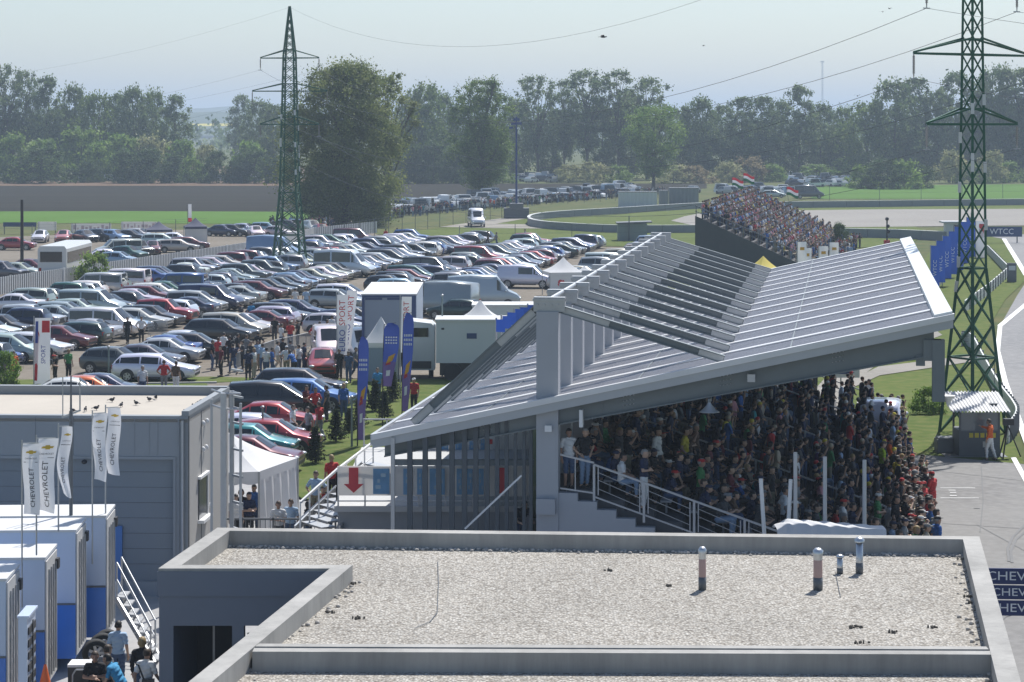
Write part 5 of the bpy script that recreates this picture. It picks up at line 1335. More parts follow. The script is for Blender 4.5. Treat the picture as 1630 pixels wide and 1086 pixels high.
# at a set distance and standing height
STAIRFOLK = [
 (375,76,.03,'stand',-1.2,'white','black','dark-haired',None,'person in white nearest the ladder behind the railing'),
 (384,77,.03,'stand_long',-1.5,'black','black','dark-haired',None,'dark dressed person beside the ladder behind the railing'),
 (396,76.4,.03,'folded',-1.,'navy','black','dark-haired',None,'person in navy behind the railing under the pavilion edge'),
 (405,78,.03,'stand',-2,'blue','denim','dark-haired',None,'person in blue in the pavilion opening'),
 (443,74.6,.03,'folded',-1.4,'white','dark grey','brown-haired',None,'brown-haired person in white behind the railing before the curtain'),
 (463,75,.03,'stand',-1.7,'pale blue','denim','brown-haired',None,'person in pale blue behind the railing before the curtain'),
 (490,74.5,.03,'stand_long',.3,'black','denim','dark-haired',None,'dark-haired person in black below the deck stairs'),
 (503,75.4,.9,'hips',-1.8,'pale blue','khaki','brown-haired',None,'big man in a light blue shirt on the deck stairs'),
 (514,76,.3,'stand',-1,'red','denim','brown-haired',None,'person in red low on the deck stairs'),
 (522,75,.3,'stand',-2,'beige','denim','brown-haired',None,'person in beige low on the deck stairs'),
 (528,77,1.2,'stand',2,'red','black','fair-haired',None,'fair-haired person in red higher on the deck stairs'),
]
for x, D, z, fig, rz, top, legs, hair, cap, lab in STAIRFOLK:
    person(fig, ((x-CX)*D/F, D, z), rz, lab, top, legs, hair, cap)
person('lean', gl(-.9,1.0,1.55), -1.2, 'dark dressed man bent over on the stair behind the fins', 'black','denim','dark-haired')
person('hips', gl(1.0,.95,row_z(0)), -1.0, 'tall man in black top and pale jeans at the head of the stair', 'black','light denim','grey-haired')
person('stand_shorts', gl(.55,.8,row_z(0)), -1.3, 'person in a white top and shorts against the front mast', 'white','denim','dark-haired')
person('folded', gl(2.75,.85,row_z(2)), -.3, 'grey-haired man in navy and white leaning at the stair railing', 'navy','white','grey-haired')
person('sit', gl(2.1,.9,row_z(1)), .0, 'person in white crouching on the stair steps by the railing', 'white','light denim','dark-haired')
person('hips', gl(3.95,42.2,row_z(4)+1.0), .0, 'photographer in black standing high at the far end of the stand', 'black','black','dark-haired')
person('hips', gl(7.0,44.2,1.1), -1.9, 'man in a blue polo and cap standing beyond the stand end', 'blue','beige','brown-haired','pale blue')
person('stand', gl(9.6,41.6,.6), -1.2, 'man in white shirt before the white van at the far end', 'white','denim','dark-haired')
person('stand', gl(4.9,33.0,row_z(5)), .2, 'standing spectator in bright sky blue under the roof edge', 'sky blue','denim','dark-haired')
person('stand', gl(9.9,20.5,row_z(11)+.2), .2, 'spectator in a lime hi-vis vest near the track side', 'lime','black','brown-haired')
person('hips', gl(10.4,19.0,row_z(12)+.2), .2, 'spectator in mustard yellow beside the lime vest', 'yellow','denim','brown-haired')
# the group in the paddock
PADDOCK = [(151,53.2,'folded',-1.4,'black','black','brown-haired',None,'woman in a black top at the front of the paddock group'),
 (170,53.8,'stand',.8,'grey','black','brown-haired',None,'man in a grey shirt being embraced in the paddock group'),
 (191,53.4,'lean',2.9,'sky blue','denim','dark-haired',None,'man in a bright blue polo embracing the grey shirt'),
 (188,56.4,'stand',1.4,'pale blue','denim','dark-haired',None,'tall man in a slate blue shirt behind the embracing pair'),
 (233,53.4,'walk',1.2,'white','black','brown-haired',None,'woman in a white shirt with a shoulder bag by the grey wall'),
 (226,54.6,'stand_long',1.6,'black','denim','fair-haired','beige','person in a straw hat behind the white shirt')]
for x, D, fig, rz, top, legs, hair, cap, lab in PADDOCK:
    person(fig, ((x-CX)*D/F, D, .06), rz, lab, top, legs, hair, cap)
p = Vector(((236-CX)*53.15/F,53.15,1.05)); tag(MB().box(0,0,0,.28,.14,.22).bar((-.1,-.02,.1),(-.25,.1,.42),.03).bar((-.25,.1,.42),(-.3,.16,.43),.03).build('shoulder_bag', M_BLACK, loc=p), 'small black shoulder bag carried by the woman in white', 'bag')
p = gl(4.2,42.0,row_z(4)+1.7); mb = MB(); mb.ell((.25,-.15,-.3),(.17,.13,.24),10,7); tag(mb.build('plastic_bag', pm('green_plastic',(.03,.55,.10),.5), loc=p), 'bright green plastic bag held by the photographer in black', 'bag')
# ------------------------------------------------------------------ trucks and trailers
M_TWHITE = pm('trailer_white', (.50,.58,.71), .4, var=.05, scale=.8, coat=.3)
M_TROOF = pm('trailer_roof', (.58,.58,.57), .55, var=.1, scale=1.5)
M_TBLUE = pm('trailer_blue', (.045,.19,.60), .4, var=.25, scale=.6, coat=.3)
M_TEND = pm('trailer_door_grey', (.56,.55,.53), .45, .2, var=.2, scale=3)
M_PRINT = pm('printed_grey', (.44,.435,.44), .6, var=.25, scale=9)
def trailer(xr, ytop, hgt, D, xe, label, blue_h, side=1):
    z = pd(0, ytop, D)[2]; X = wx(xr, D); Wd = 1.75; t = thing('race_trailer', label, 'trailer', (X, D, 0), R(2.6), 'white and blue race trailers')
    L_ = 11.0; zb = .45
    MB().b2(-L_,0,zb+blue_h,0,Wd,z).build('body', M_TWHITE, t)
    MB().b2(-L_,-.004,zb,0,Wd+.004,zb+blue_h).build('lower_panel', M_TBLUE, t)
    MB().b2(-L_-.02,-.03,z,.03,Wd+.03,z+.06).build('roof', M_TROOF, t)
    MB().b2(-L_,-.02,zb+blue_h-.02,0.002,-.002,zb+blue_h+.03).build('trim', M_STEELD, t)
    e = MB().b2(.004,.06,zb+.08,.04,Wd-.06,z-.06).build('rear_door', M_TEND, t)
    mb = MB()
    for yy in (.35, .7, 1.05, 1.4): mb.tube((.06,yy,zb+.2),(.06,yy,z-.3),.018)
    mb.build('lock_rod', M_STEEL, e)
    mb = MB(); q = random.Random(int(ytop))
    for k in range(7): mb.b2(.042,.25+k*.19,z-.75-q.uniform(0,.1),.048,.25+k*.19+.12,z-.42)
    for k in range(6): mb.b2(.042,.3,z-1.2-k*.28,.046,.3+q.uniform(.4,1.1),z-1.1-k*.28)
    mb.build('printing', M_PRINT, e)
    MB().b2(.03,Wd-.35,z-.5,.12,Wd-.1,z-.25).build('marker_lamp', M_BLACK, t)
    for k in range(3):
        MB().tube((-1.6-k*1.3,.05,.48),(-1.6-k*1.3,.38,.48),.47,None,18).build('wheel', M_TYRE, t)
    return t
trailer(168, 824, 3.7, 60.6, 187, 'race trailer farthest back with the access stairs at its end', 1.36)
trailer(120, 847, 3.7, 58.2, 138, 'second race trailer from the back with the roof mast', 1.4)
trailer(71, 891, 3.7, 55.0, 92, 'third race trailer from the back, lower roof than its neighbour', 1.42)
trailer(9, 925, 3.6, 52.4, 31, 'race trailer in front with only its narrow end in view', 1.4)
p = Vector(((43-CX)/F*51.5, 51.5, 0)); t = thing('equipment_cabinet', 'white cabinet with dark louvred front beside the front race trailer', 'cabinet', p, R(2))
zt = pd(0,984,51.5)[2]; MB().b2(-.20,0,.1,0,1.1,zt).b2(-.22,-.03,zt,.05,1.13,zt+.05).build('body', M_TWHITE, t)
mb = MB()
for k in range(9): mb.b2(.004,.10,.3+k*.28,.03,1.0,.47+k*.28)
mb.b2(.03,.5,.25,.05,.58,zt-.15); mb.build('louvre', M_BLACK, t)
for x, y in ((265-CX,0),): pass
# access stairs at the trailer end
t = thing('access_stairs', 'white metal access stairs leading down from the rearmost trailer', 'stairs', (0,0,0))
a_, b_ = Vector(pd(186,952,60.8)), Vector(pd(240,1018,59.2)); b_.z = .1; mb = MB(); dw = Vector((0,.75,0))
for k in range(8):
    p = a_.lerp(b_, k/7.3); mb.box(p.x+.1, p.y+.4, p.z, .26, .8, .04)
mb.build('tread', M_GALV, t)
for o_ in (Vector((0,0,0)), dw): MB().bar(a_+o_+Vector((0,0,-.05)), b_+o_+Vector((.1,0,-.02)), .05, .16).build('stringer', M_GALV, t)
for o_ in (Vector((0,0,0)), dw):
    mb = MB(); mb.tube(a_+o_+Vector((0,0,.95)), b_+o_+Vector((0,0,.95)), .025); mb.tube(a_+o_, a_+o_+Vector((0,0,.95)), .025); mb.tube(b_+o_, b_+o_+Vector((0,0,.95)), .025); mb.tube(a_+o_+Vector((0,0,.5)), b_+o_+Vector((0,0,.5)), .018); mb.build('handrail', M_GALV, t)
# tyres, cases
def tyre_set(x, y, D, r, wd, label, lay=False):
    p = (wx(x,D), D, r+.03+y); t = thing('racing_wheel', label, 'wheel', p, R(-70), 'racing wheels stacked by the trailers')
    MB().lathe([(r*.62,-wd/2),(r*.92,-wd/2),(r,-wd*.35),(r,wd*.35),(r*.92,wd/2),(r*.62,wd/2)], n=24).build('tyre', M_TYRE, t)
    mb = MB(); mb.lathe([(r*.62,-wd/2),(r*.62,wd/2)], n=24)
    for k in range(7): a = k*.8976; mb.bar((0,0,wd*.38),(math.cos(a)*r*.6,math.sin(a)*r*.6,wd*.42),.07,.03)
    mb.lathe([(0,wd*.42),(.06,wd*.42),(.06,wd*.3)], n=10); mb.build('rim', M_ALU, t)
    t.rotation_euler = (R(90),0,R(20)); return t
tyre_set(152,.62,56.6,.33,.26,'upper racing wheel with its spoked rim facing the paddock group')
tyre_set(163,.66,57.1,.33,.26,'upper racing wheel mostly behind its neighbour, tread showing')
tyre_set(158,.0,56.4,.33,.26,'lower racing wheel under the stack beside the black case')
tyre_set(171,.64,57.6,.33,.26,'rear racing wheel of the stack nearest the stairs')
tyre_set(172,.0,57.2,.33,.26,'lower rear racing wheel on the ground')
D_ = 54.6; t = thing('flight_case', 'black flight case with a white lid beside the blue trailer panel', 'case', (wx(131,D_), D_, .05))
MB().b2(-.3,-.25,0.1,.28,.3,1.1).build('body', M_BLACK, t); MB().b2(-.31,-.26,1.1,.29,.31,1.16).build('lid', M_WHITE, t)
D_ = 53.9; t = thing('sack_truck', 'silver sack truck standing before the black case', 'hand truck', (wx(129,D_), D_, .05))
MB().path([(-.22,0,.1),(-.22,.1,1.0),(-.15,.12,1.12),(.15,.12,1.12),(.22,.1,1.0),(.22,0,.1)], .022).tube((-.22,.03,.4),(.22,.03,.4),.018).tube((-.22,.06,.7),(.22,.06,.7),.018).b2(-.24,-.25,.04,.24,.0,.07).build('frame', M_STEEL, t)
for s in (-1,1): MB().tube((s*.2,.08,.12),(s*.27,.08,.12),.12,None,12).build('wheel', M_TYRE, t)
D_ = 54.0; mb = MB(); q = random.Random(2)
for k in range(9): mb.ell((q.uniform(-.35,.3),q.uniform(-.15,.2),.18+q.uniform(0,.25)),(q.uniform(.16,.3),.2,q.uniform(.16,.26)),10,6)
tag(mb.build('tarpaulin_heap', pm('dark_blue_tarp',(.03,.06,.13),.7,var=.3,scale=5), loc=(wx(88,D_),D_,.04)), 'dark blue tarpaulin heap on the ground by the trailers', 'tarpaulin')
D_ = 54.3; mb = MB()
for k in range(7): mb.ell((q.uniform(-.25,.25),q.uniform(-.15,.2),.2+q.uniform(0,.3)),(q.uniform(.14,.26),.18,q.uniform(.16,.3)),10,6)
tag(mb.build('black_bag', M_BLACK, loc=(wx(104,D_),D_,.04)), 'big soft black bag between the tarpaulin and the case', 'bag')
D_ = 53.8; t = thing('traffic_cone', 'small orange cone leaning by the tarpaulin', 'cone', (wx(72,D_),D_,.9)); MB().lathe([(.14,0),(.03,.45)], n=12).build('body', pm('cone_orange',(.7,.14,.04),.6), t)

# blue grey truck in the promotion area
M_BG = pm('truck_blue_grey', (.24,.29,.36), .5, var=.06, scale=.6); M_NAVY = pm('truck_navy', (.03,.06,.16), .45, var=.1); M_LGREY = pm('truck_pale_grey', (.56,.58,.58), .5, var=.06, scale=.6)
D_ = 134; z1, X0, X1 = pd(0,470,D_)[2], wx(576,D_), wx(662,D_)
t = thing('box_truck', 'tall box truck with blue grey doors and dark blue frame behind the pagoda tent', 'truck', (X0, D_, 0)); Wd = X1-X0
MB().b2(0,0,.9,Wd,10,z1).build('box', M_BG, t)
for a in ((0,-.06,.9,.16,0,z1),(Wd-.42,-.06,.9,Wd,0,z1),(0.16,-.06,z1-.14,Wd-.42,0,z1)): MB().b2(*a).build('door_frame', M_NAVY, t)
MB().b2(.2,-.03,z1-.28,1.2,-.004,z1-.16).b2(1.5,-.03,z1-.28,2.5,-.004,z1-.16).build('hinge', M_NAVY, t)
MB().b2(-.05,-.05,z1,Wd+.05,10.05,z1+.08).build('roof', M_TROOF, t)
MB().b2(Wd+.004,.2,1.1,Wd+.03,9.8,z1-.1).build('side_panel', M_TWHITE, t)
for k in range(3): MB().tube((Wd-.3,1+k*1.3,.5),(Wd-.02,1+k*1.3,.5),.5,None,16).build('wheel', M_TYRE, t)
MB().b2(Wd*.45,-.4,1.0,Wd*.5,-.03,z1-.05).build('ladder', M_STEEL, t) if False else None
# grey truck cab and grey trailer
D_ = 126; X0, X1 = wx(640,D_), wx(692,D_); z1 = pd(0,515,D_)[2]
t = thing('truck_tractor', 'pale grey truck tractor unit parked beside the grey trailer', 'truck', (X0, D_, 0)); Wd = X1-X0
MB().prof([(0,.5),(Wd,.5),(Wd,z1-.2),(Wd-.2,z1),(.3,z1+.15),(0,z1-.1)][::-1], 0, 2.2).build('cab', M_LGREY, t)
MB().b2(.5,-.03,z1-.75,Wd-.35,-.004,z1-.25).build('windscreen', M_GLASS, t)
MB().b2(.2,-.06,.6,Wd-.2,-.004,1.0).build('bumper', M_BLACK, t)
MB().b2(-.02,.3,1.5,-.005,1.2,2.3).build('door_panel', M_BG, t)
for s in (0.15, Wd-.35): MB().tube((s,.8,.5),(s+.25,.8,.5),.5,None,16).build('wheel', M_TYRE, t)
D_ = 125; X0, X1 = wx(694,D_), wx(872,D_); z1 = pd(0,512,D_)[2]
t = thing('grey_trailer', 'long plain grey green trailer with a small dark sign, standing side on', 'trailer', (X0, D_, 0)); Wd = X1-X0
MB().b2(0,0,1.0,Wd,2.55,z1).build('body', M_LGREY, t); MB().b2(-.06,-.06,z1,Wd,2.6,z1+.12).build('roof', M_TROOF, t)
MB().b2(1.7,-.02,2.35,2.25,-.004,2.65).build('sign_plate', M_NAVY, t)
MB().b2(.2,.2,.3,Wd,2.3,1.0).build('chassis', M_BLACK, t)
MB().b2(.3,-.03,z1-.45,.45,-.004,z1-.35).build('marker_lamp', M_BLACK, t)
for k in range(3): MB().tube((.9+k*1.3,.02,.5),(.9+k*1.3,.3,.5),.5,None,16).build('wheel', M_TYRE, t)
D_ = 136; X0, X1 = wx(752,D_), wx(862,D_); z1 = pd(0,488,D_)[2]
t = thing('white_trailer', 'white roofed trailer standing behind the grey trailer', 'trailer', (X0,D_,0)); MB().b2(0,0,.8,X1-X0,2.5,z1).build('body', M_LGREY, t); MB().b2(-.05,-.05,z1,X1-X0,2.55,z1+.1).build('roof', M_TROOF, t); MB().tube((1,.02,.5),(1,.3,.5),.5,None,14).build('wheel', M_TYRE, t)
# white coach behind the slat fence
D_ = 200; X0, X1 = wx(60,D_), wx(106,D_); z1 = pd(0,392,D_)[2]
t = thing('coach', 'white coach seen from behind standing beyond the slat fence', 'bus', (X0,D_,0), R(-1)); Wd = X1-X0; Lc = 11
M_CO = pm('coach_white', (.66,.66,.64), .35, var=.05, coat=.4)
mb = MB(); sec = [(0,.35),(Wd,.35),(Wd,z1-.25),(Wd-.2,z1),(.2,z1),(0,z1-.25)]
mb.prof(sec[::-1], 0, Lc); mb.build('body', M_CO, t)
MB().b2(.22,-.04,z1-1.4,Wd-.4,-.004,z1-.5).build('rear_window', M_GLASS, t)
MB().b2(Wd+.004,.4,z1-1.5,Wd+.03,Lc-.4,z1-.55).build('side_window', M_GLASS, t)
MB().b2(.5,-.04,1.0,Wd-.5,-.004,1.5).build('engine_grille', M_LGREY, t)
for s in (.12, Wd-.32): MB().b2(s,-.04,.9,s+.2,-.004,1.5).build('tail_light', M_TAILL, t)
for k in (2.5, 8.6): MB().tube((Wd-.3,k,.5),(Wd+.02,k,.5),.5,None,16).build('wheel', M_TYRE, t)
MB().b2(.1,-.06,.4,Wd-.1,-.004,.7).build('bumper', M_LGREY, t)

# ------------------------------------------------------------------ tents
M_TENT = pm('tent_white', (.74,.74,.74), .8, var=.05, scale=.9, trans=.25)
def roof_fn(mb, c, e, zc, ze, sag, n=8):
    """concave pyramid roof over corners e"""
    m_ = len(e)
    for i in range(m_):
        a, b = Vector((*e[i],ze)), Vector((*e[(i+1)%m_],ze)); C_ = Vector((*c,zc))
        def f(u,v, a=a, b=b):
            p = a.lerp(b,u); q = p.lerp(C_,v); q.z -= sag*4*v*(1-v)*(.6+.4*abs(2*u-1))
            return tuple(q)
        mb.grid(f, n, n)
C = dict(f=Vector((-8.58,76.7,0)), r=Vector((-7.57,79.9,0)), l=Vector((-12.0,75.9,0)))
t = thing('white_pavilion', 'large white party pavilion with draped side curtains beside the shed', 'tent', (0,0,0))
bk = C['r']+C['l']-C['f']; e = [(C['f'].x,C['f'].y),(C['r'].x,C['r'].y),(bk.x,bk.y),(C['l'].x,C['l'].y)]; ze = 2.42; cc = ((e[0][0]+e[2][0])/2,(e[0][1]+e[2][1])/2)
mb = MB(); roof_fn(mb, cc, e, 3.6, ze, .16); mb.build('roof', M_TENT, t)
mb = MB()
for i in range(4):
    a, b = Vector((*e[i],0)), Vector((*e[(i+1)%4],0))
    mb.grid(lambda u,v, a=a, b=b: tuple(a.lerp(b,u)+Vector((0,0,ze-.38*(1-v)-.06*abs(math.sin(u*math.pi*6))*(1-v)))), 36, 1)
mb.build('valance', M_TENT, t)
def curtain(a, b, z0, z1, amp, nw, name='curtain'):
    n_ = Vector((-(b-a).y,(b-a).x,0)).normalized(); mb = MB()
    mb.grid(lambda u,v: tuple(a.lerp(b,u)+n_*amp*math.sin(u*nw*6.28+v*1.5)*(1.2-v)+Vector((0,0,z0+(z1-z0)*v))), int(nw*12), 8); mb.build(name, M_TENT, t)
v2 = lambda k: Vector((*e[k],0))
curtain(v2(0), v2(1), .05, ze-.3, .09, 5); curtain(v2(2), v2(3), .05, ze-.3, .06, 4); curtain(v2(3), v2(3).lerp(v2(0),.5), .05, ze-.3, .07, 3)
for k in range(4): MB().bar(v2(k)+Vector((0,0,.02)), v2(k)+Vector((0,0,ze)), .07).build('leg', M_STEEL, t)
def gazebo(x0, x1, ye, yp, yb, label, m, mat_wall=None, logo=None, D=None, rz=.2, trunk='gazebo', walls=(0,1)):
    D = D or gp(0,yb)[1]; X0, X1 = wx(x0,D), wx(x1,D); s = (X1-X0)/2; z1, zp = pd(0,ye,D)[2], pd(0,yp,D)[2]
    t = thing(trunk, label, 'tent', ((X0+X1)/2, D+s, 0), rz); e = [(-s,-s),(s,-s),(s,s),(-s,s)]
    mb = MB(); roof_fn(mb, (0,0), e, zp, z1, .12*s, 6); mb.build('roof', m, t)
    mb = MB()
    for i in range(4):
        a, b = Vector((*e[i],0)), Vector((*e[(i+1)%4],0)); mb.grid(lambda u,v,a=a,b=b: tuple(a.lerp(b,u)+Vector((0,0,z1-.28*(1-v)))), 8, 1)
    mb.build('valance', m, t)
    for a in e: MB().bar((*a,.02),(*a,z1),.06).build('leg', M_STEEL, t)
    if mat_wall:
        for i in walls:
            a, b = Vector((*e[i],0)), Vector((*e[(i+1)%4],0)); mb = MB(); mb.grid(lambda u,v,a=a,b=b: tuple(a.lerp(b,u)*.985+Vector((0,0,.1+(z1-.3)*v))), 6, 4); w_ = mb.build('side_wall', mat_wall, t)
    if logo:
        for k,(u,wd) in enumerate(((.3,.14),(.7,.17))):
            mb = MB(); mb.ell((-s+2*s*u,-s-.03,z1*.62),(s*wd,.012,s*wd),10,6); mb.bar((-s+2*s*u-s*.14,-s-.045,z1*.5),(-s+2*s*u+s*.2,-s-.045,z1*.68),.02,.12*s); mb.build('logo', M_BRED, t)
    return t
gazebo(869, 926, 434, 411, 474, 'white gazebo with red round logos by the end of the truck area', M_TENT, M_TENT, True)
gazebo(912, 950, 438, 424, 470, 'smaller white gazebo just behind the logo gazebo', M_TENT, M_TENT)
gazebo(578, 632, 546, 506, 604, 'pointed white pagoda tent before the box truck', M_TENT, M_BG, None, 124, 0., 'pagoda_tent')
gazebo(738, 790, 506, 479, 600, 'pointed white pagoda tent peeping over the grey trailer', M_TENT, None, None, 131, 0., 'pagoda_tent')
M_DTENT = pm('dark_blue_canvas', (.05,.055,.10), .8)
gazebo(229, 270, 366, 353, 388, 'small dark blue gazebo nearer the white boards', M_DTENT, None)
gazebo(291, 326, 361, 347, 386, 'small dark blue gazebo beside the tall pole flag', M_DTENT, M_BAN)
M_YT = pm('yellow_canvas', (.65,.52,.10), .8)
gazebo(1190, 1246, 436, 409, 484, 'yellow and blue peaked gazebo showing over the grandstand roof', M_YT, M_NAVY, None, 168, .5)

# ------------------------------------------------------------------ flags
def lettered(txt, size, mat, par, fn, vertical=True, nm='lettering'):
    return mobj(nm, text_mesh(txt, size, mat, nm, fn, vertical=vertical), par)
M_FLAG = pm('flag_white', (.76,.76,.77), .75, var=.04, scale=2, trans=.2); M_INK = pm('ink_black', (.03,.03,.04), .7); M_GOLD = pm('emblem_gold', (.62,.42,.06), .45, .3)
def bowtie(par, fn, cx, cz, w_):
    h = w_*.17; pts = [(-.5,-.55),(-.28,-.55),(-.22,-1),(.22,-1),(.22,-.55),(.5,-.55),(.42,.55),(.22,.55),(.22,1),(-.22,1),(-.28,.55),(-.42,.55)]
    pts = [(-.5,-.5),(-.17,-.5),(-.17,-1),(.20,-1),(.20,-.5),(.42,-.5),(.5,.5),(.17,.5),(.17,1),(-.20,1),(-.20,.5),(-.42,.5)]
    V = [fn(cx+a*w_, cz+b*h) for a, b in pts]; mb = MB(); mb.add(V, [(0,1,10,11),(1,2,3,4,7,8,9,10),(4,5,6,7)]); mb.build('emblem', M_GOLD, par)
def brand_flag(px, ytop, ybot, wd, D, base_y, label, ph, amp, lean):
    X = wx(px, D); zt, zb = pd(0,ytop,D)[2], pd(0,ybot,D)[2]; z0 = pd(0,base_y,D)[2]; W_ = wd/F*D; h = zt-zb
    t = thing('pole_flag', label, 'flag', (X,D,z0), 0, 'white lettered flags over the trailers')
    MB().tube((0,0,0),(0,0,zt-z0+.08),.022,.018,8).build('pole', M_STEEL, t)
    MB().bar((0,0,zt-z0),(W_,-.02,zt-z0+.02),.02).build('cross_bar', M_STEEL, t)
    def fn(x, z, off=0.):
        v = (z)/h; sway = lean*(1-v)**1.6; return (.03+x*(1-.12*(1-v)*amp)+sway*.35+amp*.05*math.sin(v*6+ph), -.02-off+amp*.10*math.sin(x/W_*3.5+ph+v*4)*(1-.5*v), zb-z0+z-(.08*amp*x/W_*(1-v)))
    mb = MB(); mb.grid(lambda u,v: fn(u*W_, v*h), 10, 26); mb.build('cloth', M_FLAG, t)
    lettered('CHEVROLET', W_*.42, M_INK, t, lambda x,z: fn(W_*.55+x, h*.38+z*1.0, .012))
    bowtie(t, lambda x,z: fn(x,z,.012), W_*.52, h*.88, W_*.62)
    lettered('CHEVROLET', W_*.13, M_INK, t, lambda x,z: fn(W_*.52+x, h*.79+z, .012), False)
    mb = MB(); mb.add([fn(W_*.1,h*.735,.011),fn(W_*.92,h*.735,.011),fn(W_*.92,h*.742,.011),fn(W_*.1,h*.742,.011)], [(0,1,2,3)]); mb.build('printed_line', M_INK, t)
brand_flag(35, 706, 818, 27, 54.7, 967, 'white flag nearest the picture edge with black vertical lettering and a gold emblem', .3, .4, .02)
brand_flag(58, 698, 812, 31, 54.9, 884, 'white flag just behind the edge one, lower hem swept sideways', 1.2, .9, -.12)
brand_flag(93, 679, 786, 17, 58.0, 846, 'narrow twisted white flag standing alone in the middle', 2.2, 1.3, .1)
brand_flag(147, 658, 763, 22, 60.3, 898, 'white flag in front of the pair nearest the mast', .8, .8, -.04)
brand_flag(168, 649, 753, 21, 60.9, 822, 'white flag behind the pair over the rearmost trailer', 3.0, .9, .1)
M_RW = pm('flag_red', (.60,.05,.06), .75, trans=.2); M_FB = pm('flag_blue', (.05,.09,.36), .75, var=.12, scale=1.5, trans=.2); M_FP = pm('flag_purple', (.11,.08,.22), .75, var=.15, trans=.2)
M_OY = pm('emblem_orange', (.75,.38,.03), .6); M_WL = pm('flag_lettering_white', (.75,.75,.78), .7)
def tall_flag(x, ytop, ybot, wd, D, label, txt, ph, skew, cl=None, emb=True):
    X = wx(x,D); zt, zb = pd(0,ytop,D)[2], pd(0,ybot,D)[2]; W_ = wd/F*D; h = zt-zb; t = thing('banner_flag', label, 'flag', (X,D,0.02), 0, 'red and white upright banner flags')
    MB().tube((0,0,0),(skew*.0,0,zt+.1),.035,.025,8).build('pole', M_STEEL, t)
    fn = lambda x_, z, o=0.: (.03+x_+skew*(z/h), -.02-o+.05*math.sin(z*2+ph+x_*2), zb+z)
    mb = MB(); mb.grid(lambda u,v: fn(u*W_, v*h), 6, 20); mb.build('cloth', cl or M_FLAG, t)
    if txt == 'EUROSPORT':
        lettered('EURO', W_*.80, M_FB, t, lambda a,b: fn(W_*.5+a, h*.24+b, .012)); lettered('SPORT', W_*.80, M_RW, t, lambda a,b: fn(W_*.5+a, h*.70+b, .012))
    else:
        lettered(txt, W_*.40, M_FB, t, lambda a,b: fn(W_*.58+a, h*.45+b, .012)); mb = MB(); mb.add([fn(W_*.45,h*.78,.012),fn(W_*.95,h*.78,.012),fn(W_*.95,h*.96,.012),fn(W_*.45,h*.96,.012)], [(0,1,2,3)]); mb.build('red_block', M_RW, t)
    return t, fn, W_, h
for a in ((536,470,566,17,127.5,'red and white banner flag standing upright by the red hatchback','EUROSPORT',0,0.),(540,463,556,17,128.6,'red and white banner flag leaning over beside the upright one','EUROSPORT',1.5,.42),(637,473,562,16,118,'red and white banner flag behind the tallest blue feather flag','EUROSPORT',2.5,.05)):
    tall_flag(*a)
t, fn, W_, h = tall_flag(54,507,612,25,121,'red and white banner flag with a square red emblem at the lot corner','SPORT',.5,.02)
mb = MB(); mb.add([fn(-.0,h*.05,.014),fn(W_*.16,h*.05,.014),fn(W_*.30,h*.75,.014),fn(W_*.05,h*.95,.014)], [(0,1,2,3)]); mb.build('red_stripe', M_RW, t)
mb = MB(); mb.add([fn(W_*.05,h*.62,.016),fn(W_*.22,h*.62,.016),fn(W_*.22,h*.95,.016),fn(W_*.05,h*.95,.016)], [(0,1,2,3)]); mb.build('blue_stripe', M_FB, t)
def feather(x, ytop, ybase, ycloth, wd, label, ph, bend):
    p = Vector(gp(x,ybase)); D = p.y; z1 = pd(0,ytop,D)[2]; zc = pd(0,ycloth,D)[2]; W_ = wd/F*D; t = thing('feather_flag', label, 'flag', p, 0, 'blue feather flags on the lawn')
    pole = [Vector((bend*(v**3)*.5*W_-.0, 0, v*z1*.985)) for v in np.linspace(0,1,14)]; pole.append(Vector((W_*.75+bend*.5*W_,0,z1)))
    mb = MB(); 
    for k,(a,b) in enumerate(zip(pole[:-1],pole[1:])): mb.tube(a,b,.035-.0015*k,.033-.0015*k,6)
    mb.build('pole', M_BLACK, t)
    H_ = z1-zc
    def fn(u, v, o=0.):
        wdt = W_*(.55+.45*min(1,v*1.6))*(1 if v < .86 else math.sqrt(max(.02,1-((v-.86)/.14)**2))*.85+.15)
        vv = (zc+v*H_)/z1; px = bend*(vv**3)*.5*W_
        return (px+u*wdt+(.25*W_*max(0,(v-.86)/.14)**2 if v > .86 else 0), -.03-o+.10*math.sin(v*9+ph+u*2.5)*W_*.6, zc+v*H_)
    n = 26
    mb = MB(); mb.grid(lambda u,v: fn(u,v), 6, n); o = mb.mesh('cloth', [M_FB, M_FP])
    mi = [1 if (k//6) < n*.36 else 0 for k in range(6*n)]; o.polygons.foreach_set('material_index', mi); mobj('cloth', o, t)
    mb = MB()
    for k in range(3):
        for q in range(5):
            v0 = .76-.045*k; u0 = .12+q*.16; mb.add([fn(u0,v0,.015),fn(u0+.11,v0,.015),fn(u0+.11,v0+.024,.015),fn(u0,v0+.024,.015)], [(0,1,2,3)])
    mb.build('lettering', M_WL, t)
    mb = MB(); mb.add([fn(.25,.36,.015),fn(.7,.40,.015),fn(.85,.52,.015),fn(.4,.47,.015)], [(0,1,2,3)]); mb.build('emblem', M_OY, t)
    mb = MB(); mb.add([fn(.2,.33,.016),fn(.6,.35,.016),fn(.55,.43,.016),fn(.3,.41,.016)], [(0,1,2,3)]); mb.build('emblem_base', M_RW, t)
    mb = MB(); mb.add([fn(.3,.16,.015),fn(.65,.17,.015),fn(.65,.26,.015),fn(.3,.25,.015)], [(0,1,2,3)]); mb.build('lower_print', M_WL, t)
feather(569, 536, 712, 700, 17, 'blue feather flag nearest the lawn front with purple foot', .4, .2)
feather(609, 514, 688, 615, 25, 'short wide blue feather flag with its dark pole showing below', 1.7, .2)
feather(640, 498, 666, 655, 17, 'tallest blue feather flag beside the person in the red polo', 2.9, .3)
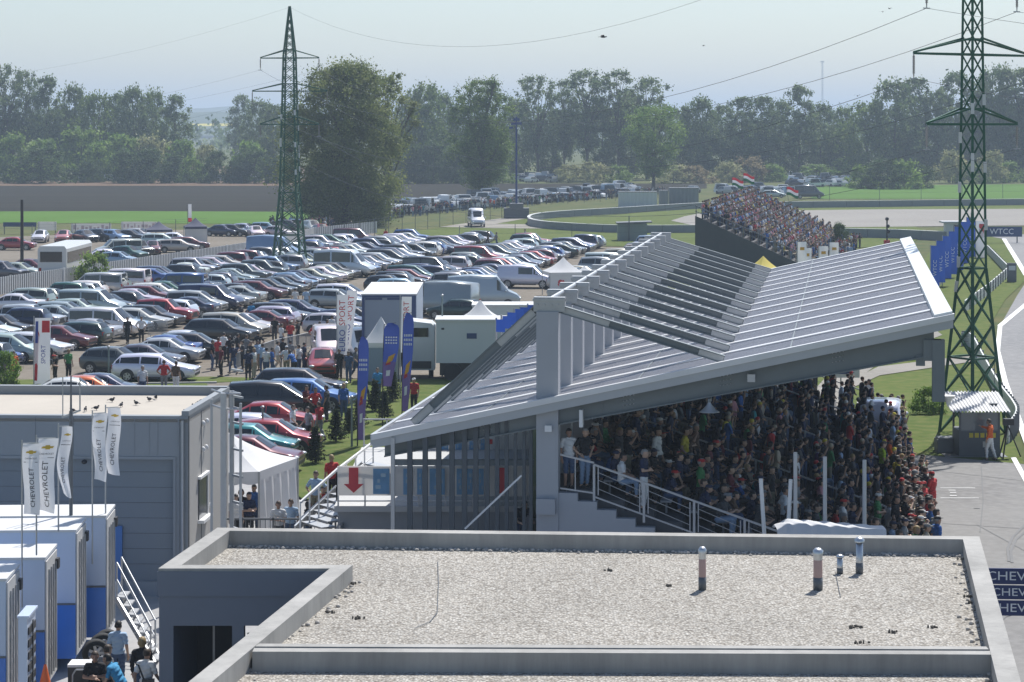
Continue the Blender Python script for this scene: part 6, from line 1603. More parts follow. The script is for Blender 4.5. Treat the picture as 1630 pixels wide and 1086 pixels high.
# stand side blue banners
M_WB = pm('banner_royal_blue', (.03,.10,.46), .7, var=.12, scale=1.4, trans=.15)
def stand_flag(x, yb, yt, D, wd, label, grp, txt):
    p = Vector((wx(x,D), D, 0)); z1, z0 = pd(0,yt,D)[2], pd(0,yb,D)[2]; W_ = wd/F*D; t = thing('blue_banner_flag', label, 'flag', p, R(-22), grp)
    MB().tube((0,0,0),(0,0,z1+.05),.05,.04,8).build('pole', M_STEEL, t)
    fn = lambda a,b,o=0.: (.04+a, -.03-o+.09*math.sin(a*2.2+b*1.3+x), z0+b)
    h = z1-z0; mb = MB(); mb.grid(lambda u,v: fn(u*W_,v*h), 6, 10); mb.build('cloth', M_WB, t)
    if txt: lettered(txt, W_*.62, M_WL, t, lambda a,b: fn(W_*.5+a, h*.45+b, .03))
for k,(x,yb,yt,D,wd) in enumerate([(1481+9.6*i, 456-6.5*i, 391-7.5*i, 176+11*i, 13.5) for i in range(7)]):
    stand_flag(x,yb,yt,D,wd,f'{ORD[k]} blue lettered banner flag from the roof corner towards the track bend','blue banner flags along the track','WTCC')
t = thing('banner_flag', 'white and red banner flag at the far end of the blue ones', 'flag', (wx(1553,240),240,0)); z1 = pd(0,352,240)[2]; MB().tube((0,0,0),(0,0,z1),.05).build('pole', M_STEEL, t); MB().grid(lambda u,v: (.05+u*1.1,-.04+.08*math.sin(u*4+v*3),z1-3.9*(1-v)),6,10).build('cloth', M_FLAG, t); MB().grid(lambda u,v: (.35+u*.5,-.07+.08*math.sin(u*2+1+v*3),z1-1.4*(1-v)-.3),4,6).build('red_block', M_RW, t)
bx = [(790,508,545),(798,503,525),(808,497,515),(818,492,507),(828,489,502),(840,485,498)]
for k,(x,yt,yb) in enumerate(bx):
    stand_flag(x, yt+20, yt, 84+k*5.5, 15, f'{ORD[k]} blue flag behind the low roof edge counting from the stairs', 'blue flags behind the grandstand', None)
for k,(x,yt,yb) in enumerate(((1269,385,420),(1277,395,420),(1303,392,412),(1320,386,410))):
    D = 190+k*6; z1 = pd(0,yt,D)[2]; t = thing('white_stand_flag', f'{ORD[k]} small white flag in front of the far crowd', 'flag', (wx(x,D),D,0), 0, 'white flags before the far crowd'); MB().tube((0,0,0),(0,0,z1),.04).build('pole', M_STEEL, t)
    W_ = 14/F*D; MB().grid(lambda u,v: (.05+u*W_,-.03+.07*math.sin(u*4+v*4+k),z1-2.0*(1-v)),6,8).build('cloth', M_FLAG, t); MB().b2(W_*.3,-.15,z1-.7,W_*.8,-.14,z1-.45).build('emblem', M_OY, t)
M_FG = pm('flag_green', (.04,.20,.08), .75)
for k,(x,y,D,lab) in enumerate(((1165,291,240,'red white and green flag waved lower at the top of the far crowd'),(1183,284,246,'red white and green flag waved highest over the far crowd'),(1252,306,232,'small red white and green flag waved at the side of the far crowd'))):
    p = Vector(pd(x,y,D)); t = thing('waved_flag', lab, 'flag', p); MB().tube((0,0,.6),(.25,0,-1.3),.02).build('pole', M_STEELD, t)
    for q, m_ in enumerate((M_RW, M_FLAG, M_FG)): MB().grid(lambda u,v: (.02+u*1.2,-.1*math.sin(u*5),.55-.28*q-.28*(1-v)-.35*u+.08*math.sin(u*6)),8,2).build('stripe', m_, t)
p = Vector(gp(299,382)); z1 = pd(0,325,p.y)[2]; t = thing('pole_flag', 'tall thin white and red flag beside the dark gazebo', 'flag', p); MB().tube((0,0,0),(0,0,z1),.04).build('pole', M_STEELD, t); MB().grid(lambda u,v: (.04+u*.42,.05*math.sin(v*5),z1-1.7*(1-v)),4,8).build('cloth', M_FLAG, t); MB().grid(lambda u,v: (.04+u*.46,.05*math.sin(v*5),z1-1.7-.5*(1-v)),4,4).build('red_foot', M_RW, t)

# ------------------------------------------------------------------ fences, barriers, walls
def polyfence(name, label, cat, px, h, pitch, post, build, group=None, z=.02):
    pts = [Vector(gp(x,y)) for x, y in px]; t = thing(name, label, cat, pts[0], 0, group); o = pts[0]; mbp = []
    for a, b in zip(pts[:-1], pts[1:]):
        L_ = (b-a).length; n = max(1, round(L_/pitch))
        for k in range(n): mbp.append((a.lerp(b,k/n)-o, a.lerp(b,(k+1)/n)-o))
    build(t, mbp, h)
    return t
M_SLAT = pm('concrete_slat', (.66,.66,.65), .85, var=.12, scale=1.0)
def slats(t, segs, h):
    for i in range(0, len(segs), 8):
        mb = MB(); m2_ = MB()
        for a, b in segs[i:i+8]:
            n = 6
            for k in range(n): p = a.lerp(b,(k+.5)/n); d = (b-a)/n; mb.bar(p-d*.24+Vector((0,0,h/2+.05)), p+d*.24+Vector((0,0,h/2+.05)), .05, h-.1)
            m2_.bar(a+Vector((0,.10,h*.52)), b+Vector((0,.10,h*.52)), .04,h*.9)
        mb.build('slat_panel', M_SLAT, t); m2_.build('dark_gap_sheet', M_STEELD, t)  # dark sheet added behind the slats to stand in for shadowed gaps
        MB().bar(segs[i][0], segs[i][0]+Vector((0,0,h+.05)), .14).build('post', M_SLAT, t)
polyfence('slat_fence', 'long pale upright slat fence between the car rows and the coach', 'fence', [(-60,481),(0,471),(139,449),(273,428),(361,414),(432,402)], 1.55, 2.55, 0, slats)
polyfence('slat_fence', 'short pale slat fence in the shade of the big willow', 'fence', [(432,402),(500,383),(600,372)], 1.6, 3.0, 0, slats)
M_ARMCO = pm('crash_barrier_metal', (.50,.51,.50), .5, .3, var=.1, scale=1.2)
def armco(t, segs, h):
    mb = MB()
    for a, b in segs:
        for k in range(3): mb.bar(a+Vector((0,0,.18+k*.31)), b+Vector((0,0,.18+k*.31)), .09,.26)
    mb.build('rail', M_ARMCO, t)
    for i in range(0, len(segs), max(1,len(segs)//60)): MB().bar(segs[i][0]+Vector((.1,.1,0)), segs[i][0]+Vector((.1,.1,1.0)), .1).build('post', M_STEELD, t)
def smooth(px, n=6):
    P = [Vector(p) for p in px]; out = []
    for i in range(len(P)-1):
        a = P[max(0,i-1)]; b = P[i]; c = P[i+1]; d = P[min(len(P)-1,i+2)]
        for k in range(n):
            t_ = k/n; out.append(tuple(.5*((2*b)+(c-a)*t_+(2*a-5*b+4*c-d)*t_**2+(3*b-a-3*c+d)*t_**3)))
    out.append(tuple(P[-1])); return out
polyfence('crash_barrier', 'metal crash barrier making a sharp corner beyond the near pylon', 'barrier', [(1545,390),(1573,405),(1606,440),(1575,468),(1536,498)], 1, 3, 0, armco)
polyfence('crash_barrier', 'curved white crash barrier sweeping round behind the marshal booth', 'barrier', smooth([(1530,552),(1547,556),(1566,592),(1592,640),(1612,668),(1618,686),(1604,708)]), 1, 2, 0, armco)
polyfence('crash_barrier', 'short straight crash barrier on the grass under the roof corner', 'barrier', [(1430,577),(1494,569)], 1, 2, 0, armco)
M_CW = pm('barrier_concrete_grey', (.23,.245,.255), .85, var=.14, scale=.35)
def cwall(t, segs, h):
    mb = MB()
    for i,(a,b) in enumerate(segs): mb.bar(a+Vector((0,0,h/2)), a.lerp(b,.985)+Vector((0,0,h/2)), .4, h)
    mb.build('wall', M_CW, t)
    mb = MB()
    for a,b in segs: mb.bar(a+Vector((0,0,h+.03)), b+Vector((0,0,h+.03)), .45, .07)
    mb.build('coping', M_ARMCO, t)
polyfence('barrier_wall', 'grey barrier wall looping round the far bend of the track', 'wall', smooth([(1240,332),(1180,331),(1110,333),(999,340),(890,347),(850,352),(842,358),(858,363),(900,367),(986,371),(1112,371)],4), 1.0, 5, 0, cwall)
polyfence('barrier_wall', 'long grey barrier wall behind the gravel trap', 'wall', [(1240,332),(1400,330),(1700,326)], 1.1, 6, 0, cwall)
polyfence('barrier_wall', 'dark grey barrier wall in front of the gravel trap', 'wall', [(1335,378),(1430,380),(1508,384)], 1.1, 5, 0, cwall)
polyfence('barrier_wall', 'grey wall under the blue banner flags', 'wall', [(1478,474),(1505,440),(1545,398)], 1.6, 5, 0, cwall)
M_MESH = pm('barrier_mesh', (.33,.345,.355), .5, .5, var=.1)
def crowd_barrier(a, b, label):
    t = thing('crowd_barrier', label, 'barrier', a, 0, 'steel crowd barriers'); d = b-a; u = d.normalized()
    mb = MB(); mb.path([(0,0,.2),(0,0,1.08),tuple(d+Vector((0,0,1.08))),tuple(d+Vector((0,0,.2))),(0,0,.2)], .022, 6); mb.build('frame', M_STEEL, t)
    mb = MB(); n = int(d.length/.12)
    for k in range(1,n): p = d*(k/n); mb.bar(p+Vector((0,0,.2)), p+Vector((0,0,1.08)), .028)
    mb.build('bars', M_MESH, t); mb = MB()
    for q in (.12,.88): p = d*q; mb.bar(p+Vector((0,-.3,.02)), p+Vector((0,.3,.02)), .05,.03); mb.bar(p, p+Vector((0,0,.2)), .04)
    mb.build('feet', M_STEEL, t)
P = [Vector(gp(374,593)), Vector(gp(436,570)), Vector(gp(512,552)), Vector(gp(530,546))]; bs = []
for a, b in zip(P[:-1],P[1:]):
    n = max(1, round((b-a).length/2.3)); bs += [(a.lerp(b,k/n), a.lerp(b,(k+.97)/n)) for k in range(n)]
for k,(a,b) in enumerate(bs): crowd_barrier(a, b, f'{ORD[k]} steel crowd barrier of the line towards the red hatchback')
P = [Vector(gp(280,618)), Vector(gp(345,612))]
crowd_barrier(Vector(gp(236,538)), Vector(gp(266,534)), 'steel crowd barrier standing alone beside the silver estate')
# railing behind the pebble roof
D_ = 73.4; t = thing('steel_railing', 'grey steel railing behind the pebble roof near the pavilion', 'railing', (wx(336,D_),D_,0)); Ln = wx(534,D_)-wx(336,D_)
MB().b2(0,-.03,1.36,Ln,.03,1.42).b2(0,-.02,.15,Ln,.02,.19).build('rail', M_STEELD, t)
mb = MB()
for k in range(int(Ln/.16)): mb.bar((k*.16,0,.15),(k*.16,0,1.38),.022)
mb.build('bars', M_STEELD, t)
for k in range(5): MB().bar((k*Ln/4,0,.02),(k*Ln/4,0,1.45),.06).build('post', M_STEELD, t)
# wire fence posts across the grass
def wirefence(t, segs, h):
    mb = MB()
    for a, b in segs: mb.bar(a, a+Vector((0,0,h)), .07)
    mb.build('posts', M_STEELD, t); mb = MB()
    for q in (.15,.5,.85,1.): 
        for a, b in segs: mb.bar(a+Vector((0,0,h*q)), b+Vector((0,0,h*q)), .018)
    mb.build('wires', M_STEELD, t)
polyfence('wire_fence', 'thin wire fence with dark posts along the grass by the parked rows', 'fence', [(548,388),(700,362),(850,340)], 2.4, 6, 0, wirefence)
polyfence('wire_fence', 'wire fence with dark posts following the far road', 'fence', [(600,352),(700,340),(850,328),(980,320),(1110,312)], 2.2, 6, 0, wirefence)
polyfence('wire_fence', 'thin wire fence along the service track past the bend', 'fence', [(640,392),(820,386),(1000,385),(1110,383)], 2.2, 7, 0, wirefence)
polyfence('wire_fence', 'thin wire fence at the foot of the green crop strip', 'fence', [(-20,388),(120,382),(330,372)], 2., 6, 0, wirefence)
polyfence('wire_fence', 'tall thin wire fence before the bright crop field', 'fence', [(1240,322),(1400,320),(1660,317)], 3., 9, 0, wirefence)
# boards on the fence at the crop strip
for k,(x0,x1,y0,y1,m_,lab) in enumerate(((5,58,354,361,M_NAVY,'dark blue board on the fence by the crop strip'),(60,90,353,367,M_BAN,'small pale board beside the dark blue board'),(113,177,356,369,M_BAN,'long white board in the middle of the crop strip fence'),(193,250,353,366,M_BAN,'white board with pinkish print by the dark gazebo'))):
    D = gp(0,373)[1]; z1, z0 = pd(0,y0,D)[2], pd(0,y1,D)[2]; t = thing('advert_board', lab, 'board', (wx(x0,D),D,0), 0, 'boards on the crop strip fence'); w_ = wx(x1,D)-wx(x0,D)
    MB().b2(0,-.04,z0,w_,0,z1).build('panel', m_, t); MB().b2(.1,.01,0,.2,.1,z1).b2(w_-.2,.01,0,w_-.1,.1,z1).build('posts', M_STEELD, t)
    if k > 1: 
        mb = MB(); q = random.Random(k)
        for i in range(9): mb.b2(.3+i*w_*.1,-.05,z0+.3,.3+i*w_*.1+q.uniform(.15,.4),-.042,z0+q.uniform(.5,.9))
        mb.build('faded_print', pm('faded_print',(.55,.42,.42),.8), t)
def board(name, label, x0, x1, y0, y1, D, m_, txt, cat='sign', size=.7, ground=True):
    z1, z0 = pd(0,y0,D)[2], pd(0,y1,D)[2]; w_ = wx(x1,D)-wx(x0,D); t = thing(name, label, cat, (wx(x0,D),D,0)); MB().b2(0,-.06,z0,w_,0,z1).build('panel', m_, t)
    mobj('lettering', text_mesh(txt, (z1-z0)*size*1.3, M_WL, 'lettering', lambda x,z: (w_/2+x,-.066,(z0+z1)/2+z)), t)
    for q in (.12,.88): MB().b2(w_*q-.06,.01,0,w_*q+.06,.12,z1).build('post', M_STEELD, t)
    return t
board('track_sign', 'dark blue lettered sign board at the track bend', 1562, 1627, 361, 377, 270, M_NAVY, 'WTCC', size=.6)
M_CHV = pm('board_dark_blue', (.012,.025,.12), .5, var=.08)
for k, (yt, yb, lab) in enumerate(((904,929,'topmost of the three dark blue lettered boards by the pit lane'),(931,953,'middle of the three dark blue lettered boards by the pit lane'),(955,979,'lowest of the three dark blue lettered boards by the pit lane'))):
    D = 57.5-.02*k; z1, z0 = pd(0,yt,D)[2], pd(0,yb,D)[2]; X0 = wx(1566,D); w_ = 2.35; t = thing('lettered_board', lab, 'board', (X0,D,0), R(-4), 'dark blue boards by the pit lane')
    MB().b2(0,-.05,z0,w_,0,z1).build('panel', M_CHV, t); mobj('lettering', text_mesh('CHEVROLET', (z1-z0)*.80, M_WL, 'lettering', lambda x,z: (.13+1.02+x*1.25,-.055,(z0+z1)/2+z)), t)
    if k == 2:
        for q in (.05, w_-.05): MB().b2(q-.04,.01,.03,q+.04,.09,z0+.05).build('post', M_STEELD, t)
# ------------------------------------------------------------------ marshal booth
D_ = gp(0,729)[1]; X0 = wx(1527,D_); t = thing('marshal_booth', 'small grey marshal booth with a white corrugated roof and yellow lettering', 'booth', (X0,D_,0)); w_ = wx(1592,D_)-X0; z1 = pd(0,657,D_)[2]
M_BOOTH = pm('booth_grey', (.10,.115,.13), .6, var=.1)
MB().b2(0,0,.06,w_,1.5,1.15).build('body', M_BOOTH, t)
for a in ((0,0),(w_-.08,0),(0,1.42),(w_-.08,1.42)): MB().b2(a[0],a[1],1.15,a[0]+.08,a[1]+.08,z1).build('corner_post', M_BOOTH, t)
MB().b2(.08,.03,1.15,w_-.08,.05,z1).build('window', pm('booth_glass',(.15,.18,.2),.1,spec=.8), t)
mb = MB(); Lr = wx(1604,D_)-wx(1510,D_); n = 60
mb.grid(lambda u,v: (-.45+u*Lr, -.55+v*2.5, z1+.12+v*.55+.035*math.sin(u*6.283*17)), 136, 1); mb.grid(lambda u,v: (-.45+u*Lr, -.55+v*2.5, z1+.10+v*.55+.035*math.sin(u*6.283*17)), 136, 1); rf = mb.build('roof', M_WHITE, t)
MB().b2(1.35,.2,z1+.34,1.7,.7,z1+.36).build('roof_hatch', M_STEELD, rf)
mobj('lettering', text_mesh('RENNLEITUNG'[:6], .26, pm('lettering_yellow',(.65,.52,.04),.6), 'lettering', lambda x,z: (w_*.5+x,-.006,.98+z)), t) if False else None
mb = MB(); q = random.Random(1)
for k in range(5): mb.b2(.42+k*.24,-.008,.86,.42+k*.24+.17,-.003,1.06)
mb.build('yellow_print', pm('lettering_yellow',(.62,.50,.04),.6), t)
MB().b2(1.0,-.008,.45,1.3,-.003,.7).build('notice', M_BAN, t)
MB().b2(-.6,-.15,.03,w_+.3,1.6,.06).build('platform', M_STEELD, t)
person('stand', (X0+.45,D_+.7,.07), -1.7, 'marshal in red inside the glazed booth', 'red','black','brown-haired')
tag(MB().b2(0,0,0,1.2,.8,.55).b2(.05,.02,.55,1.15,.78,.62).build('storage_box', pm('box_grey',(.2,.21,.22),.7), loc=(wx(1494,D_+1),D_+1.2,.05)), 'grey storage box on the asphalt edge beside the marshal booth', 'box')
t = thing('camera_tripod', 'black camera tripod beside the man leaning on the booth', 'tripod', (wx(1604,D_),D_,.05))
for a in (0,2.1,4.2): MB().bar((math.cos(a)*.55,math.sin(a)*.4,0),(0,0,1.35),.05).build('leg', M_BLACK, t)
MB().b2(-.2,-.12,1.35,.25,.12,1.62).build('camera', M_BLACK, t)
p = gp(1583,640); tag(MB().tube((0,0,0),(0,0,3.0),.02,.012).ell((0,0,.6),(.12,.12,.12),8,5).build('flexible_pole', M_STEELD, loc=p), 'thin whip pole standing at the track verge', 'pole')
p = Vector(gp(1611,450)); t = thing('marker_post', 'dark grey marker post at the corner of the crash barrier', 'post', p); MB().b2(-.4,0,0,.4,.3,1.75).build('body', M_STEELD, t); MB().b2(-.3,-.02,1.1,.3,-.004,1.5).build('number_plate', M_LGREY, t)
# ------------------------------------------------------------------ masts, poles, huts
p = Vector(gp(822,348)); z1 = pd(0,186,p.y)[2]; t = thing('light_mast', 'tall blue light mast on a base cabin by the far bend', 'mast', p); M_MB = pm('mast_blue', (.03,.06,.22), .5)
MB().tube((0,0,1.5),(0,0,z1),.17,.12,10).build('pole', M_MB, t); MB().b2(-.8,-.3,z1-1.2,.8,.3,z1-.8).b2(-.45,-.3,z1-.6,.5,.3,z1-.2).b2(-1.1,-.3,z1-1.8,-.5,.2,z1-1.5).build('floodlight', M_MB, t)
MB().b2(-1.9,-1.2,0,1.9,1.2,1.6).b2(-1.0,-1.25,1.6,1.0,1.25,2.3).build('base_cabin', M_STEELD, t)
t = thing('radio_mast', 'very faint thin radio mast on the horizon', 'mast', (wx(1309,2400),2400,0)); z1 = pd(0,97,2400)[2]; mb = MB()
for a in range(3): mb.tube((math.cos(a*2.1)*.9,math.sin(a*2.1)*.9,0),(math.cos(a*2.1)*.7,math.sin(a*2.1)*.7,z1),.22)
for k in range(40): mb.bar((-.8,0,z1*k/40),(.8,0,z1*(k+1)/40),.2)
mb.build('lattice', M_STEEL, t); MB().b2(-2.2,-.5,z1-1.5,2.2,.5,z1-.6).build('aerial', M_STEEL, t)
p = Vector(gp(35,442)); z1 = pd(0,318,p.y)[2]; tag(MB().tube((0,0,0),(0,0,z1),.17,.13,10).build('wooden_pole', pm('dark_timber',(.05,.042,.038),.9), loc=p), 'dark wooden pole standing beside the coach', 'pole')
for x, yt, yb, lab in ((560,632,713,'slim green lamp post on the lawn among the little conifers'),(418,648,722,'slim grey post beside the turquoise hatchback'),(173,552,606,'slim grey post on the lot left of the white corner estate'),(704,470,600,'slim lamp pole between the truck and the grey trailer')):
    p = Vector(gp(x,yb)); z1 = pd(0,yt,p.y)[2]; t = thing('lamp_post', lab, 'post', p); MB().tube((0,0,0),(0,0,z1),.05,.04,8).build('pole', pm('post_green_grey',(.20,.25,.24),.5,.3), t); MB().ell((0,0,z1),(.09,.09,.06),8,5).build('lamp_cap', M_STEEL, t)
p = Vector(gp(984,384)); t = thing('site_hut', 'grey green site hut with a shallow roof beside the far bend', 'hut', p); w_ = 46*p.y/F; MB().b2(0,0,0,w_,2.4,2.1).build('body', pm('hut_grey_green',(.24,.28,.27),.7), t); MB().prof([(-.2,2.1),(w_+.6,2.25),(w_+.6,2.4),(-.2,2.25)][::-1],-.3,2.7).build('roof', M_STEELD, t); MB().bar((1.3,-.4,0),(1.3,-.4,3.1),.12).build('pole', M_STEELD, t)
p = Vector(gp(1506,384)); t = thing('marshal_hut', 'small grey marshal hut behind the blue flags', 'hut', p); MB().b2(0,0,0,1.9,1.6,2.2).build('body', M_LGREY, t); MB().b2(-.5,-.3,2.2,2.6,1.9,2.4).build('roof', M_STEEL, t); MB().b2(.9,-.02,1.0,1.8,-.004,2.0).build('window', M_GLASS, t)
for k,(x0,x1,yt,yb,lab) in enumerate(((985,1046,306,330,'pale ribbed container wall on the far road'),(1050,1064,304,329,'narrow grey container on the far road'),(1066,1112,300,328,'dark grey container nearest the far crowd'))):
    D = gp(0,yb)[1]; X0 = wx(x0,D); w_ = wx(x1,D)-X0; z1 = pd(0,yt,D)[2]; t = thing('container', lab, 'container', (X0,D,0), 0, 'containers on the far road'); mb = MB()
    mb.grid(lambda u,v: (u*w_, -.06*(1 if int(u*w_*3)%2 else 0), v*z1), max(8,int(w_*6)), 1, 0, False); mb.b2(0,.02,0,w_,2.4,z1); mb.build('body', M_LGREY if k == 0 else M_CW, t); MB().b2(-.05,-.1,z1,w_+.05,2.45,z1+.1).build('roof', M_STEELD, t)
# signal lights on a post near the far stand
p = Vector(gp(1412,398)); t = thing('signal_post', 'dark signal post with round lamps and a red foot', 'post', p); MB().tube((0,0,0),(0,0,3.4),.09).build('pole', M_BLACK, t); MB().ell((0,0,3.5),(.22,.16,.22),8,5).ell((.1,0,2.7),(.22,.16,.22),8,5).ell((.15,0,2.1),(.25,.16,.25),8,5).build('lamp', M_BLACK, t); MB().b2(-.35,-.2,0,.3,.2,1.1).build('foot', M_RW, t)
# road closed sign and speed sign beyond the stand
t = thing('round_sign', 'round red and white sign at the foot of the stand end', 'sign', gl(6.0,44.5,0.05)); MB().tube((0,0,0),(0,0,2.6),.035).build('pole', M_STEEL, t); MB().tube((0,-.03,2.7),(0,0,2.7),.34,None,20).build('red_ring', M_RW, t); MB().tube((0,-.045,2.7),(0,-.032,2.7),.24,None,20).build('white_disc', M_WHITE, t)
t = thing('direction_board', 'white board with a dark arrow behind the man in the blue polo', 'sign', gl(8.2,45.5,.05)); MB().b2(-.7,0,1.9,1.0,.03,2.4).build('panel', M_WHITE, t); MB().prof([(-.4,2.08),(.5,2.08),(.5,2.0),(.75,2.15),(.5,2.3),(.5,2.22),(-.4,2.22)],-.012,-.004).build('arrow', M_NAVY, t); MB().tube((.1,.05,0),(.1,.05,2.4),.035).build('pole', M_STEEL, t)
# white poles and covered platform at the near end of the stand
for k,(x,yt,ln,lab) in enumerate(((1213,765,.12,'short white pole leaning towards the stair railing'),(1257,766,-.1,'short white pole leaning the other way'),(1266,723,.0,'tall pale pole nearest the stair'),(1313,730,.0,'tall pale pole in the middle of the three'),(1376,735,.0,'tall pale pole nearest the track'))):
    D = 62.5; z1 = pd(0,yt,D)[2]; tag(MB().tube((ln*2,0,0),(-ln*.3,0,z1),.06,.055,8).build('pale_pole', M_WHITE if ln else pm('pole_pale_grey',(.5,.5,.5),.5), loc=(wx(x,D),D,.05)), lab, 'pole', 'pale poles before the stand')
D = 60.5; t = thing('covered_platform', 'low platform under a rumpled white tarpaulin behind the roof parapet', 'platform', (wx(1238,D),D,0)); w_ = wx(1412,D)-wx(1238,D); q = random.Random(6); ph = [q.uniform(0,6) for _ in range(6)]
zf = lambda u: pd(0, 832+(12*u if u > .12 else (0.12-u)*90+1.4), D)[2]
mb = MB(); mb.grid(lambda u,v: (u*w_, v*1.3, zf(u)+(.03*math.sin(u*38+ph[0]+v*5)+.015*math.sin(u*71+v*9))*(1.2-u) - .3*(v-.3)**2 if v > 0 else zf(u)-1.2+.0), 70, 12); mb.build('tarpaulin', M_TENT, t)
for a in ((.1,.2),(w_-.1,.2),(.1,1.2),(w_-.1,1.2)): MB().bar((*a,.02),(*a,2.2),.08).build('leg', M_STEEL, t)
# birds
for k,(x,y,D,s) in enumerate(((960,59,120,1.),(1405,19,170,.7),(1416,14,180,.7),(1120,73,260,.8),(1365,153,150,.8))):
    lab = ('dark bird flying in the open sky over the middle trees','small bird high up beside the wires, lower of a pair','small bird high up beside the wires, upper of a pair','tiny faint bird in the open sky above the far stand','bird flying low before the hills near the thin mast')[k]
    t = thing('flying_bird', lab, 'bird', pd(x,y,D), k*1.1); t.scale = (s,s,s)
    mb = MB(); mb.ell((0,0,0),(.15,.05,.05),8,5); mb.ell((.16,0,.015),(.045,.035,.035),6,4); mb.bar((-.13,0,0),(-.26,0,.0),.06,.015)
    for sy in (-1,1): mb.add([(.07,0,.02),(-.07,0,.02),(-.10,sy*.22,.10),(.05,sy*.20,.11),(-.14,sy*.40,.04)], [(0,1,2,3),(3,2,4)])
    mb.build('body', M_BIRD, t)
# ------------------------------------------------------------------ trees and bushes
M_LEAF = pm('foliage', vcol=True, rough=.6, var=.14, scale=.7, spec=.25, trans=.42)
M_BARK = pm('bark', (.085,.07,.055), .9, var=.25, scale=3)
def leaves_mesh(name, centers, rad, n, size, cols, seed, flat=1., up=.3):
    g = np.random.default_rng(seed); centers = np.asarray(centers); rad = np.asarray(rad)
    wgt = rad**2; idx = g.choice(len(centers), n, p=wgt/wgt.sum())
    d = g.normal(size=(n,3)); d /= np.linalg.norm(d,axis=1)[:,None]; rr = np.abs(g.normal(0,.66,n)).clip(0,1.6)
    P = centers[idx]+d*(rr*rad[idx])[:,None]*np.array([1,1,flat])
    nr = g.normal(size=(n,3)); nr[:,2] += up; nr += d*.6; nr /= np.linalg.norm(nr,axis=1)[:,None]
    a = np.cross(nr, g.normal(size=(n,3))); a /= np.linalg.norm(a,axis=1)[:,None]; b = np.cross(nr,a)
    s = size*g.uniform(.55,1.25,n)[:,None]; l = s*g.uniform(.8,1.5,n)[:,None]
    V = np.stack([P-a*s*.5, P+b*l*.5+nr*s*.1, P+a*s*.5, P-b*l*.5+nr*s*.1],1).reshape(-1,3)
    me = bpy.data.meshes.new(name); me.vertices.add(4*n); me.vertices.foreach_set('co', V.astype('f').ravel())
    me.loops.add(4*n); me.loops.foreach_set('vertex_index', np.arange(4*n,dtype='i'))
    me.polygons.add(n); me.polygons.foreach_set('loop_start', np.arange(0,4*n,4,dtype='i')); me.polygons.foreach_set('loop_total', np.full(n,4,'i'))
    me.materials.append(M_LEAF); me.update(calc_edges=True)
    c0 = np.array(cols); k = g.random((len(centers),1)); base = c0[0]*(1-k)+c0[1]*k
    C = base[idx]*g.uniform(.72,1.28,(n,1)); C = np.repeat(C,4,0)
    at = me.color_attributes.new('Col','FLOAT_COLOR','POINT'); at.data.foreach_set('color', np.concatenate([C,np.ones((4*n,1))],1).astype('f').ravel())
    return me
def tree_meshes(kind_, Ht, Wd, base, nclump, nleaf, lsize, cols, seed, env, trunk_r, limbs=14, crad=(.09,.16), lean=0.):
    q = random.Random(seed); C = []; Rr = []
    tries = 0
    while len(C) < nclump and tries < 9000:
        tries += 1
        t = q.random(); r = env(t)*Wd/2
        if r < .05*Wd and q.random() > .3: continue
        a = q.uniform(0,6.283); f = q.random()**.5
        wob = 1+.09*math.sin(3*a+seed)+.07*math.sin(7*a+seed*2+t*9)
        p = Vector((math.cos(a)*r*f*wob+lean*t*Ht, math.sin(a)*r*f*wob, base+(Ht-base)*t))
        rad = q.uniform(*crad)*min(Wd,Ht)*(1.25-.35*t)
        p.z = min(p.z, Ht-rad*.5); C.append(tuple(p)); Rr.append(rad)
    cm = leaves_mesh('crown', C, Rr, nleaf, lsize, cols, seed, .85)
    mb = MB(); zt = base+(Ht-base)*.72
    pts = [Vector((0,0,-.3))]+[Vector((q.gauss(0,.012*Ht)*(k/5)+lean*k/5*zt, q.gauss(0,.012*Ht)*(k/5), zt*k/5)) for k in range(1,6)]
    for k in range(5): mb.tube(pts[k], pts[k+1], trunk_r*(1-.16*k)*(1.25 if k == 0 else 1), trunk_r*(1-.16*(k+1)), 7)
    for i in range(limbs):
        c = Vector(C[q.randrange(len(C))]); k = min(4, max(1, int(c.z/zt*4*.7)))
        s = pts[k].lerp(pts[k+1 if k < 5 else k], q.random()*.8) if k < 5 else pts[4]
        if s.z > c.z: s = pts[max(1,k-1)]
        m_ = s.lerp(c,.5)+Vector((0,0,.04*Ht*q.random())); r = trunk_r*q.uniform(.22,.42)
        mb.tube(s, m_, r, r*.7, 5); mb.tube(m_, c, r*.7, r*.2, 5)
        for e in range(2):
            c2 = c+Vector((q.gauss(0,1),q.gauss(0,1),abs(q.gauss(0,.8)))).normalized()*Rr[0]*1.3; mb.tube(m_.lerp(c,.5), c2, r*.35, r*.08, 4)
    return cm, mb.mesh('trunk', M_BARK)
dm = lambda t, k: math.sqrt(max(0,1-max(0,(t-k)/(1.02-k))**2))
egg = lambda t: min(1,.35+t/.4)*dm(t,.42)
cone_ = lambda t: (math.sin(math.pi*(t*.93+.05)))**.55
fan = lambda t: (.34+.66*min(1,t/.6))*dm(t,.62)
colm = lambda t: min(1,.5+t/.3)*dm(t,.55)
dome = lambda t: math.sqrt(max(0,1-(t*.98)**2))
G_MID = ((0.114,0.185,0.042),(0.216,0.292,0.072)); G_OLIVE = ((0.133,0.177,0.051),(0.257,0.292,0.096)); G_DARK = ((0.050,0.091,0.029),(0.102,0.156,0.045)); G_BRIGHT = ((0.155,0.265,0.045),(0.268,0.371,0.079)); G_PALE = ((0.308,0.336,0.135),(0.453,0.442,0.223)); G_BROWN = ((0.227,0.185,0.096),(0.349,0.283,0.152)); G_GREY = ((0.114,0.177,0.067),(0.216,0.275,0.112))
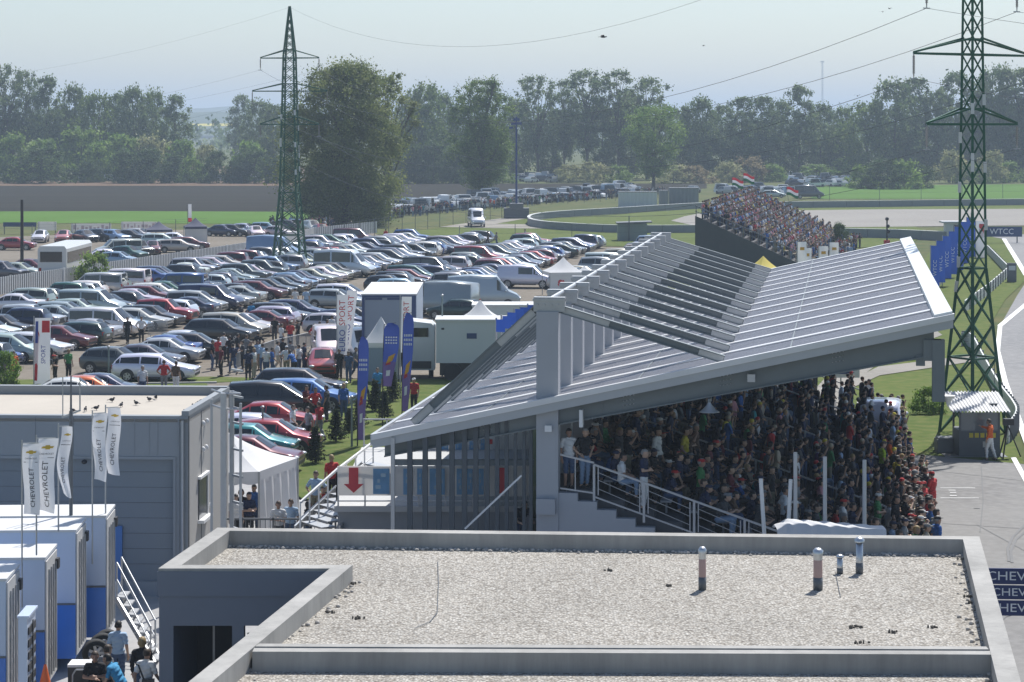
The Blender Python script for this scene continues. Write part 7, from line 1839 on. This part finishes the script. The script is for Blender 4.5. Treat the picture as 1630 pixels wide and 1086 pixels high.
def plant(name, meshes, px, py, label, cat, group, s=(1,1,1), rz=0., names=('crown','trunk'), p=None):
    label = ' '.join(label.split()[:16])
    t = thing(name, label, cat, p or gp(px,py), rz, group); t.scale = s
    for n_, m_ in zip(names, meshes):
        if m_: mobj(n_, m_, t)
    return t
# the three near trees
D_ = F*H/(359-HY)
plant('willow_tree', tree_meshes('w', 22.6, 16.4, .6, 430, 130000, .26, G_OLIVE, 11, lambda t: min(1,.55+t/.5)*dm(t,.38), .62, 26, (.085,.135)), 551, 359, 'huge broad willow tree in full leaf beside the far pylon', 'tree', None)
plant('poplar_tree', tree_meshes('p', 22.6, 14.2, 3.0, 190, 46000, .29, G_MID, 5, lambda t: min(1,.25+t/.5)*dm(t,.45)*(.92+.12*math.sin(t*9)), .45, 40, (.07,.12)), 768, 318, 'tall loose poplar tree standing left of the blue light mast', 'tree', None)
plant('young_tree', tree_meshes('y', 18.3, 13.6, 3.2, 170, 28000, .29, G_BRIGHT, 8, fan, .38, 34, (.075,.125)), 1040, 301, 'bright green fan shaped tree by the far bend of the track', 'tree', None)
plant('bare_topped_tree', tree_meshes('b', 22.3, 9.5, 9, 60, 9000, .3, G_OLIVE, 21, fan, .4, 44, (.08,.13)), 618, 352, 'thinly leaved tree crown showing past the big willow', 'tree', None)
# the belt of trees beyond the field
BASE = {
 'round': [tree_meshes('r', 20, 16, 1.5, 150, 12000, .5, G_MID, 31+i, egg, .4, 8, (.09,.15)) for i in range(2)],
 'round_grey': [tree_meshes('rg', 20, 15, 1.5, 150, 12000, .5, G_GREY, 41+i, egg, .4, 8, (.09,.15)) for i in range(2)],
 'tall': [tree_meshes('t', 24, 11, 1.5, 150, 12000, .48, G_GREY, 51+i, colm, .4, 8, (.095,.15)) for i in range(3)],
 'open': [tree_meshes('o', 26, 15, 7.5, 140, 10000, .46, G_GREY, 61+i, fan, .42, 34, (.065,.11)) for i in range(3)],
 'dark': [tree_meshes('d', 10, 14, .2, 80, 8000, .42, G_DARK, 71+i, dome, .2, 4, (.11,.18)) for i in range(2)],
 'bush': [tree_meshes('bu', 6, 9, .1, 45, 5000, .4, G_BRIGHT, 81+i, dome, .12, 4, (.12,.2)) for i in range(2)],
 'pale_bush': [tree_meshes('pb', 6, 11, .1, 45, 5000, .4, G_PALE, 91, dome, .12, 4, (.12,.2))],
 'brown_bush': [tree_meshes('bb', 6, 11, .1, 45, 5000, .4, G_BROWN, 95, dome, .12, 4, (.12,.2))],
}
DIM = {'round':(16,20),'round_grey':(15,20),'tall':(11,24),'open':(15,26),'dark':(14,10),'bush':(9,6),'pale_bush':(11,6),'brown_bush':(11,6)}
TREES = [
 (8,284,100,74,'open'),(42,283,112,60,'open'),(74,284,120,52,'tall'),(118,283,134,48,'round_grey'),(150,284,148,62,'round'),(182,283,146,60,'round_grey'),(213,284,137,58,'round_grey'),(244,283,144,60,'round'),(278,284,150,52,'tall'),
 (384,268,150,40,'tall'),(412,280,158,56,'round_grey'),(436,284,165,44,'tall'),
 (676,288,130,76,'round'),(654,288,150,56,'round_grey'),(706,286,148,60,'round_grey'),(735,286,165,50,'tall'),
 (820,285,158,60,'round_grey'),(856,287,118,78,'open'),(898,286,124,56,'open'),(934,287,110,84,'open'),(984,287,110,86,'open'),(1030,286,122,76,'open'),(1005,284,150,70,'round_grey'),(960,284,165,70,'round_grey'),
 (1086,286,166,58,'round_grey'),(1118,286,154,62,'round_grey'),(1150,285,166,54,'tall'),(1182,286,153,54,'tall'),(1214,286,152,54,'tall'),(1242,285,158,50,'round_grey'),(1272,286,134,56,'tall'),(1306,285,162,56,'round_grey'),(1344,284,170,56,'round'),(1380,286,160,84,'round'),(1424,286,126,84,'round_grey'),(1458,285,122,56,'tall'),(1490,285,140,64,'round_grey'),(1524,284,112,64,'tall'),(1560,284,140,60,'round_grey'),(1592,284,104,86,'round_grey'),(1630,284,106,86,'tall'),(1668,284,120,86,'round'),(-30,284,108,80,'open'),
 (95,283,168,60,'round'),(62,283,180,60,'round'),(20,283,186,60,'round_grey'),(1450,284,180,70,'round_grey'),(1330,284,196,70,'round_grey'),(1200,284,190,70,'round'),(1110,284,195,70,'round'),(770,285,180,70,'round_grey'),(880,284,176,70,'round_grey'),
 (1545,284,180,60,'round'),(1610,284,175,70,'round_grey'),
]
BUSHES = [
 (66,292,234,98,'dark'),(112,291,262,30,'bush'),(143,291,256,46,'dark'),(198,292,240,56,'dark'),(236,292,237,66,'dark'),(278,292,246,46,'dark'),(305,291,252,46,'bush'),(345,292,240,50,'dark'),(378,292,247,46,'dark'),(405,292,240,64,'dark'),(440,292,250,50,'dark'),(28,290,268,36,'bush'),
 (70,287,222,80,'bush'),(130,287,206,100,'bush'),(190,287,214,90,'bush'),(240,287,216,90,'pale_bush'),(290,287,224,70,'bush'),(20,287,214,70,'bush'),(330,288,230,50,'pale_bush'),(395,287,225,60,'bush'),(160,288,226,60,'bush'),
 (660,292,232,60,'dark'),(690,292,226,70,'dark'),(640,292,250,50,'dark'),(725,292,240,50,'dark'),(748,292,262,40,'bush'),(800,292,266,40,'bush'),
 (905,291,262,54,'pale_bush'),(945,291,258,64,'pale_bush'),(985,291,264,44,'bush'),(1072,292,262,70,'pale_bush'),(1110,292,264,60,'brown_bush'),(1160,291,258,56,'pale_bush'),(1190,290,250,70,'brown_bush'),(1230,290,262,46,'bush'),
 (1375,300,264,54,'bush'),(1405,301,254,66,'dark'),(1440,301,256,64,'bush'),(1470,300,262,40,'dark'),(1516,292,240,56,'pale_bush'),(1545,292,262,50,'bush'),(1580,292,240,50,'pale_bush'),(1606,291,258,50,'bush'),(1300,288,262,60,'bush'),(1350,286,250,60,'bush'),
]
KN = {'round':'full round green tree','round_grey':'grey green rounded tree','tall':'tall narrow tree','open':'high open crowned poplar','dark':'dark dense hedge bush','bush':'green leafy bush','pale_bush':'pale blossoming bush','brown_bush':'brownish bush'}
def zone(x):
    for a, b in ((110,'at the picture edge'),(300,'in the belt behind the dark hedge'),(470,'in the gap near the far pylon'),(660,'behind the big willow'),(830,'behind the tall loose poplar'),(1100,'behind the fan shaped tree'),(1300,'behind the far crowd'),(1480,'before the near pylon')):
        if x < a: return b
    return 'past the near pylon'
ZC = Counter((zone(t[0]), t[4]) for t in TREES+BUSHES); ZI = {}
for i, (x, yb, yt, wd, kd) in enumerate(sorted(TREES+BUSHES)):
    p = gp(x, yb); D = p[1]; Ht = (yb-yt)*D/F; W_ = wd*D/F*1.12; dw, dh = DIM[kd]
    z = zone(x); j = ZI.get((z,kd),0); ZI[(z,kd)] = j+1
    n_ = ZC[(z,kd)]
    lab = f'{KN[kd]} {z}' if n_ == 1 else f'{ORD[j]} {KN[kd]} along the belt {z}'
    plant('broadleaf_tree' if kd not in ('dark','bush','pale_bush','brown_bush') else 'bush', BASE[kd][i % len(BASE[kd])], 0, 0, lab, 'tree' if kd not in ('dark','bush','pale_bush','brown_bush') else 'bush', 'trees beyond the field' if 'bush' not in kd and kd != 'dark' else 'bushes along the field edge', (W_/dw, W_/dw, Ht/dh*.98), i*1.7, p=p)
# far wood that reads as one mass
q = random.Random(77); C = []; Rr = []
for i in range(520):
    x = q.uniform(-620,820); y = q.uniform(900,1500); h = q.uniform(10,19)
    if -330 < x*1000/y < -120 and q.random() < .75 and False: continue
    for k in range(3): C.append((x+q.gauss(0,4), y+q.gauss(0,4), h*q.uniform(.25,.85))); Rr.append(q.uniform(3,5.5))
kind(mobj('distant_wood', leaves_mesh('distant_wood', C, Rr, 42000, 1.6, G_GREY, 5)), 'stuff')
# small conifers on the lawn
def conifer(Ht, Wd, seed):
    q = random.Random(seed); C = []; Rr = []; mb = MB(); mb.tube((0,0,-.1),(0,0,Ht*.97),.05,.012,6)
    for k in range(9):
        z = Ht*(.1+.84*k/9); r = Wd/2*(1-.88*k/9)
        for a in range(7):
            t = a*.9+k*1.1+q.random()*.4; e = Vector((math.cos(t)*r*q.uniform(.75,1.1), math.sin(t)*r*q.uniform(.75,1.1), z+.06*Ht)); mb.tube((0,0,z),e,.014,.005,4)
            for u in (.35,.65,.95): C.append(tuple(Vector((0,0,z)).lerp(e,u))); Rr.append(.10*Wd*(1.3-u*.4))
    return leaves_mesh('crown', C, Rr, 3800, .085, ((.020,.036,.016),(.042,.062,.024)), seed), mb.mesh('trunk', M_BARK)
CONS = [conifer(2.3,1.5,1), conifer(2.1,1.2,2)]
for k, (x, y, h, lab) in enumerate(((535,705,54,'little dark conifer beside the thin lamp post on the lawn'),(502,739,66,'little conifer at the front of the lawn by the pavilion'),(572,682,48,'little conifer between the first two blue flags'),(597,656,56,'little conifer under the middle blue flag'),(625,640,50,'little conifer behind the middle blue flag'),(556,690,44,'low conifer hidden behind the first blue flag'),(612,668,46,'low conifer in front of the tall blue flag'))):
    p = gp(x,y); s = h*p[1]/F/2.2; plant('small_conifer', CONS[k%2], 0,0, lab, 'conifer', 'young conifers on the lawn', (s*1.05,s*1.05,s), k*2., p=p)
for k, (x, y, h, lab) in enumerate(((1252,372,22,'scrubby young tree just past the far crowd'),(1336,400,44,'dark scrubby bush between the far crowd and the roof corner'),(1318,402,26,'low shrub at the foot of the far crowd'))):
    p = gp(x,y); Ht = h*p[1]/F; plant('shrub', BASE['dark'][k%2], 0,0, lab, 'shrub', None, (Ht*.8/14, Ht*.8/14, Ht/10), k, p=p)
p = gp(1478,660); plant('shrub', BASE['bush'][0],0,0,'green weedy shrub at the foot of the near pylon','shrub',None,(.22,.16,.22),0,p=p)
p = gp(150,452); plant('shrub', BASE['bush'][1],0,0,'bright green shrub behind the slat fence near the coach','shrub',None,(.45,.45,.45),0,p=p)
p = gp(8,618); plant('shrub', BASE['bush'][0],0,0,'green bush by the red and white flag at the picture edge','shrub',None,(.22,.22,.32),0,p=p)
# ------------------------------------------------------------------ air
HZ = 3.6e-4
m = bpy.data.materials.new('haze_air'); m.use_nodes = True; nt = m.node_tree; nt.nodes.clear()
out = nt.nodes.new('ShaderNodeOutputMaterial'); pv = nt.nodes.new('ShaderNodeVolumePrincipled')
pv.inputs['Color'].default_value = (.68,.82,.97,1); pv.inputs['Density'].default_value = HZ; pv.inputs['Anisotropy'].default_value = 0.15
nt.links.new(pv.outputs[0], out.inputs['Volume'])
kind(MB().b2(-5200,-300,-4,5200,9300,95).build('haze', m), 'stuff')
